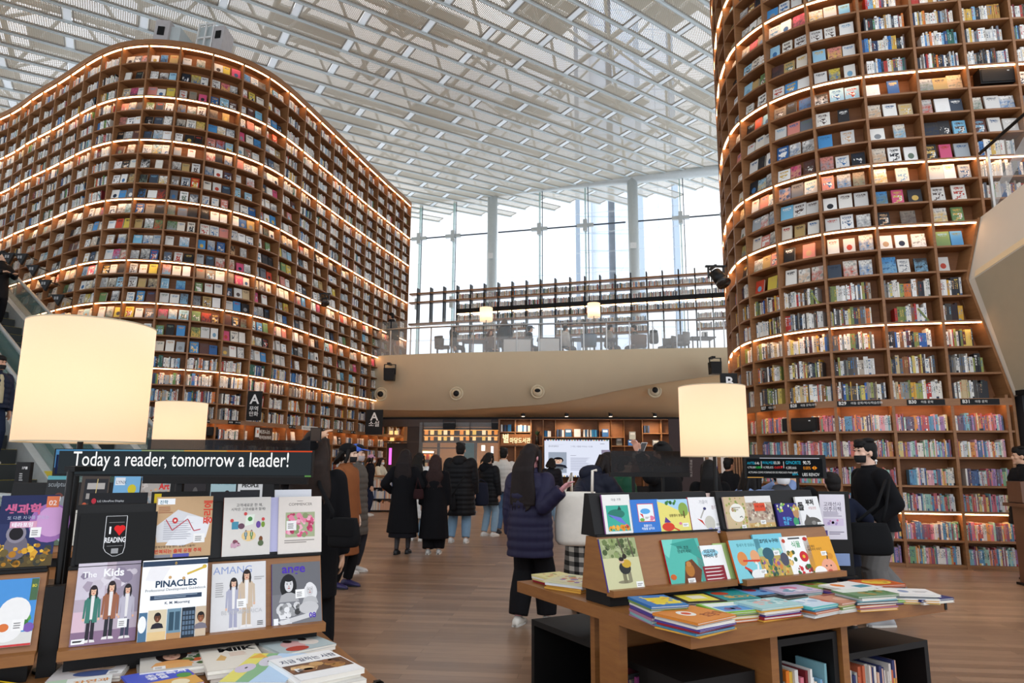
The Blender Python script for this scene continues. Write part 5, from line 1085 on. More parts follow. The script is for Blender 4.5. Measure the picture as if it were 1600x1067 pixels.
# directory board
p = atY(31, 770, 7.0); a, b2 = atY(17, 790, 7.0), atY(48, 722, 7.0)
t = thing('directory_board', 'tall black directory board with small white text in front of the escalator', 'sign', (p[0], 7.0, 0))
MB().box(a[0], b2[0], 7.0, 7.05, .35, b2[2]).build('panel', BLACK, t); MB().box(a[0] - .04, b2[0] + .04, 6.9, 7.15, 0, .02).build('base', BLACKM, t); MB().box(p[0] - .02, p[0] + .02, 7.01, 7.04, .02, .36).build('post', BLACKM, t)
m = MB(); m.paint(0xd8d8d8); w_ = b2[0] - a[0]; m.text('1F', lambda x, y: (a[0] + w_ * .42 + x, 6.996, b2[2] - .07 + y), .035, bold=.03); m.box(a[0] + w_ * .68, a[0] + w_ * .82, 6.996, 6.999, b2[2] - .072, b2[2] - .045)
draw(m, lambda x, y, l: (a[0] + w_ * x, 6.996, b2[2] - .42 + .33 * y), w_, .33, [('l', .32, .7, .6, .95, 4, 0xb0b0b0), ('l', .32, .35, .72, .62, 4, 0xb0b0b0), ('l', .32, .05, .66, .28, 3, 0xb0b0b0)]); m.build('lettering', PRINT, t)
# ---------------------------------------------------------------- right table, rack, stools
RF = frame((.8195, 3.2853), (.8952, .4457), (-.4939, .8695))
t = thing('display_table', 'long wooden display table at lower right, covered with stacked picture books', 'table', RF(.9, .7, 0))
MB().box(0, 1.88, 0, 1.572, .655, .72, RF).build('tabletop', TABLEW, t)
MB().box(.0, .05, .52, .69, 0, .655, RF).build('leg_panel', TABLEW, t)
for u in (.60, 1.12): MB().box(u, u + .05, .10, 1.3, 0, .655, RF).build('leg_panel', TABLEW, t)
MB().box(.09, 1.75, .86, .90, 0.02, .655, RF).build('inner_panel', TABLEW, t)
m = MB(); m.box(1.865, 1.884, -.004, .02, .665, .722, RF); m.build('corner_guard', BLACK, t)
rack(RF, .02, .90, .585, .79, 'wooden two-tier picture book rack on the right table, left unit', 'picture_book_rack')
rack(RF, .93, 1.79, .545, .79, 'wooden two-tier picture book rack on the right table, right unit', 'picture_book_rack')
A1, A2 = Tier(RF, .637, .812, .73, 1.08), Tier(RF, .755, 1.092, .80, 1.31)
B1, B2 = Tier(RF, .597, .812, .69, 1.08), Tier(RF, .715, 1.092, .76, 1.31)
SP = lambda x, y: [('r', x, y, x + .2, y + .11, 0xf0efea), ('l', x + .03, y + .02, x + .17, y + .08, 2, 0x8a8886)]
TREES = [('b', 0, .6, 1, 1, [0x6a7a48, 0x8a9a60, 0x4a5a34, 0xb0b888], 40, .09)]
for T_, px0, px1, pyb, pyt, col, spine, lab, D in (
    (A2, 947, 991, 833, 772, 0xeeece6, 0xb070b0, 'white book with a green witch flying over orange flowers, first on the upper tier', [('r', 0, 0, 1, 1, 0xeceae4), ('t', '마술 가루', .5, .84, .08, 0x5a5a60, 'CENTER'), ('r', .1, .06, .9, .72, 0x3fae98), ('e', .45, .5, .3, .12, 0x2a7a6a), ('p', [(.12, .5), (.5, .3), (.8, .2), (.6, .4)], 0x6a78d0), ('p', [(.5, .6), (.65, .6), (.58, .72)], 0x1c4a44), ('b', .1, .07, .9, .22, [0xe8902a, 0xd84a6a, 0xf0b040, 0x3a8a4a], 22, .07)]),
    (A2, 990, 1036, 834, 779, 0x3a78c8, None, 'bright blue book with a small framed bird picture, upper tier', [('r', 0, 0, 1, 1, 0x3a7acb), ('r', .24, .36, .8, .88, 0xe05a4a), ('r', .26, .38, .78, .86, 0xeef2f4), ('e', .5, .66, .17, .08, 0x5aa8e0), ('p', [(.3, .6), (.4, .58), (.42, .45)], 0xd83a3a), ('e', .68, .46, .1, .07, 0xe07a9a), ('e', .36, .42, .08, .05, 0x7ab04a), ('t', '동물이가\n하늘을 날아요', .52, .22, .08, 0xe8f0fa, 'CENTER', .02)] + SP(.44, .42)),
    (A2, 1034, 1082, 833, 778, 0xe6d870, None, 'yellow book with a red fox in a hat and a dotted tree, upper tier', [('r', 0, 0, 1, 1, 0xa8d0e8), ('p', [(0, 0), (1, 0), (1, .62), (.6, .7), (.3, .85), (0, .95)], 0xe8dc78), ('e', .82, .7, .16, .2, 0x8aa84a), ('r', .8, .45, .84, .66, 0x6a4a2a), ('b', .2, .84, .7, .98, [0x5a9a4a, 0x3a7a3a], 8, .05), ('e', .25, .22, .2, .12, 0xd8402a), ('p', [(.14, .34), (.36, .34), (.2, .5)], 0x5a3a8a), ('line', [(.4, .2), (.6, .1)], .02, 0xd8402a), ('t', '엉뚱쟁이 원숭이', .58, .5, .085, 0x5a4a20, 'CENTER', .02), ('e', .66, .3, .05, .04, 0xe07a9a)] + SP(.72, .2)),
    (A2, 1083, 1131, 831, 774, 0xedebe8, 0xc8303a, 'white book with a grey bird and thin Korean title, upper tier', [('r', 0, 0, 1, 1, 0xefedec), ('t', '가을이', .34, .82, .12, 0x8a8a90), ('t', '종다', .72, .66, .12, 0x9a6a70), ('line', [(.32, .42), (.45, .62), (.5, .68)], .02, 0xb0aca4), ('e', .5, .68, .05, .04, 0x3a3a6a), ('e', .6, .28, .17, .2, 0xcac6b8), ('p', [(.2, .42), (.36, .36), (.44, .2), (.34, .3)], 0xc83a2a), ('b', .5, 0, 1, .16, [0x5a5ab0, 0x8a8ac8], 24, .025)] + SP(.76, .18)),
    (B2, 1139, 1174, 829, 773, 0xc9b188, 0xe8c8b8, 'tan book with a white circle ringed by green leaves, upper tier', [('r', 0, 0, 1, 1, 0xccb48c), ('b', 0, 0, 1, 1, [0x8a9a4a, 0xa8a858, 0xb07a3a], 40, .06), ('e', .52, .55, .34, .26, 0xece8dc), ('l', .3, .6, .7, .72, 2, 0xa8a090), ('line', [(.6, .42), (.7, .45), (.74, .4)], .012, 0x4a4a4a)] + SP(.62, .1)),
    (B2, 1173, 1214, 828, 771, 0xb9a894, 0xe0602a, 'brown city drawing book with an orange title box, upper tier', [('r', 0, 0, 1, 1, 0xb8a690), ('r', 0, .82, 1, 1, 0xe6e2dc), ('b', 0, .3, 1, .86, [0x9a7a6a, 0xd0c0a8, 0xa88a78, 0x7a6a60, 0xe0d4c0], 90, .05), ('r', 0, 0, 1, .26, 0xc8a468), ('b', 0, 0, 1, .26, [0x8a9a58, 0xe0d0a0, 0xb89050], 22, .06), ('r', .3, .58, .72, .8, 0xd84a28), ('t', '어제 그린책', .51, .68, .07, 0x7a2010, 'CENTER', .02)] + SP(.44, .22)),
    (B2, 1219, 1256, 825, 782, 0x342a78, None, 'deep purple book with a brown sock shape and cyan title, upper tier', [('r', 0, 0, 1, 1, 0x33297a), ('b', 0, .7, 1, 1, [0xd8c84a, 0x6ab04a, 0xe0e0c0], 22, .05), ('e', .8, .68, .13, .26, 0xb98a60), ('e', .74, .32, .12, .16, 0x3a9a6a), ('t', '책 읽는\n한글', .2, .38, .15, 0x4ab0e0, 'LEFT', .03)] + SP(.7, .1)),
    (B2, 1252, 1288, 824, 771, 0xe9e8e5, None, 'white book with a black brush title and a dark stone, upper tier', [('r', 0, 0, 1, 1, 0xebeae8), ('t', '돌', .06, .62, .26, 0x1c1a1a, 'LEFT', .05), ('t', '부처', .42, .76, .19, 0x1c1a1a, 'LEFT', .05), ('t', '비밀정원', .5, .62, .09, 0xb85a5a, 'LEFT', .0), ('e', .55, .2, .38, .19, 0x5a5650), ('p', [(.25, .3), (.35, .48), (.5, .35)], 0x5a5650), ('e', .6, .22, .1, .06, 0x8a8680)] + SP(.74, .12)),
    (A1, 951, 1009, 922, 839, 0xc9c69a, 0x5a4a9a, 'green tinted book showing a child giving another a piggyback, lower tier', [('r', 0, 0, 1, 1, 0xccc99c), ('r', 0, .62, 1, 1, 0xa0a878)] + TREES + [('line', [(.5, 1), (.62, .6)], .02, 0x5a5040), ('line', [(.8, 1), (.86, .62)], .018, 0x5a5040), ('t', '할아버지 감꽃', .1, .79, .10, 0x3a3a2a), ('e', .5, .16, .2, .03, 0x8a8468), ('r', .46, .14, .56, .36, 0x7a7458), ('r', .6, .16, .7, .34, 0x8a8468), ('e', .56, .42, .16, .12, 0x2a2a28), ('e', .62, .5, .13, .08, 0xc8a030), ('e', .5, .56, .07, .05, 0xd8b090), ('e', .5, .59, .07, .04, 0x241c18), ('e', .6, .64, .06, .05, 0x2a2018)] + SP(.78, .04)),
    (A1, 1049, 1108, 912, 838, 0x58b8a8, 0xc02a34, 'teal book with a brown bear in a leaf cave and red spine, lower tier', [('r', 0, 0, 1, 1, 0x55b6a6), ('p', [(0, 1), (.3, 1), (.1, .6), (0, .7)], 0x7ad0c0), ('p', [(.2, .9), (.9, 1), (1, .5), (.6, .75)], 0x3a9a8c), ('p', [(.35, .04), (.5, .5), (.7, .55), (.9, .3), (.8, .05)], 0x6a3a1c), ('e', .58, .32, .12, .14, 0xb0702a), ('e', .58, .45, .07, .06, 0xc08040), ('t', '엄마, 코코\n안녕하세요!', .36, .78, .08, 0x1c4a44, 'LEFT', .02), ('e', .1, .2, .08, .06, 0xc8622a)] + SP(.46, .04)),
    (A1, 1098, 1143, 908, 847, 0xefeeea, None, 'white book with a dark red crowd of sheep below the title, lower tier', [('r', 0, 0, 1, 1, 0xf0efec), ('e', .5, .8, .3, .1, 0x9ad0e0), ('t', '미요시와', .5, .8, .11, 0x3a3a3a, 'CENTER', .03), ('t', '99마리 양', .5, .68, .12, 0x2a2a2a, 'CENTER', .03), ('r', .12, .06, .88, .46, 0x8a1c2c)] + [('l', .18, .1 + .09 * i, .84, .15 + .09 * i, 1, 0xe8dcd8) for i in range(4)]),
    (B1, 1154, 1203, 904, 837, 0x7cc4cc, 0xd8622a, 'pale aqua book with two orange snail birds and a white stork, lower tier', [('r', 0, 0, 1, 1, 0x80c8d0), ('t', '황새가 된 임금님', .52, .84, .085, 0x4a8a90, 'CENTER', .02), ('e', .3, .55, .16, .17, 0xd88a4a), ('e', .72, .58, .15, .16, 0xe0a070), ('line', [(.3, .5), (.85, .48)], .022, 0xd03a2a), ('line', [(.3, .35), (.5, .24)], .03, 0xd03a2a), ('p', [(.35, .3), (.7, .1), (.5, .06)], 0x24242a), ('e', .66, .16, .2, .12, 0xe8e8e4), ('line', [(.7, .2), (.75, .4), (.68, .44)], .03, 0xe8e8e4)] + SP(.76, .16)),
    (B1, 1193, 1240, 897, 827, 0x74bcd0, None, 'sky blue book with a dark elephant among wild flowers, lower tier', [('r', 0, 0, 1, 1, 0x78c4d4), ('r', 0, 0, 1, .5, 0xb8a058), ('b', 0, .5, 1, .7, [0x8ac0a0, 0xa8d0c0], 16, .1), ('b', 0, 0, 1, .45, [0xd0803a, 0x6a8a3a, 0xe0b050, 0x8a5a8a, 0x3a5a4a], 60, .06), ('e', .36, .55, .19, .14, 0x2f5a68), ('e', .36, .38, .07, .1, 0x2f5a68), ('e', .86, .4, .14, .15, 0x4a4a5a), ('t', '코끼리 누구야?', .5, .8, .1, 0x2a4a50, 'CENTER', .04)] + SP(.54, .5)),
    (B1, 1234, 1279, 896, 830, 0xeeede6, None, 'white book of red flowers and green leaves, lower tier', [('r', 0, 0, 1, 1, 0xf0efea), ('r', .3, .93, .72, .97, 0x4a4a4a), ('t', '식물', .36, .74, .17, 0x4aa06a, 'LEFT', .02), ('e', .68, .5, .15, .13, 0xc8242c), ('e', .68, .5, .05, .04, 0xe8b030), ('b', .08, .3, .42, .66, [0xe0b040, 0x4a6a4a, 0xe8c070, 0x3a5a3a], 16, .06), ('b', .3, .06, .9, .3, [0xc82a30, 0x3a6a3a, 0x8a2a2a], 16, .06), ('e', .12, .9, .06, .05, 0xb8402a), ('e', .9, .92, .08, .05, 0xb8302a)]),
    (B1, 1270, 1314, 893, 830, 0xe09c28, None, 'orange yellow book with an egg and a pink potato face, last on the lower tier', [('r', 0, 0, 1, 1, 0xe2a02c), ('t', '오감재미\n놀랍부지 이야기', .08, .74, .075, 0x5a3a10, 'LEFT', .02), ('e', .64, .2, .27, .24, 0xe8a080), ('e', .3, .12, .22, .15, 0xf2efe8), ('line', [(.66, .42), (.72, .6)], .02, 0x2a2a2a), ('e', .56, .26, .03, .02, 0x3a2a2a), ('e', .72, .26, .03, .02, 0x3a2a2a), ('e', .64, .14, .08, .03, 0xc05a4a), ('e', .8, .5, .1, .08, 0xd08a20)] + SP(.5, .52))):
    T_.put('picture_book', 'picture book', lab, PIC, px0, px1, pyb, pyt, D, col, t=.012, spine=spine, hard=True)
for T_, px0, px1, pyb, pyt, col, lab in ((A2, 931, 955, 833, 776, 0x3a98b8, 'turquoise book standing behind the white witch book'), (A2, 987, 1036, 825, 773, 0xb4c8b0, 'pale green book peeking over the bright blue book'), (A2, 1078, 1128, 820, 768, 0xe4c8bc, 'pale pink book peeking over the white bird book'), (A2, 1120, 1150, 825, 776, 0xd8b49c, 'peach book standing in the black gap of the upper tier'), (B2, 1205, 1243, 822, 768, 0xa02840, 'crimson book peeking over the purple book'), (B2, 1213, 1250, 822, 774, 0xe0dcd6, 'white book close behind the purple book'), (B2, 1247, 1270, 820, 768, 0xd8a030, 'mustard book peeking over the white stone book')):
    T_.put('picture_book', 'picture book', lab, PIC, px0, px1, pyb, pyt, [('r', 0, 0, 1, 1, col)], col, t=.01, off=-.015 - .02, hard=True)
A1.put('picture_book', 'picture book', 'pale green book standing behind the sheep book', PIC, 1128, 1154, 906, 843, [('r', 0, 0, 1, 1, 0xa8c078)], 0xa8c078, t=.008, off=-.0005, hard=True)
# notice on a black stand at the right end of the rack
P0_ = RF(1.84, .78, .72); a, b2 = atY(1283, 838, P0_[1] + .1), atY(1326, 768, P0_[1] + .1); Yn = P0_[1] + .1
t = thing('notice_stand', 'black notice stand with a pale printed sheet at the right end of the rack', 'sign', (a[0] + .1, Yn, .721))
MB().box(a[0], b2[0], Yn, Yn + .025, .735, b2[2]).build('board', BLACK, t); MB().box(a[0], b2[0], Yn - .05, Yn + .08, .721, .735).build('base', BLACK, t)
m = MB(); w_, h_ = (b2[0] - a[0]) * .82, (b2[2] - a[2]) * 1.0
draw(m, lambda x, y, l: (a[0] + .005 + x * w_, Yn - .001 - l * .0001, a[2] - .02 + y * h_), w_, h_, [('r', 0, 0, 1, 1, 0xe4e0ea), ('t', '고래선사\n이주의책', .5, .74, .11, 0x6a6478, 'CENTER', .01), ('l', .12, .5, .88, .62, 4, 0x9a94a8), ('r', .1, .3, .9, .46, 0xd8cce4), ('b', .2, .3, .8, .46, [0xd88ab0, 0xb09ac8], 8, .06), ('r', .1, .08, .24, .2, 0x5a4a8a), ('l', .3, .1, .9, .18, 2, 0x8a8498)]); m.build('printed_sheet', PRINT, t)
m = MB(); m.paint(0x8aa0c8); m.box(b2[0] - .16, b2[0] - .04, Yn - .03, Yn - .022, .80, .88); m.build('leaflet', PRINT, t)
# stacked picture books
SGRP = 'picture books stacked on the right table'
STK = [  # name of the stack, TL, TR, BL of its top book, books, top colour, extra shapes
    ('the yellow topped stack at the far end of the table', (833, 893), (875, 889), (868, 912), 4, 0xe6dc9a, [('b', .1, .1, .9, .9, [0xd8c060, 0xc87a4a, 0xf0e8b8, 0xa8b870], 26, .07)]),
    ('the stack right of the yellow topped one, against the rack side', (865, 902), (905, 893), (893, 919), 4, 0xdcd8b0, [('b', .1, .1, .9, .9, [0xc87a4a, 0x7a9a58, 0x8a6aa8, 0xf0e8d8], 22, .09)]),
    ('the blue and yellow topped stack by the rack corner', (984, 932), (1040, 929), (1014, 948), 8, 0x3a78b8, [('r', .25, .15, .95, .75, 0xe8cc3a), ('b', .2, .1, 1, .9, [0xe0a03a, 0x3a78b8, 0xf0dc60], 16, .08)]),
    ('the orange topped stack at the near corner', (1022, 957), (1085, 945), (1085, 975), 7, 0xdc8838, [('e', .4, .6, .14, .2, 0xf2ece0), ('e', .4, .6, .08, .1, 0xd8502a), ('t', '호랑이', .5, .2, .3, 0x9a4a1a, 'LEFT', .03)]),
    ('the black and yellow topped stack below the upright teal book', (1025, 929), (1092, 926), (1075, 942), 3, 0x2a2a28, [('r', .2, .12, .9, .85, 0xe8d850), ('r', .4, .35, .75, .7, 0xf2ecd0)]),
    ('the teal topped stack under the sheep book', (1088, 923), (1150, 920), (1118, 938), 3, 0x2a9090, [('e', .4, .6, .2, .16, 0xc0482a), ('t', '물고기', .3, .15, .25, 0xe0a850, 'LEFT', .03)]),
    ('the lime edged blue stack behind the orange topped one', (1088, 944), (1152, 939), (1130, 958), 4, 0x8ac040, [('r', .08, .08, .94, .94, 0xe8f0ea), ('r', .12, .1, .9, .6, 0x5a98d0), ('b', .2, .2, .7, .5, [0x4a5a8a, 0x7a5a8a], 8, .08)]),
    ('the pale teal topped stack at the middle of the near edge', (1152, 940), (1215, 933), (1185, 951), 6, 0xa8d0d0, [('b', .2, .2, .95, .9, [0x7ab0b4, 0xd8e8e4, 0xe0b0a8], 20, .08)]),
    ('the light blue topped stack in front of the aqua book', (1137, 920), (1178, 916), (1170, 931), 2, 0x6aa0d0, [('e', .5, .6, .2, .2, 0xb83a4a), ('e', .75, .3, .1, .1, 0x3a4a8a)]),
    ('the black topped stack in front of the aqua book', (1168, 927), (1226, 920), (1200, 938), 2, 0x26282a, [('l', .2, .4, .7, .7, 2, 0x8a8a8a), ('e', .7, .7, .15, .15, 0x4a4a4a)]),
    ('the lilac topped stack in front of the elephant book', (1185, 918), (1243, 913), (1228, 927), 3, 0xc8b8d0, [('e', .5, .6, .2, .2, 0xd07a9a), ('b', .1, .1, .9, .5, [0x6a98b0, 0xe8e0e8], 10, .1)]),
    ('the cyan edged stack with a white red cover at the near edge', (1215, 941), (1280, 931), (1262, 951), 5, 0x5ac0c0, [('r', .08, .06, .95, .95, 0xc8dcea), ('e', .8, .4, .1, .2, 0xd8442a), ('b', .2, .4, .7, .9, [0x9ab8d0, 0xe8eef2], 10, .1)]),
    ('the salmon topped stack at the near edge', (1262, 933), (1322, 924), (1308, 944), 5, 0xc88a70, [('r', .3, .85, .9, .97, 0x7a2030), ('e', .4, .4, .2, .2, 0xe0b098)]),
    ('the green topped stack with a yellow spine below it', (1223, 915), (1270, 908), (1262, 921), 3, 0x7a9a4a, [('b', .1, .1, .9, .9, [0x9ab060, 0xc8b050, 0xa85a3a], 12, .1)]),
    ('the white topped stack with an orange animal', (1278, 914), (1340, 906), (1316, 926), 4, 0xe8e8e4, [('e', .3, .7, .12, .2, 0xe07a2a), ('r', .5, .2, .9, .5, 0x4a90a0)]),
    ('the green landscape topped stack right of the middle', (1300, 922), (1362, 918), (1340, 932), 7, 0x6a9068, [('r', 0, .55, 1, 1, 0xdce4d8), ('b', .2, .1, 1, .6, [0x4a7a4a, 0x9a8a4a], 14, .1)]),
    ('the ochre topped stack behind the green landscape one', (1322, 907), (1378, 905), (1360, 914), 3, 0xc85a24, [('e', .5, .5, .36, .36, 0xe0c040), ('b', .1, .1, .9, .9, [0xd8902a, 0x8a4a2a], 8, .1)]),
    ('the grass green topped stack at the right', (1372, 930), (1424, 926), (1382, 938), 2, 0x7ab83a, [('r', .0, .85, 1, 1, 0xd8e8c8)]),
    ('the white topped stack at the right end', (1356, 919), (1432, 921), (1405, 927), 5, 0xeceae6, [('e', .4, .5, .1, .2, 0x8a9ab8), ('l', .6, .3, .9, .6, 2, 0xa8a8a8)]),
    ('the navy topped stack at the far right table corner', (1412, 930), (1462, 926), (1420, 936), 2, 0x2c3670, [('e', .5, .5, .2, .2, 0x5a6ab0)])]
SC_ = [0xe8e6e0, 0xd8d4cc, 0xa02c38, 0x5a4a98, 0xe0a848, 0x4a88a8, 0xe0e4e4, 0x7a9a58, 0xc86a3a, 0xf0eee8, 0x3a4a5a, 0xd8c88a, 0x8ab8c0, 0xb07a98]
placed = []
for si, (nm, TL_, TR_, BL_, n, col, D) in enumerate(STK):
    r_ = random.Random(si * 13 + 3); ts_ = [r_.choice((.007, .009, .011, .014)) for _ in range(n)]; ts_[0] = .011
    z = .7205 + sum(ts_) + .0006 * n
    a, b2, c_ = (atz(*p, z) for p in (TL_, TR_, BL_)); 
    w_ = min(.29, max(.2, np.linalg.norm(b2 - a))); R_ = nrmz(b2 - a); U_ = a - c_; U_ = U_ - R_ * (U_ @ R_); h_ = min(.28, max(.19, np.linalg.norm(U_))); U_ = nrmz(U_)
    ctr = (b2 + c_) / 2 
    for i in range(n):
        c2_ = col if i == 0 else r_.choice(SC_); an = r_.uniform(-.06, .06) * (i > 0)
        R2 = R_ * math.cos(an) + U_ * math.sin(an); U2 = nrmz(U_ * math.cos(an) - R_ * math.sin(an)); ww, hh = (w_, h_) if i == 0 else (w_ * r_.uniform(.88, 1.03), h_ * r_.uniform(.9, 1.03))
        P_ = ctr - R2 * ww / 2 - U2 * hh / 2 + R_ * r_.uniform(-.006, .006) * (i > 0); P_[2] = z
        lab = 'top %s book of %s' % (cname(col), nm) if i == 0 else '%s book, %s from the top of %s' % (cname(c2_), NUM[i + 1], nm)
        if len(lab.split()) > 16: lab = ' '.join(lab.replace('at the ', 'at ').replace('in front of the', 'before the').replace(' the top of', ' top of').replace(' with a ', ' with ').split()[:16])
        book_at('picture_book', 'picture book', lab, SGRP, P_, R2, U2, ww, hh, ts_[i], c2_, [('r', 0, 0, 1, 1, col)] + D if i == 0 else [('l', .1, .3, .9, .7, 3, 0x9a9a9a)], None, True)
        z -= ts_[i] + .0006
# black book stools
def stool(u0, u1, v0, v1, h, side, lab, books, open_from=0.0):
    t = thing('book_stool', lab, 'stool', RF((u0 + u1) / 2, (v0 + v1) / 2, 0), 'black open-sided book stools'); w = .035
    MB().box(u0, u1, v0, v1, h - w, h, RF).build('seat', BLACK, t); MB().box(u0, u1, v0, v1, 0, w, RF).build('bottom', BLACK, t)
    if side == 'front': 
        for a, b_ in ((u0, u0 + w), (u1 - w, u1)): MB().box(a, b_, v0, v1, w, h - w, RF).build('side_panel', BLACK, t)
        MB().box(u0 + w, u1 - w, v1 - w, v1, w, h - w, RF).build('back_panel', BLACK, t)
    else:
        for a, b_ in ((v0, v0 + w), (v1 - w, v1)): MB().box(u0, u1, a, b_, w, h - w, RF).build('side_panel', BLACK, t)
        MB().box(u1 - w, u1, v0 + w, v1 - w, w, h - w, RF).build('back_panel', BLACK, t)
        if open_from: MB().box(u0, u0 + .02, v0 + w, open_from, w, h - w, RF).build('front_panel', BLACK, t)
    r_ = random.Random(int(u0 * 100 + 7)); k = 0
    if side == 'front': x, e = u0 + w + .005, u1 - w - .01
    else: x, e = v1 - w - .005, (open_from or v0 + w) + .02
    pal = books[1]
    while k < books[0]:
        b_ = r_.uniform(.01, .026); hh = r_.uniform(.27, .33) if h < .5 else r_.uniform(.30, .40); c = r_.choice(pal)
        if side == 'front':
            if x + b_ > e: break
            P_ = RF(x, v0 + r_.uniform(.03, .05), w); R_, D_ = RF(1, 0, 0) - RF(0, 0, 0), RF(0, 1, 0) - RF(0, 0, 0); x += b_ + .001
        else:
            if x - b_ < e: break
            P_ = RF(u0 + r_.uniform(.03, .05), x, w); R_, D_ = RF(0, -1, 0) - RF(0, 0, 0), RF(1, 0, 0) - RF(0, 0, 0); x -= b_ + .001
        R_, D_ = nrmz(R_), nrmz(D_); Q_ = lambda a, b, cc: P_ + R_ * a + np.array([0, 0, b]) + D_ * cc; k += 1
        m = MB(); m.paint(c); m.box8([Q_(a, b, cc) for cc in (0, .18) for a, b in ((0, 0), (b_, 0), (b_, hh), (0, hh))])
        o = m.build('stored_book', PRINT); tag(o, '%s book spine, %s from the left inside the %s' % (cname(c), NUM[k], books[2]), 'book', 'books inside the black stools')
        m = MB(); m.paint(r_.choice(SC_)); m.box8([Q_(a, b, cc) for cc in (-.0008, 0) for a, b in ((b_ * .2, hh * .3), (b_ * .8, hh * .3), (b_ * .8, hh * .7), (b_ * .2, hh * .7))]); m.build('spine_label', PRINT, o)
MIX = SPINE + KIDS
stool(.17, .70, .97, 1.68, .45, 'left', 'black box stool at the left end of the right table', (0, MIX, ''))
stool(.12, .58, .19, .82, .45, 'left', 'black box stool under the near left part of the right table', (12, [0x8a8a8c, 0x6a6a6a, 0xb8a888, 0xc0b8b0, 0x9a4a5a, 0x5a7a8a, 0x6a4a8a, 0xc05a9a, 0x3a5a9a], 'near left stool'), .52)
stool(.66, 1.11, .12, .80, .60, 'front', 'tall black book box between the two legs of the right table', (24, MIX, 'tall black box'))
stool(1.20, 1.98, .19, .57, .45, 'front', 'black box stool sticking out at the right end of the right table', (28, [0xe8e0d8, 0xe6dcd2, 0xd8d0c8, 0xe0b8a0, 0x3a3f6a, 0xa8a49c, 0xc86a4a], 'right end stool'))
# see-through ticker displays
Y1 = 5.0; a, b2 = atY(955, 738, Y1), atY(1076, 705, Y1)
t = thing('tinted_display', 'smoked transparent display with mirrored lettering left of the right lamp', 'display', ((a[0] + b2[0]) / 2, Y1, a[2]))
MB().box(a[0], b2[0], Y1, Y1 + .012, a[2], b2[2]).build('glass_panel', DARKGLASS, t); MB().box(a[0] - .01, b2[0], Y1 - .02, Y1 + .03, a[2] - .03, a[2]).build('housing', BLACK, t)
m = MB(); m.paint(0x262222); m.text('D8 영상 미니 더빙스튜디오', lambda x, y: (b2[0] - .06 - x, Y1 - .002, a[2] + .05 + y), .036, 'LEFT', .01); m.build('lettering', PRINT, t)
for x in (a[0] + .15, b2[0] - .2): MB().box(x, x + .02, Y1, Y1 + .02, .0, a[2] - .03).build('post', BLACKM, t)
Y2 = 5.3; a, b2 = atY(1168, 745, Y2), atY(1284, 717, Y2)
t = thing('ticker_display', 'small black ticker display with cyan and orange market figures right of the right lamp', 'display', ((a[0] + b2[0]) / 2, Y2, a[2]))
MB().box(a[0] - .02, b2[0] + .03, Y2, Y2 + .04, a[2] - .01, b2[2] + .03).build('housing', BLACK, t)
m = MB(); m.paint(0x151719); m.box(a[0], b2[0], Y2 - .006, Y2 - .001, a[2], b2[2]); m.paint(0xb8b8c0); m.box(a[0] + .1, b2[0] - .02, Y2 - .006, Y2 - .001, b2[2] + .001, b2[2] + .006); m.paint(0xd8a050); m.box(a[0] + .0, a[0] + .12, Y2 - .006, Y2 - .001, a[2] - .006, a[2] - .001); m.build('screen', SCREEN, t)
m = MB(); W_ = b2[0] - a[0]; H_ = b2[2] - a[2]
for s, x, y, sz, c in (('AXTEL', .0, .68, .24, 0x28a0c0), ('4.46', .1, .68, .24, 0xd8d8d8), ('+0.00%', .1, .46, .2, 0x30c050), ('4,790,881', -.0, .46, .2, 0xb0b0b0), ('WALMEX', .2, .70, .26, 0x28a0c0), ('33.30', .35, .70, .26, 0xd8d8d8), ('-0.60%▼', .35, .46, .22, 0xd03030), ('14,988,605', .2, .46, .22, 0xb0b0b0), ('GFNORTE', .51, .70, .3, 0x28a8c8), ('90.75', .74, .70, .31, 0xe8e8e8), ('4,280,666', .51, .44, .24, 0xc0c0c0), ('0.00% ◀▶', .74, .42, .28, 0xe08a28), ('ACTUARÁ COMO FORMADOR DE MERCADO PARA ARA*', .01, .2, .17, 0xc8c8c8), ('BBVA', .59, .10, .22, 0x28a0c0), ('UBS RENOV', .72, .06, .29, 0xd8d8d8)):
    m.paint(c); x_ = a[0] + W_ * x; y_ = a[2] + H_ * y; m.text(s, lambda p, q_: (x_ + p, Y2 - .009, y_ + q_), H_ * sz * .84, 'LEFT', .0, .74)
for x in (.185, .48): m.paint(0xc0c0c0); m.box(a[0] + W_ * x, a[0] + W_ * x + .004, Y2 - .009, Y2 - .008, a[2] + H_ * .48, a[2] + H_ * .85)
m.build('lettering', SCREEN, t)
MB().box(a[0] + W_ * .66, a[0] + W_ * .66 + .015, Y2 + .01, Y2 + .025, 0, a[2] - .01).build('post', BLACKM, t)
# ================================================================= LECTURE BOOKCASE, SCREEN, GALLERY, ESCALATORS
t = thing('lecture_bookcase', 'wide wooden bookcase around the big presentation screen at the back', 'bookcase', bw(920, 800))
bx = lambda p, q_, y0, y1, nm, mt: bx3(MB(), p, q_, y0, y1).build(nm, mt, t)
bx((779, 656), (1067, 800), .08, .12, 'back_panel', WOODB)
for px in (780, 805, 829, 848, 867, 934, 953, 973, 1001, 1030, 1064): bx((px - .8, 656), (px + .8, 760), .12, .45, 'divider', WOOD)
for y, x0, x1 in ((656.5, 779, 1066), (676, 780, 830), (684, 848, 974), (697, 780, 848), (697.5, 953, 1030), (714, 830, 848), (678, 1001, 1064), (698, 1030, 1064), (746, 848, 953), (740, 953, 1064)): bx((x0, y - .8), (x1, y + .8), .12, .45, 'shelf', WOOD)
bx((779, 757), (1067, 802), .12, .5, 'base_cabinet', BLACK)
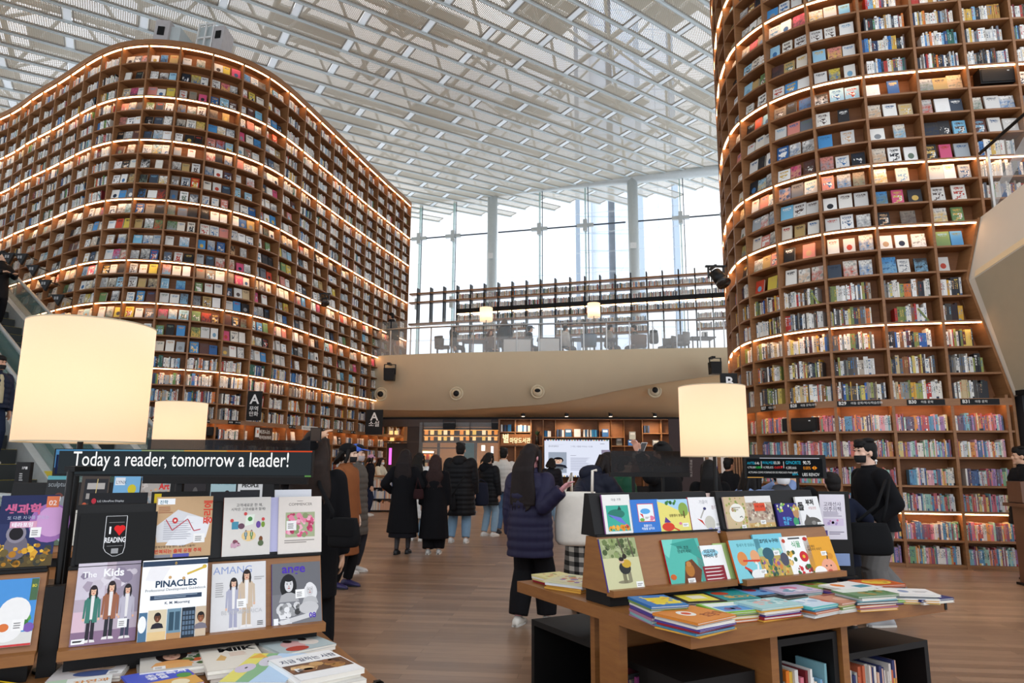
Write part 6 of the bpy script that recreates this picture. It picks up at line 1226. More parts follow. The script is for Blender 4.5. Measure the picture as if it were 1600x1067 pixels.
t2 = thing('library_name_sign', 'glowing warm Korean library name sign on the bookcase left of the screen', 'sign', bw(805, 695))
p = bw(785, 692); m = MB(); m.text('별', lambda x, y: (p[0] + x, 0, p[2] + .02 + y), .34, 'LEFT', .02); m.text('마당도서관', lambda x, y: (p[0] + .33 + x, 0, p[2] + y), .205, 'LEFT', .02)
xs_ = [v_[0] for v_ in m.v]; k_ = (bw(827.5, 690)[0] - p[0]) / (max(xs_) - min(xs_)); m.v = [(p[0] + (x - p[0]) * k_, yb(p[0] + (x - p[0]) * k_) - .5, z) for x, y, z in m.v]
m.build('lettering', emit('sign_letters', (1, .78, .42), 1.0), t2); m = MB(); bx3(m, (783, 679), (828, 696), .46, .48); m.build('backing', WOODB, t2)
# objects in the bookcase
def back_books(px0, px1, pyb, n, hs, labf, cols):
    r_ = random.Random(int(px0)); wpx = (px1 - px0) / n
    for i in range(n):
        m = MB(); c = r_.choice(cols); m.paint(c); h = hs * r_.uniform(.85, 1); bx3(m, (px0 + i * wpx, pyb - h), (px0 + (i + .92) * wpx, pyb), .2, .38)
        tag(m.build('upright_book', PRINT), labf % (cname(c), NUM[i + 1]), 'book', 'books in the lecture bookcase')
C3 = [0xe4e2de, 0x2a2c30, 0xc8c4bc, 0x3a4a6a, 0xf0eee8, 0x6a7078, 0x2f6a9a]
back_books(783, 799, 675.5, 6, 12, '%s book, %s from left on the top left shelf of the lecture bookcase', C3)
back_books(806, 828, 675.5, 7, 11, '%s book, %s from left on the second top shelf of the lecture bookcase', C3)
back_books(850, 860, 683.2, 4, 10, '%s book, %s from left above the left end of the screen', C3)
back_books(869, 880, 683.2, 4, 12, '%s book, %s from left in the first upright group above the screen', C3)
back_books(910, 918, 683.2, 3, 12, '%s book, %s from left in the middle group above the screen', C3)
back_books(920, 933, 683.2, 5, 12, '%s book, %s from left in the blue group above the screen', [0x2f6a9a, 0x3a88b8, 0xe4e2de, 0x2a3a5a])
back_books(1003, 1012, 677, 3, 12, '%s book, %s from left on the top shelf near the right end', C3)
for px0, px1, py0, py1, c, lab in ((882, 892, 671, 683, 0x2f5f8a, 'dark blue book cover facing out above the screen'), (896, 906, 671, 683, 0xd8dce0, 'white and blue book cover facing out above the screen'), (939, 949, 671, 683, 0x3a6aa8, 'blue book cover facing out above the right end of the screen'), (961, 970, 684, 696, 0x8a8a80, 'grey book cover facing out right of the screen'), (981, 991, 675, 687, 0xb8bcb8, 'pale grey book propped on a red blue stack right of the screen'), (979, 993, 688, 696.5, 0x3a78c8, 'blue and red book stack top piece right of the screen'), (1017, 1027, 688, 697, 0x9aa0a4, 'small grey stacked volume in the right bookcase cell'), (833, 843, 700, 712, 0x4a5a4a, 'dark green framed cover below the potted plant'), (986, 992, 707, 716, 0xb0b4b4, 'pale cover on the lower right bookcase shelf')):
    m = MB(); m.paint(c); bx3(m, (px0, py0), (px1, py1), .25, .3); o = m.build('display_book', PRINT); tag(o, lab, 'book', 'cover-out books in the lecture bookcase')
    m = MB(); m.paint(0xe8e8e4); bx3(m, (px0 + 1.5, py0 + 1.5), (px1 - 1.5, py0 + (py1 - py0) * .4), .3, .304); m.build('cover_print', PRINT, o)
t = thing('potted_plant', 'small dark green plant in a tall vase in the bookcase left of the screen', 'plant', bw(839, 696))
p = bw(839, 696); c_ = np.array([p[0], yb(p[0]) - .28, p[2] + .02]); m = MB(); m.smooth = True; m.cyl(c_, .07, .3, 12, .05); m.build('vase', BLACK, t)
m = MB(); r_ = random.Random(4); m.paint(0x2f4a34)
for i in range(26):
    a, l = r_.random() * 6.3, r_.uniform(.15, .34); d_ = np.array([math.cos(a) * .5, math.sin(a) * .5, .7]); b_ = c_ + (0, 0, .3); e_ = b_ + d_ * l; s_ = np.array([-math.sin(a), math.cos(a), 0]) * .022
    m.add([b_, b_ + d_ * l * .5 + s_, e_, b_ + d_ * l * .5 - s_], [(0, 1, 2, 3)])
m.build('foliage', PAINT, t)
# presentation screen
t = thing('presentation_screen', 'large bright presentation screen showing a man with dark fringe and scarf', 'screen', bw(900, 746))
a, b2 = bw(850, 745.5), bw(952, 687); Ys = yb(2.2) - .62
a, b2 = atY(849.5, 746, Ys), atY(953, 686, Ys); W_, H_ = b2[0] - a[0], b2[2] - a[2]
MB().box(a[0], b2[0], Ys, Ys + .08, a[2], b2[2]).build('bezel', BLACK, t)
MB().box(a[0] + .6, b2[0] - .6, Ys + .08, Ys + .115, a[2] + .3, b2[2] - .3).build('mount', BLACKM, t)
m = MB(); draw(m, lambda x, y, l: (a[0] + .03 + x * (W_ - .06), Ys - .002 - l * .0004, a[2] + .03 + y * (H_ - .06)), W_, H_, [('r', 0, 0, 1, 1, 0xdfe4f4)] + [('r', i / 24, .97, (i + .6) / 24, 1, (0x8a3a3a, 0x3a4a6a, 0xc8a060, 0x5a7a5a)[i % 4]) for i in range(24)] + [('r', i / 24, 0, (i + .6) / 24, .035, (0x3a4a6a, 0xb8583a, 0x2a2a3a, 0xd8b060)[i % 4]) for i in range(24)] + [
    ('t', '명사초청특강', .06, .80, .05, 0x4a4a58), ('l', .06, .86, .34, .865, 1, 0x9a9aa8), ('t', '그 작은, 사람을 바라보는 시선들', .4, .80, .045, 0x6a6a80), ('l', .4, .56, .5, .58, 1, 0x8a8a98), ('l', .4, .16, .72, .52, 8, 0xb4b8cc), ('l', .86, .88, .94, .9, 1, 0x5a5a6a),
    ('r', .06, .1, .34, .66, 0x9aa4b4), ('h', .21, .42, .085, 0xd8b49c, 0x18161a, {'top': 0x23242e}), ('p', [(.12, .28), (.3, .26), (.28, .18), (.14, .2)], 0x5a5f66)]); m.build('display', SCREEN, t)
t = thing('folding_screen_edge', 'pale lavender rounded board standing in front of the right end of the big screen', 'board', atY(945, 800, 20.5) * (1, 1, 0))
p = atY(945, 720, 20.5); MB().box(p[0] - .09, p[0] + .16, 20.5, 20.53, .4, atY(945, 703, 20.5)[2]).build('panel', mat('lavender', 0xb9b4d4, .5), t); MB().box(p[0] - .1, p[0] + .2, 20.4, 20.65, 0, .03).build('base', BLACKM, t); MB().box(p[0], p[0] + .04, 20.5, 20.53, .03, .42).build('post', BLACKM, t)
# lecture banner, bright shop, wooden slats, right of the bookcase
t = thing('lecture_banner', 'tall dark brown banner with white vertical Korean lettering behind the right lamp', 'banner', atY(1075, 790, 21.5) * (1, 1, 0))
a, b2 = atY(1049, 790, 21.5), atY(1097, 655, 21.5); MB().box(a[0], b2[0], 21.5, 21.54, .05, b2[2]).build('panel', mat('banner_brown', 0x3a2c2c, .7), t)
m = MB(); m.paint(0xc8c0b8)
for i, ch in enumerate('명사초청특강'): 
    p = atY(1063, 676 + i * 7.0, 21.5); m.text(ch, lambda x, y: (p[0] + x, 21.494, p[2] + y), .13, 'LEFT', .0)
for i, ch in enumerate('별마당도서관'):
    p = atY(1078, 722 + i * 4.5, 21.5); m.text(ch, lambda x, y: (p[0] + x, 21.494, p[2] + y), .085, 'LEFT', .0)
m.build('lettering', PRINT, t); MB().box(a[0], b2[0], 21.4, 21.65, 0, .05).build('base', BLACKM, t)
a, b2 = atY(1098, 790, 23), atY(1146, 690, 23)
m = MB(); m.box(a[0], b2[0], 23.5, 23.6, .0, 3.0); struct(m.build('wall_shop_right', mat('bright_shop_wall', 0xf4eee6, .7)))
t = thing('shop_wall_light', 'bright wall light of the white shop behind the right lamp', 'light', (a[0] + .4, 23.4, 2.6)); MB().box(a[0], b2[0], 23.42, 23.5, 2.5, 2.75).build('diffuser', emit('shop_white', (1, .93, .84), 7), t); MB().box(a[0], b2[0], 23.4, 23.5, 2.75, 2.8).build('housing', WHITE, t)
for i, px in enumerate((1108, 1127)):
    p = atY(px, 780, 22.8); m = MB(); m.box(p[0] - .05, p[0] + .05, 22.8, 22.9, 0, 3.0); struct(m.build('trim_%d' % (9 + i), WOOD))
t = thing('clothes_rail', 'purple and blue garments on a rail in the bright shop behind the right lamp', 'clothes rail', atY(1116, 770, 23.2) * (1, 1, 0))
a, b2 = atY(1110, 752, 23.2), atY(1121, 727, 23.2); m = MB(); m.paint(0x4a3f9a)
for i in range(5): x = a[0] + .03 + i * .045; m.box(x, x + .035, 23.1, 23.3, a[2], b2[2] - .02 * abs(i - 2))
m.build('garments', PAINT, t); m = MB(); m.tube([(a[0], 23.2, 0), (a[0], 23.2, b2[2] + .03), (b2[0], 23.2, b2[2] + .03), (b2[0], 23.2, 0)], .012, 6); m.build('frame', CHROME, t)
t = thing('slatted_screen', 'low wooden slatted screen beside the right bookcase behind the ticker display', 'screen', atY(1156, 760, 12.2) * (1, 1, 0))
a, b2 = atY(1143, 770, 12.2), atY(1171, 714, 12.2)
for i in range(7): x = a[0] + (b2[0] - a[0]) * i / 7; MB().box(x, x + .03, 12.2, 12.3, 0, b2[2]).build('slat', WOOD, t)
MB().box(a[0], b2[0], 12.24, 12.27, b2[2] - .1, b2[2]).build('rail', WOOD, t); MB().box(a[0], b2[0], 12.24, 12.27, 0.1, .2).build('rail', WOOD, t)
# barrier posts by the shop
for i, px in enumerate((739, 736, 640, 870)):
    p = atz(px, (800, 805, 824, 802)[i], 0); t = thing('barrier_post', ('slim chrome barrier post by the teal door', 'slim chrome barrier post in front of the teal door one', 'slim chrome barrier post near the white long coat', 'slim white barrier post left of the tote bag carrier')[i], 'barrier post', p, 'chrome barrier posts')
    MB().cyl(p, .13, .02, 16).build('base', CHROME, t); MB().cyl(p + (0, 0, .02), .022, .92, 10).build('pole', CHROME, t); m = MB(); m.smooth = True; m.ell(p + (0, 0, .96), .03, .03, .03, 10, 6); m.build('cap', CHROME, t)
# reading desk with low shelf at the far end of the left bookcase
p = atz(596, 800, 0); t = thing('low_bookcase', 'low black bookcase with a wooden top at the far end of the left bookcase', 'bookcase', p)
x0, x1, y0 = p[0] - .45, p[0] + .55, p[1]
MB().box(x0 - .5, x1, y0, y0 + .5, 1.0, 1.05).build('top', TABLEW, t)
for z in (.05, .38, .7): MB().box(x0, x1 - .03, y0, y0 + .4, z - .03, z).build('shelf', BLACK, t)
for x in (x0, x1 - .03): MB().box(x, x + .03, y0, y0 + .4, 0, 1.0).build('side_panel', BLACK, t)
for r in range(3):
    x = x0 + .05; r_ = random.Random(r + 5); k = 0
    while x < x1 - .12:
        w_ = r_.uniform(.03, .06); c = r_.choice([0xe8dcc8, 0xd8a88a, 0x6a7a9a, 0xc8c8c8, 0x4a5a7a, 0xe0e0e0]); m = MB(); m.paint(c); m.box(x, x + w_, y0 + .04, y0 + .22, (.05, .38, .7)[r], (.05, .38, .7)[r] + r_.uniform(.2, .27)); k += 1
        tag(m.build('upright_book', PRINT), '%s book, %s from left on the %s shelf of the low black bookcase' % (cname(c), NUM[k], ('lowest', 'middle', 'top')[r]), 'book', 'books in the low black bookcase'); x += w_ + .003
# lectern at the right edge
p = atz(1592, 922, 0) + np.array([.34, 0, 0]); t = thing('lectern', 'wooden lectern cut off by the right edge of the photo', 'lectern', p)
x0, y0 = p[0], p[1]; zt_ = atY(1585, 787, y0)[2]
MB().box(x0 - .02, x0 + .5, y0, y0 + .4, .03, zt_ - .05).build('body', mat('lectern_wood', 0x6a4630, .45), t); MB().box(x0 - .1, x0 + .55, y0 - .08, y0 + .45, zt_ - .05, zt_ - .01).build('shelf', mat('lectern_wood', 0x6a4630, .45), t)
zt2 = atY(1590, 742 + 14, y0)[2]; MB().box(x0 - .02, x0 + .55, y0 + .2, y0 + .45, zt_, zt_ + .26).build('slanted_top', mat('lectern_wood', 0x6a4630, .45), t); MB().box(x0 - .06, x0 + .5, y0 - .03, y0 + .42, 0, .03).build('foot', BLACKM, t)
# spots in small cans, added to brighten the lecture bookcase
for k, x in enumerate((.4, 1.9, 3.4, 4.9)):
    y = yb(x) - .95; z = 3.02
    t = thing('added_spot', 'small spot added to brighten the lecture bookcase, %s from the left' % NUM[k + 1], 'light', (x, y, z), 'spots added over the lecture bookcase')
    MB().cyl((x, y, z), .07, .10, 16).build('can', BLACKM, t); MB().cyl((x, y, z - .004), .055, .004, 16).build('diffuser', emit('added_spot_warm', (1, .75, .5), 5), t)
    m = MB(); m.tube([(x, y, z + .1), (x, y + .5, z + .16)], .012, 6); m.build('arm', BLACKM, t)
    l_ = bpy.data.lights.new('downlight', 'SPOT'); l_.energy = 55; l_.color = (1, .76, .5); l_.spot_size = 1.9; l_.spot_blend = .7; l_.shadow_soft_size = .05
    lo = bpy.data.objects.new('downlight', l_); COL.objects.link(lo); lo.parent = t; lo.location = (0, 0, -.02); lo.rotation_euler = (math.radians(32), 0, 0)
# moving goods: dark desk behind the walking man
p = atz(1310, 800, .9); t = thing('service_desk', 'dark grey service desk top behind the walking man', 'desk', (3.6, 7.6, 0))
MB().box(3.28, 3.9, 7.4, 7.9, .98, 1.03).build('worktop', mat('slate_top', 0x6f7d80, .3), t); MB().box(3.3, 3.88, 7.42, 7.88, 0, .98).build('body', BLACK, t)

# ---------------------------------------------------------------- gallery: balustrade, open bookcase, furniture
t = thing('gallery_balustrade', 'glass balustrade with a steel rail along the gallery edge', 'balustrade', (*FE[2], MZ))
xs2 = np.linspace(-5.2, 8.6, 19)
for i in range(len(xs2) - 1):
    a, b2 = xs2[i] + .02, xs2[i + 1] - .02; ya, yb_ = sm(a)[0] + .08, sm(b2)[0] + .08
    g = MB(); g.box8([(a, ya, MZ + .02), (b2, yb_, MZ + .02), (b2, yb_ + .015, MZ + .02), (a, ya + .015, MZ + .02), (a, ya, MZ + 1.28), (b2, yb_, MZ + 1.28), (b2, yb_ + .015, MZ + 1.28), (a, ya + .015, MZ + 1.28)]); g = g.build('glass_panel', GLASS, t)
    f_ = MB().quad((a, ya - .004, MZ + .03), (b2, yb_ - .004, MZ + .03), (b2, yb_ - .004, MZ + .58), (a, ya - .004, MZ + .58)).build('frosted_band', FROST, g)
    MB().cyl((xs2[i], sm(xs2[i])[0] + .09, MZ), .022, 1.0, 8).build('post', CHROME, t)
m = MB(); m.smooth = True; m.tube([(x, sm(x)[0] + .02, MZ + .98) for x in xs2], .03, 8); m.build('handrail', CHROME, t)
zt0 = 9.33; pA, pB = atz(714, 446, zt0), atz(1135, 415, zt0); gd = (pB - pA) / np.linalg.norm(pB - pA)
def gpt(s, z, o=0.0): p = pA + gd * s + np.array([-gd[1], gd[0], 0]) * o; return np.array([p[0], p[1], z])
def g_at(px): d = ray(px, 440)[:2]; A = np.column_stack([d, -gd[:2]]); return np.linalg.solve(A, pA[:2])[1]
def gz(py, px=981): d = ray(px, py); s = g_at(px); return CAM_H + d[2] * gpt(s, 0)[1] / d[1]
t = thing('gallery_bookcase', 'long open black and wood bookcase standing on the gallery in front of the glass wall', 'bookcase', gpt(5, MZ))
LV = [gz(434), gz(449), gz(466), gz(485.6), gz(502.5), gz(517.5)]; smin, smax = g_at(640), g_at(1160)
posts = [g_at(714) + (g_at(1086) - g_at(714)) / 16 * k for k in range(-3, 20)]
for k, s in enumerate(posts):
    if s > smax: break
    zb = LV[2] - .55 if k < 3 else MZ
    m = MB(); m.box8([gpt(s + a, z, o) for z in (zb, LV[0] + .22) for a, o in ((-.025, -.0), (.025, 0), (.025, .3), (-.025, .3))]); m.build('upright', BLACKM, t)
for i, z in enumerate(LV):
    th_ = .07 if i != 2 else .2
    segs = [(smin, smax)] if i < 4 else [(posts[3], posts[8]), (posts[10], posts[16]), (posts[19] if len(posts) > 19 else smax, smax + .6)]
    if i == 2: segs = [(posts[3], smax)]
    for a, b2 in segs:
        if b2 - a < .3: continue
        m = MB(); m.box8([gpt(s, zz, o) for zz in (z - th_, z) for s, o in ((a, .0), (b2, .0), (b2, .3), (a, .3))]); m.build('shelf', BLACKM if i == 2 else WOOD, t)
m = MB(); m.box8([gpt(s, zz, o) for zz in (LV[2] - .235, LV[2] - .205) for s, o in ((posts[3], .05), (smax, .05), (smax, .09), (posts[3], .09))]); m.build('light_strip', LED, t)
m = MB(); m.box8([gpt(s, zz, o) for zz in (LV[2] - .62, LV[2] - .55) for s, o in ((smin, 0), (posts[3], 0), (posts[3], .3), (smin, .3))]); m.build('shelf', WOOD, t)
gT = np.array([*gd[:2], 0]) / np.linalg.norm(gd[:2]); gN = np.array([-gT[1], gT[0], 0])
for i in (1, 2, 3, 4, 5):
    for k in range(3, len(posts) - 1):
        if posts[k] > smax or (i > 3 and not (3 <= k < 8 or 10 <= k < 16 or k >= 19)): continue
        s, e_ = posts[k] + .035, posts[k + 1] - .035; r_ = random.Random(k * 17 + i)
        while s < e_ - .03:
            w_ = r_.uniform(.014, .035); h_ = r_.uniform(.19, .25); p = gpt(s, LV[i] + .001, .05); extra_book(p, gT, np.array([0, 0, 1.0]), gN, w_, h_, .15, r_.choice(WHT * 4 + SPINE)); s += w_ + .001
# gallery lamps, desks, chairs
def gallery_pt(px, Y): d = ray(px, 540); return np.array([d[0] * Y / d[1], Y, MZ])
for k, (px, Y, lab) in enumerate(((759.5, 25.6, 'cream drum lamp on the gallery, left one'), (928, 25.0, 'cream drum lamp on the gallery, right one'))):
    a, b2 = atY(px, 502 if k == 0 else 495.5, Y), atY(px, 481 if k == 0 else 474, Y); r = 10.2 * Y / FPX; h = b2[2] - a[2]
    t = thing('table_lamp', lab, 'lamp', (a[0], Y, MZ + .75), 'cream drum lamps'); n = 32
    m = MB(); m.smooth = True; rg = lambda z: [(a[0] + r * math.cos(2 * PI * i / n), Y + r * math.sin(2 * PI * i / n), z) for i in range(n)]; m.loft([rg(a[2]), rg(b2[2])], caps=False); m.build('lamp_shade', FAB, t)
    MB().cyl((a[0], Y, MZ + .765), .015, a[2] - MZ - .6, 8).build('pole', BLACKM, t); MB().cyl((a[0], Y, MZ + .75), .1, .015, 16).build('base', BLACKM, t)
    l_ = bpy.data.lights.new('lamp_light', 'POINT'); l_.energy = 5; l_.color = (1, .72, .45); l_.shadow_soft_size = .08; lo = bpy.data.objects.new('lamp_light', l_); COL.objects.link(lo); lo.parent = t; lo.location = (0, 0, a[2] + h * .45 - MZ - .75)
def gtable(px, Y, w, lab, white):
    p = gallery_pt(px, Y); t = thing('reading_table', lab, 'table', p, 'gallery reading tables'); mt = WHITE if white else mat('dark_table', 0x3a3432, .4)
    MB().box(p[0] - w / 2, p[0] + w / 2, Y - .35, Y + .35, MZ + .71, MZ + .75).build('tabletop', mat('dark_table', 0x3a3432, .4), t)
    for s in (-1, 1):
        for q_ in (-1, 1): MB().box(p[0] + s * (w / 2 - .06) - .02, p[0] + s * (w / 2 - .06) + .02, Y + q_ * .3 - .02, Y + q_ * .3 + .02, MZ, MZ + .71).build('leg', BLACKM, t)
    if white: MB().box(p[0] - w / 2 + .1, p[0] + w / 2 - .1, Y - .37, Y - .35, MZ + .1, MZ + .7).build('modesty_panel', WHITE, t)
gtable(742, 25.6, 1.0, 'dark gallery table beneath the left gallery lamp', False); gtable(808, 25.2, 1.2, 'gallery table with a white front panel, left of the middle', True); gtable(858, 25.0, .9, 'gallery table with a white front panel, by the lone chair', True); gtable(928, 25.0, 1.7, 'dark gallery table beneath the right gallery lamp', False); gtable(1096, 24.6, .9, 'dark gallery table at the right end holding a napkin box', False)
def gchair(px, Y, col, yaw, lab):
    p = gallery_pt(px, Y); t = thing('armchair', lab, 'chair', p, 'gallery chairs'); c, s = math.cos(yaw), math.sin(yaw)
    fr = lambda x, y, z: np.array([p[0] + x * c - y * s, Y + x * s + y * c, MZ + z]); mt = mat('chair_%06x' % col, col, .7)
    MB().box(-.26, .26, -.25, .25, .40, .47, fr).build('seat', mt, t)
    m = MB(); m.smooth = True; m.loft([[fr(.29 * math.cos(a) * k, .05 + .27 * math.sin(a) * k, z) for a in np.linspace(-.25, PI + .25, 14)] + [fr(.25 * math.cos(a) * k, .05 + .23 * math.sin(a) * k, z) for a in np.linspace(PI + .25, -.25, 14)] for z, k in ((.38, .92), (.62, 1), (.82, 1.04))]); m.build('backrest', mt, t)
    for x in (-.2, .2):
        for y in (-.2, .2): MB().box(x - .015, x + .015, y - .015, y + .015, 0, .40, fr).build('leg', BLACKM, t)
for px, Y, col, yaw, lab in ((692, 25.1, 0x3a3434, 1.6, 'dark gallery armchair at the left behind the woman'), (868, 25.9, 0x4a5a6a, -1.7, 'blue grey gallery armchair left of the white hooded sitter'), (920, 24.5, 0x3f5a70, 3.1, 'blue gallery sofa chair in front of the grey hooded man'), (998, 24.6, 0x6a4a34, 3.1, 'brown wooden gallery chair by the balustrade'), (1043, 24.8, 0x55504c, -1.2, 'dark leaning gallery lounge chair with a folded coat, toward the right'), (1064, 24.0, 0x7a7672, -1.5, 'grey low gallery seat beside the lounge chair')): gchair(px, Y, col, yaw, lab)
p = gallery_pt(1102, 24.6); t = thing('napkin_box', 'small white box with black front on the right gallery table', 'box', p + (0, 0, .751)); MB().box(p[0] - .09, p[0] + .09, 24.5, 24.7, MZ + .751, MZ + .98).build('box', WHITE, t); MB().box(p[0] - .04, p[0] + .04, 24.49, 24.5, MZ + .78, MZ + .94).build('front_panel', BLACK, t)
m = MB(); m.box(*(lambda p: (p[0] - .2, p[0] + .12, 24.4, 24.42, MZ + .1, MZ + .5))(gallery_pt(668, 25.3))); o = m.build('tablet_stand', WHITE); 
bpy.data.objects.remove(o)
# ---------------------------------------------------------------- two escalators beside the left bookcase
ED = nrmz((-.846, .533)); EN = np.array([.533, .846])
def escalator(off, lab, up):
    B0 = np.array([-8.0, 10.6]) - ED * 2.08 + EN * off
    fr = lambda l, n, z: np.array([*(B0 + ED * l + EN * n), z])
    t = thing('escalator', lab, 'escalator', fr(0, 0, 0)); rise = math.tan(math.radians(30)); LN = 13.0
    STEP = mat('escalator_step', 0x2c3030, .5, .3); m = None
    for i in range(30):
        l0 = i * .40; z = .02 + l0 * rise
        m = MB(); m.box(l0, l0 + .42, -.5, .5, z - .02, z + .22, fr); s_ = m.build('step', STEP, t)
        m = MB(); m.box(l0 - .004, l0 + .03, -.5, .5, z + .22, z + .223, fr); m.build('yellow_edge', mat('yellow_edge', 0xc8b030, .6), s_)
    for sd in (-1, 1):
        n0, n1 = (.52, .80) if sd > 0 else (-.80, -.52)
        zz = lambda l, h: h + max(0, l) * rise
        m = MB(); m.box8([fr(l, n, zz(l, h)) for h in (.20, .42) for l, n in ((-1.0, n0), (LN, n0), (LN, n1), (-1.0, n1))]) if False else None
        ls = (-1.2, 0, LN)
        m = MB(); m.loft([[fr(l, n0, zz(l, .0 if l > 0 else 0)), fr(l, n1, zz(l, 0)), fr(l, n1, zz(l, .42)), fr(l, n0, zz(l, .42))] for l in ls]); m.build('deck', mat('deck_silver', 0xd0d2d0, .35, .1), t)
        nm = (n0 + n1) / 2
        m = MB(); m.loft([[fr(l, nm - .01, zz(l, .42)), fr(l, nm + .01, zz(l, .42)), fr(l, nm + .01, zz(l, 1.0)), fr(l, nm - .01, zz(l, 1.0))] for l in ls]); m.build('glass_balustrade', TEALG, t)
        m = MB(); m.smooth = True; m.tube([fr(-1.2, nm, .5), fr(-1.3, nm, .75), fr(-1.2, nm, 1.02), fr(0, nm, 1.02)] + [fr(l, nm, zz(l, 1.02)) for l in (1, LN)], .04, 8); m.build('handrail', mat('handrail_rubber', 0xa4a9a8, .35, .1), t)
        no = n1 if sd > 0 else n0
        m = MB(); m.loft([[fr(l, no, 0 if l < 3 else zz(l - 3, 0)), fr(l, no + sd * .03, 0 if l < 3 else zz(l - 3, 0)), fr(l, no + sd * .03, zz(l, .42)), fr(l, no, zz(l, .42))] for l in (-1.2, 0, 3, LN)]); m.build('side_cladding', mat('pale_cladding', 0xccc8bc, .5), t)
    for l in (1.0, 4.2):
        m = MB(); m.loft([[fr(x, .54, .425 + x * rise), fr(x, .78, .425 + x * rise), fr(x, .78, .43 + x * rise), fr(x, .54, .43 + x * rise)] for x in (l, l + .5)]); m.build('warning_label', mat('label_yellow', 0xd8c040, .5) if not up else mat('label_pink', 0xd070a8, .5), t)
    return fr
EFR = escalator(0, 'escalator at the left edge carrying the man in the navy vest, nearer of two', False)
EFR2 = escalator(1.75, 'second escalator at left, between the nearer one and the left bookcase', True)
# ================================================================= PEOPLE
def cloth(c, rough=.85): return mat('cloth_%06x' % c, c, rough, var=.05, scale=14, bump=.12, spec=.2)
HAIRM = lambda c: mat('hair_%06x' % c, c, .6, var=.25, scale=30, spec=.22, bump=.3)
def skin(c):
    return mat('skin_%06x' % c, c, .5, var=.04, scale=12)
def ik(a, b, l1, l2, pole):
    a, b = np.asarray(a, float), np.asarray(b, float); d = b - a; L = np.linalg.norm(d); n = d / (L + 1e-9)
    if L > (l1 + l2) * .999: b = a + n * (l1 + l2) * .999; L = (l1 + l2) * .999
    x = (l1 * l1 - l2 * l2 + L * L) / (2 * L); h = math.sqrt(max(0, l1 * l1 - x * x)); p = np.asarray(pole, float); p = p - n * (p @ n); p = p / (np.linalg.norm(p) + 1e-9)
    return a + n * x + p * h, b
def person(label, loc, H, face, lh=None, rh=None, lf=None, rf=None, lean=0, look=0, nod=0, sit=None, build=1.0, top=('coat', 0x111114, .35), bottom=('trousers', 0x15151a), shoes=0xdedad4,
           hair=('short', 0x17120f), mask=None, hat=None, hood=None, skin_c=0xd9ab8c, vox=.010, under=None, grip=.5, group=None, inner=None):
    s = H / 1.70; L3 = np.asarray(loc, float); fa = math.radians(face)
    fx = np.array([math.cos(fa), -math.sin(fa), 0]); fy = np.array([math.sin(fa), math.cos(fa), 0]); fz = np.array([0, 0, 1.0])
    Wd = lambda p: L3 + fx * p[0] + fy * p[1] + fz * p[2]
    t = thing('person', label, 'person', L3, group)
    le = math.radians(lean); D = np.array([0, math.sin(le), math.cos(le)]); YD = np.array([0, math.cos(le), -math.sin(le)]); XX = np.array([1.0, 0, 0])
    hip = (.90 * s if sit is None else sit + .11 * s); P = np.array([0, 0, hip + .03 * s])
    at = lambda q_, b=0.0: P + D * q_ * s + YD * b * s
    def ring(c, rx, ry, yy=YD, n=20): return [Wd(c + XX * rx * math.cos(2 * PI * k / n) + yy * ry * math.sin(2 * PI * k / n)) for k in range(n)]
    B = build * s
    neck = at(.50); hd = math.radians(look); nd = math.radians(nod)
    HX = np.array([math.cos(hd), -math.sin(hd), 0]); HY0 = np.array([math.sin(hd), math.cos(hd), 0]); HY = HY0 * math.cos(nd) - fz * math.sin(nd); HZ = fz * math.cos(nd) + HY0 * math.sin(nd)
    hc = neck + D * .03 * s + HY * .025 * s + HZ * .142 * s
    hp = lambda x, y, z: hc + HX * x * s + HY * y * s + HZ * z * s
    RM = np.column_stack([fx * HX[0] + fy * HX[1] + fz * HX[2], fx * HY[0] + fy * HY[1] + fz * HY[2], fx * HZ[0] + fy * HZ[1] + fz * HZ[2]])
    hell = lambda m, x, y, z, a, b, c, n=14, k=10: m.ell(Wd(hp(x, y, z)), a * s, b * s, c * s, n, k, RM)
    # --- skeleton ends
    Sh = {sd: at(.435) + XX * sd * .175 * B for sd in (-1, 1)}
    hands = {}
    for sd, hv in ((-1, lh), (1, rh)):
        tgt = np.asarray(hv, float) if hv is not None else Sh[sd] + np.array([sd * .06, .06, -.53]) * s
        E_, W_ = ik(Sh[sd], tgt, .285 * s, .255 * s, (sd * .6, -.6, -.5)); hands[sd] = (E_, W_)
    feet = {}
    for sd, fv in ((-1, lf), (1, rf)):
        Hj = P + np.array([sd * .09 * B, 0, -.04 * s])
        if fv is not None: A_ = np.array([fv[0], fv[1], fv[2] if len(fv) > 2 else .085 * s])
        elif sit is not None: A_ = np.array([sd * .11, .42 * s, .085 * s])
        else: A_ = np.array([sd * .10 * B, (-.03 if sd > 0 else .03), .085 * s])
        K_, A_ = ik(Hj, A_, .42 * s, .415 * s, (0, 1, 0)); feet[sd] = (Hj, K_, A_)
    # --- body, one surface
    m = MB()
    m.loft([ring(at(a), rx * B, ry * B) for a, rx, ry in ((-.09, .10, .08), (-.03, .165, .115), (.05, .16, .11), (.16, .135, .1), (.30, .16, .11), (.40, .17, .105), (.455, .13, .085), (.49, .07, .065), (.53, .056, .06), (.60, .054, .058))])
    m.tube([Wd(neck), Wd(hp(0, -.01, -.02))], .055 * s, 12)
    hell(m, 0, -.008, .02, .076, .096, .098, 18, 14); hell(m, 0, .028, -.052, .056, .062, .066, 16, 12); hell(m, 0, .094, -.022, .013, .02, .026); hell(m, 0, .098, -.034, .017, .014, .011); hell(m, 0, .082, -.07, .024, .012, .008); hell(m, 0, .084, .022, .055, .012, .012); hell(m, 0, .075, -.1, .026, .02, .018)
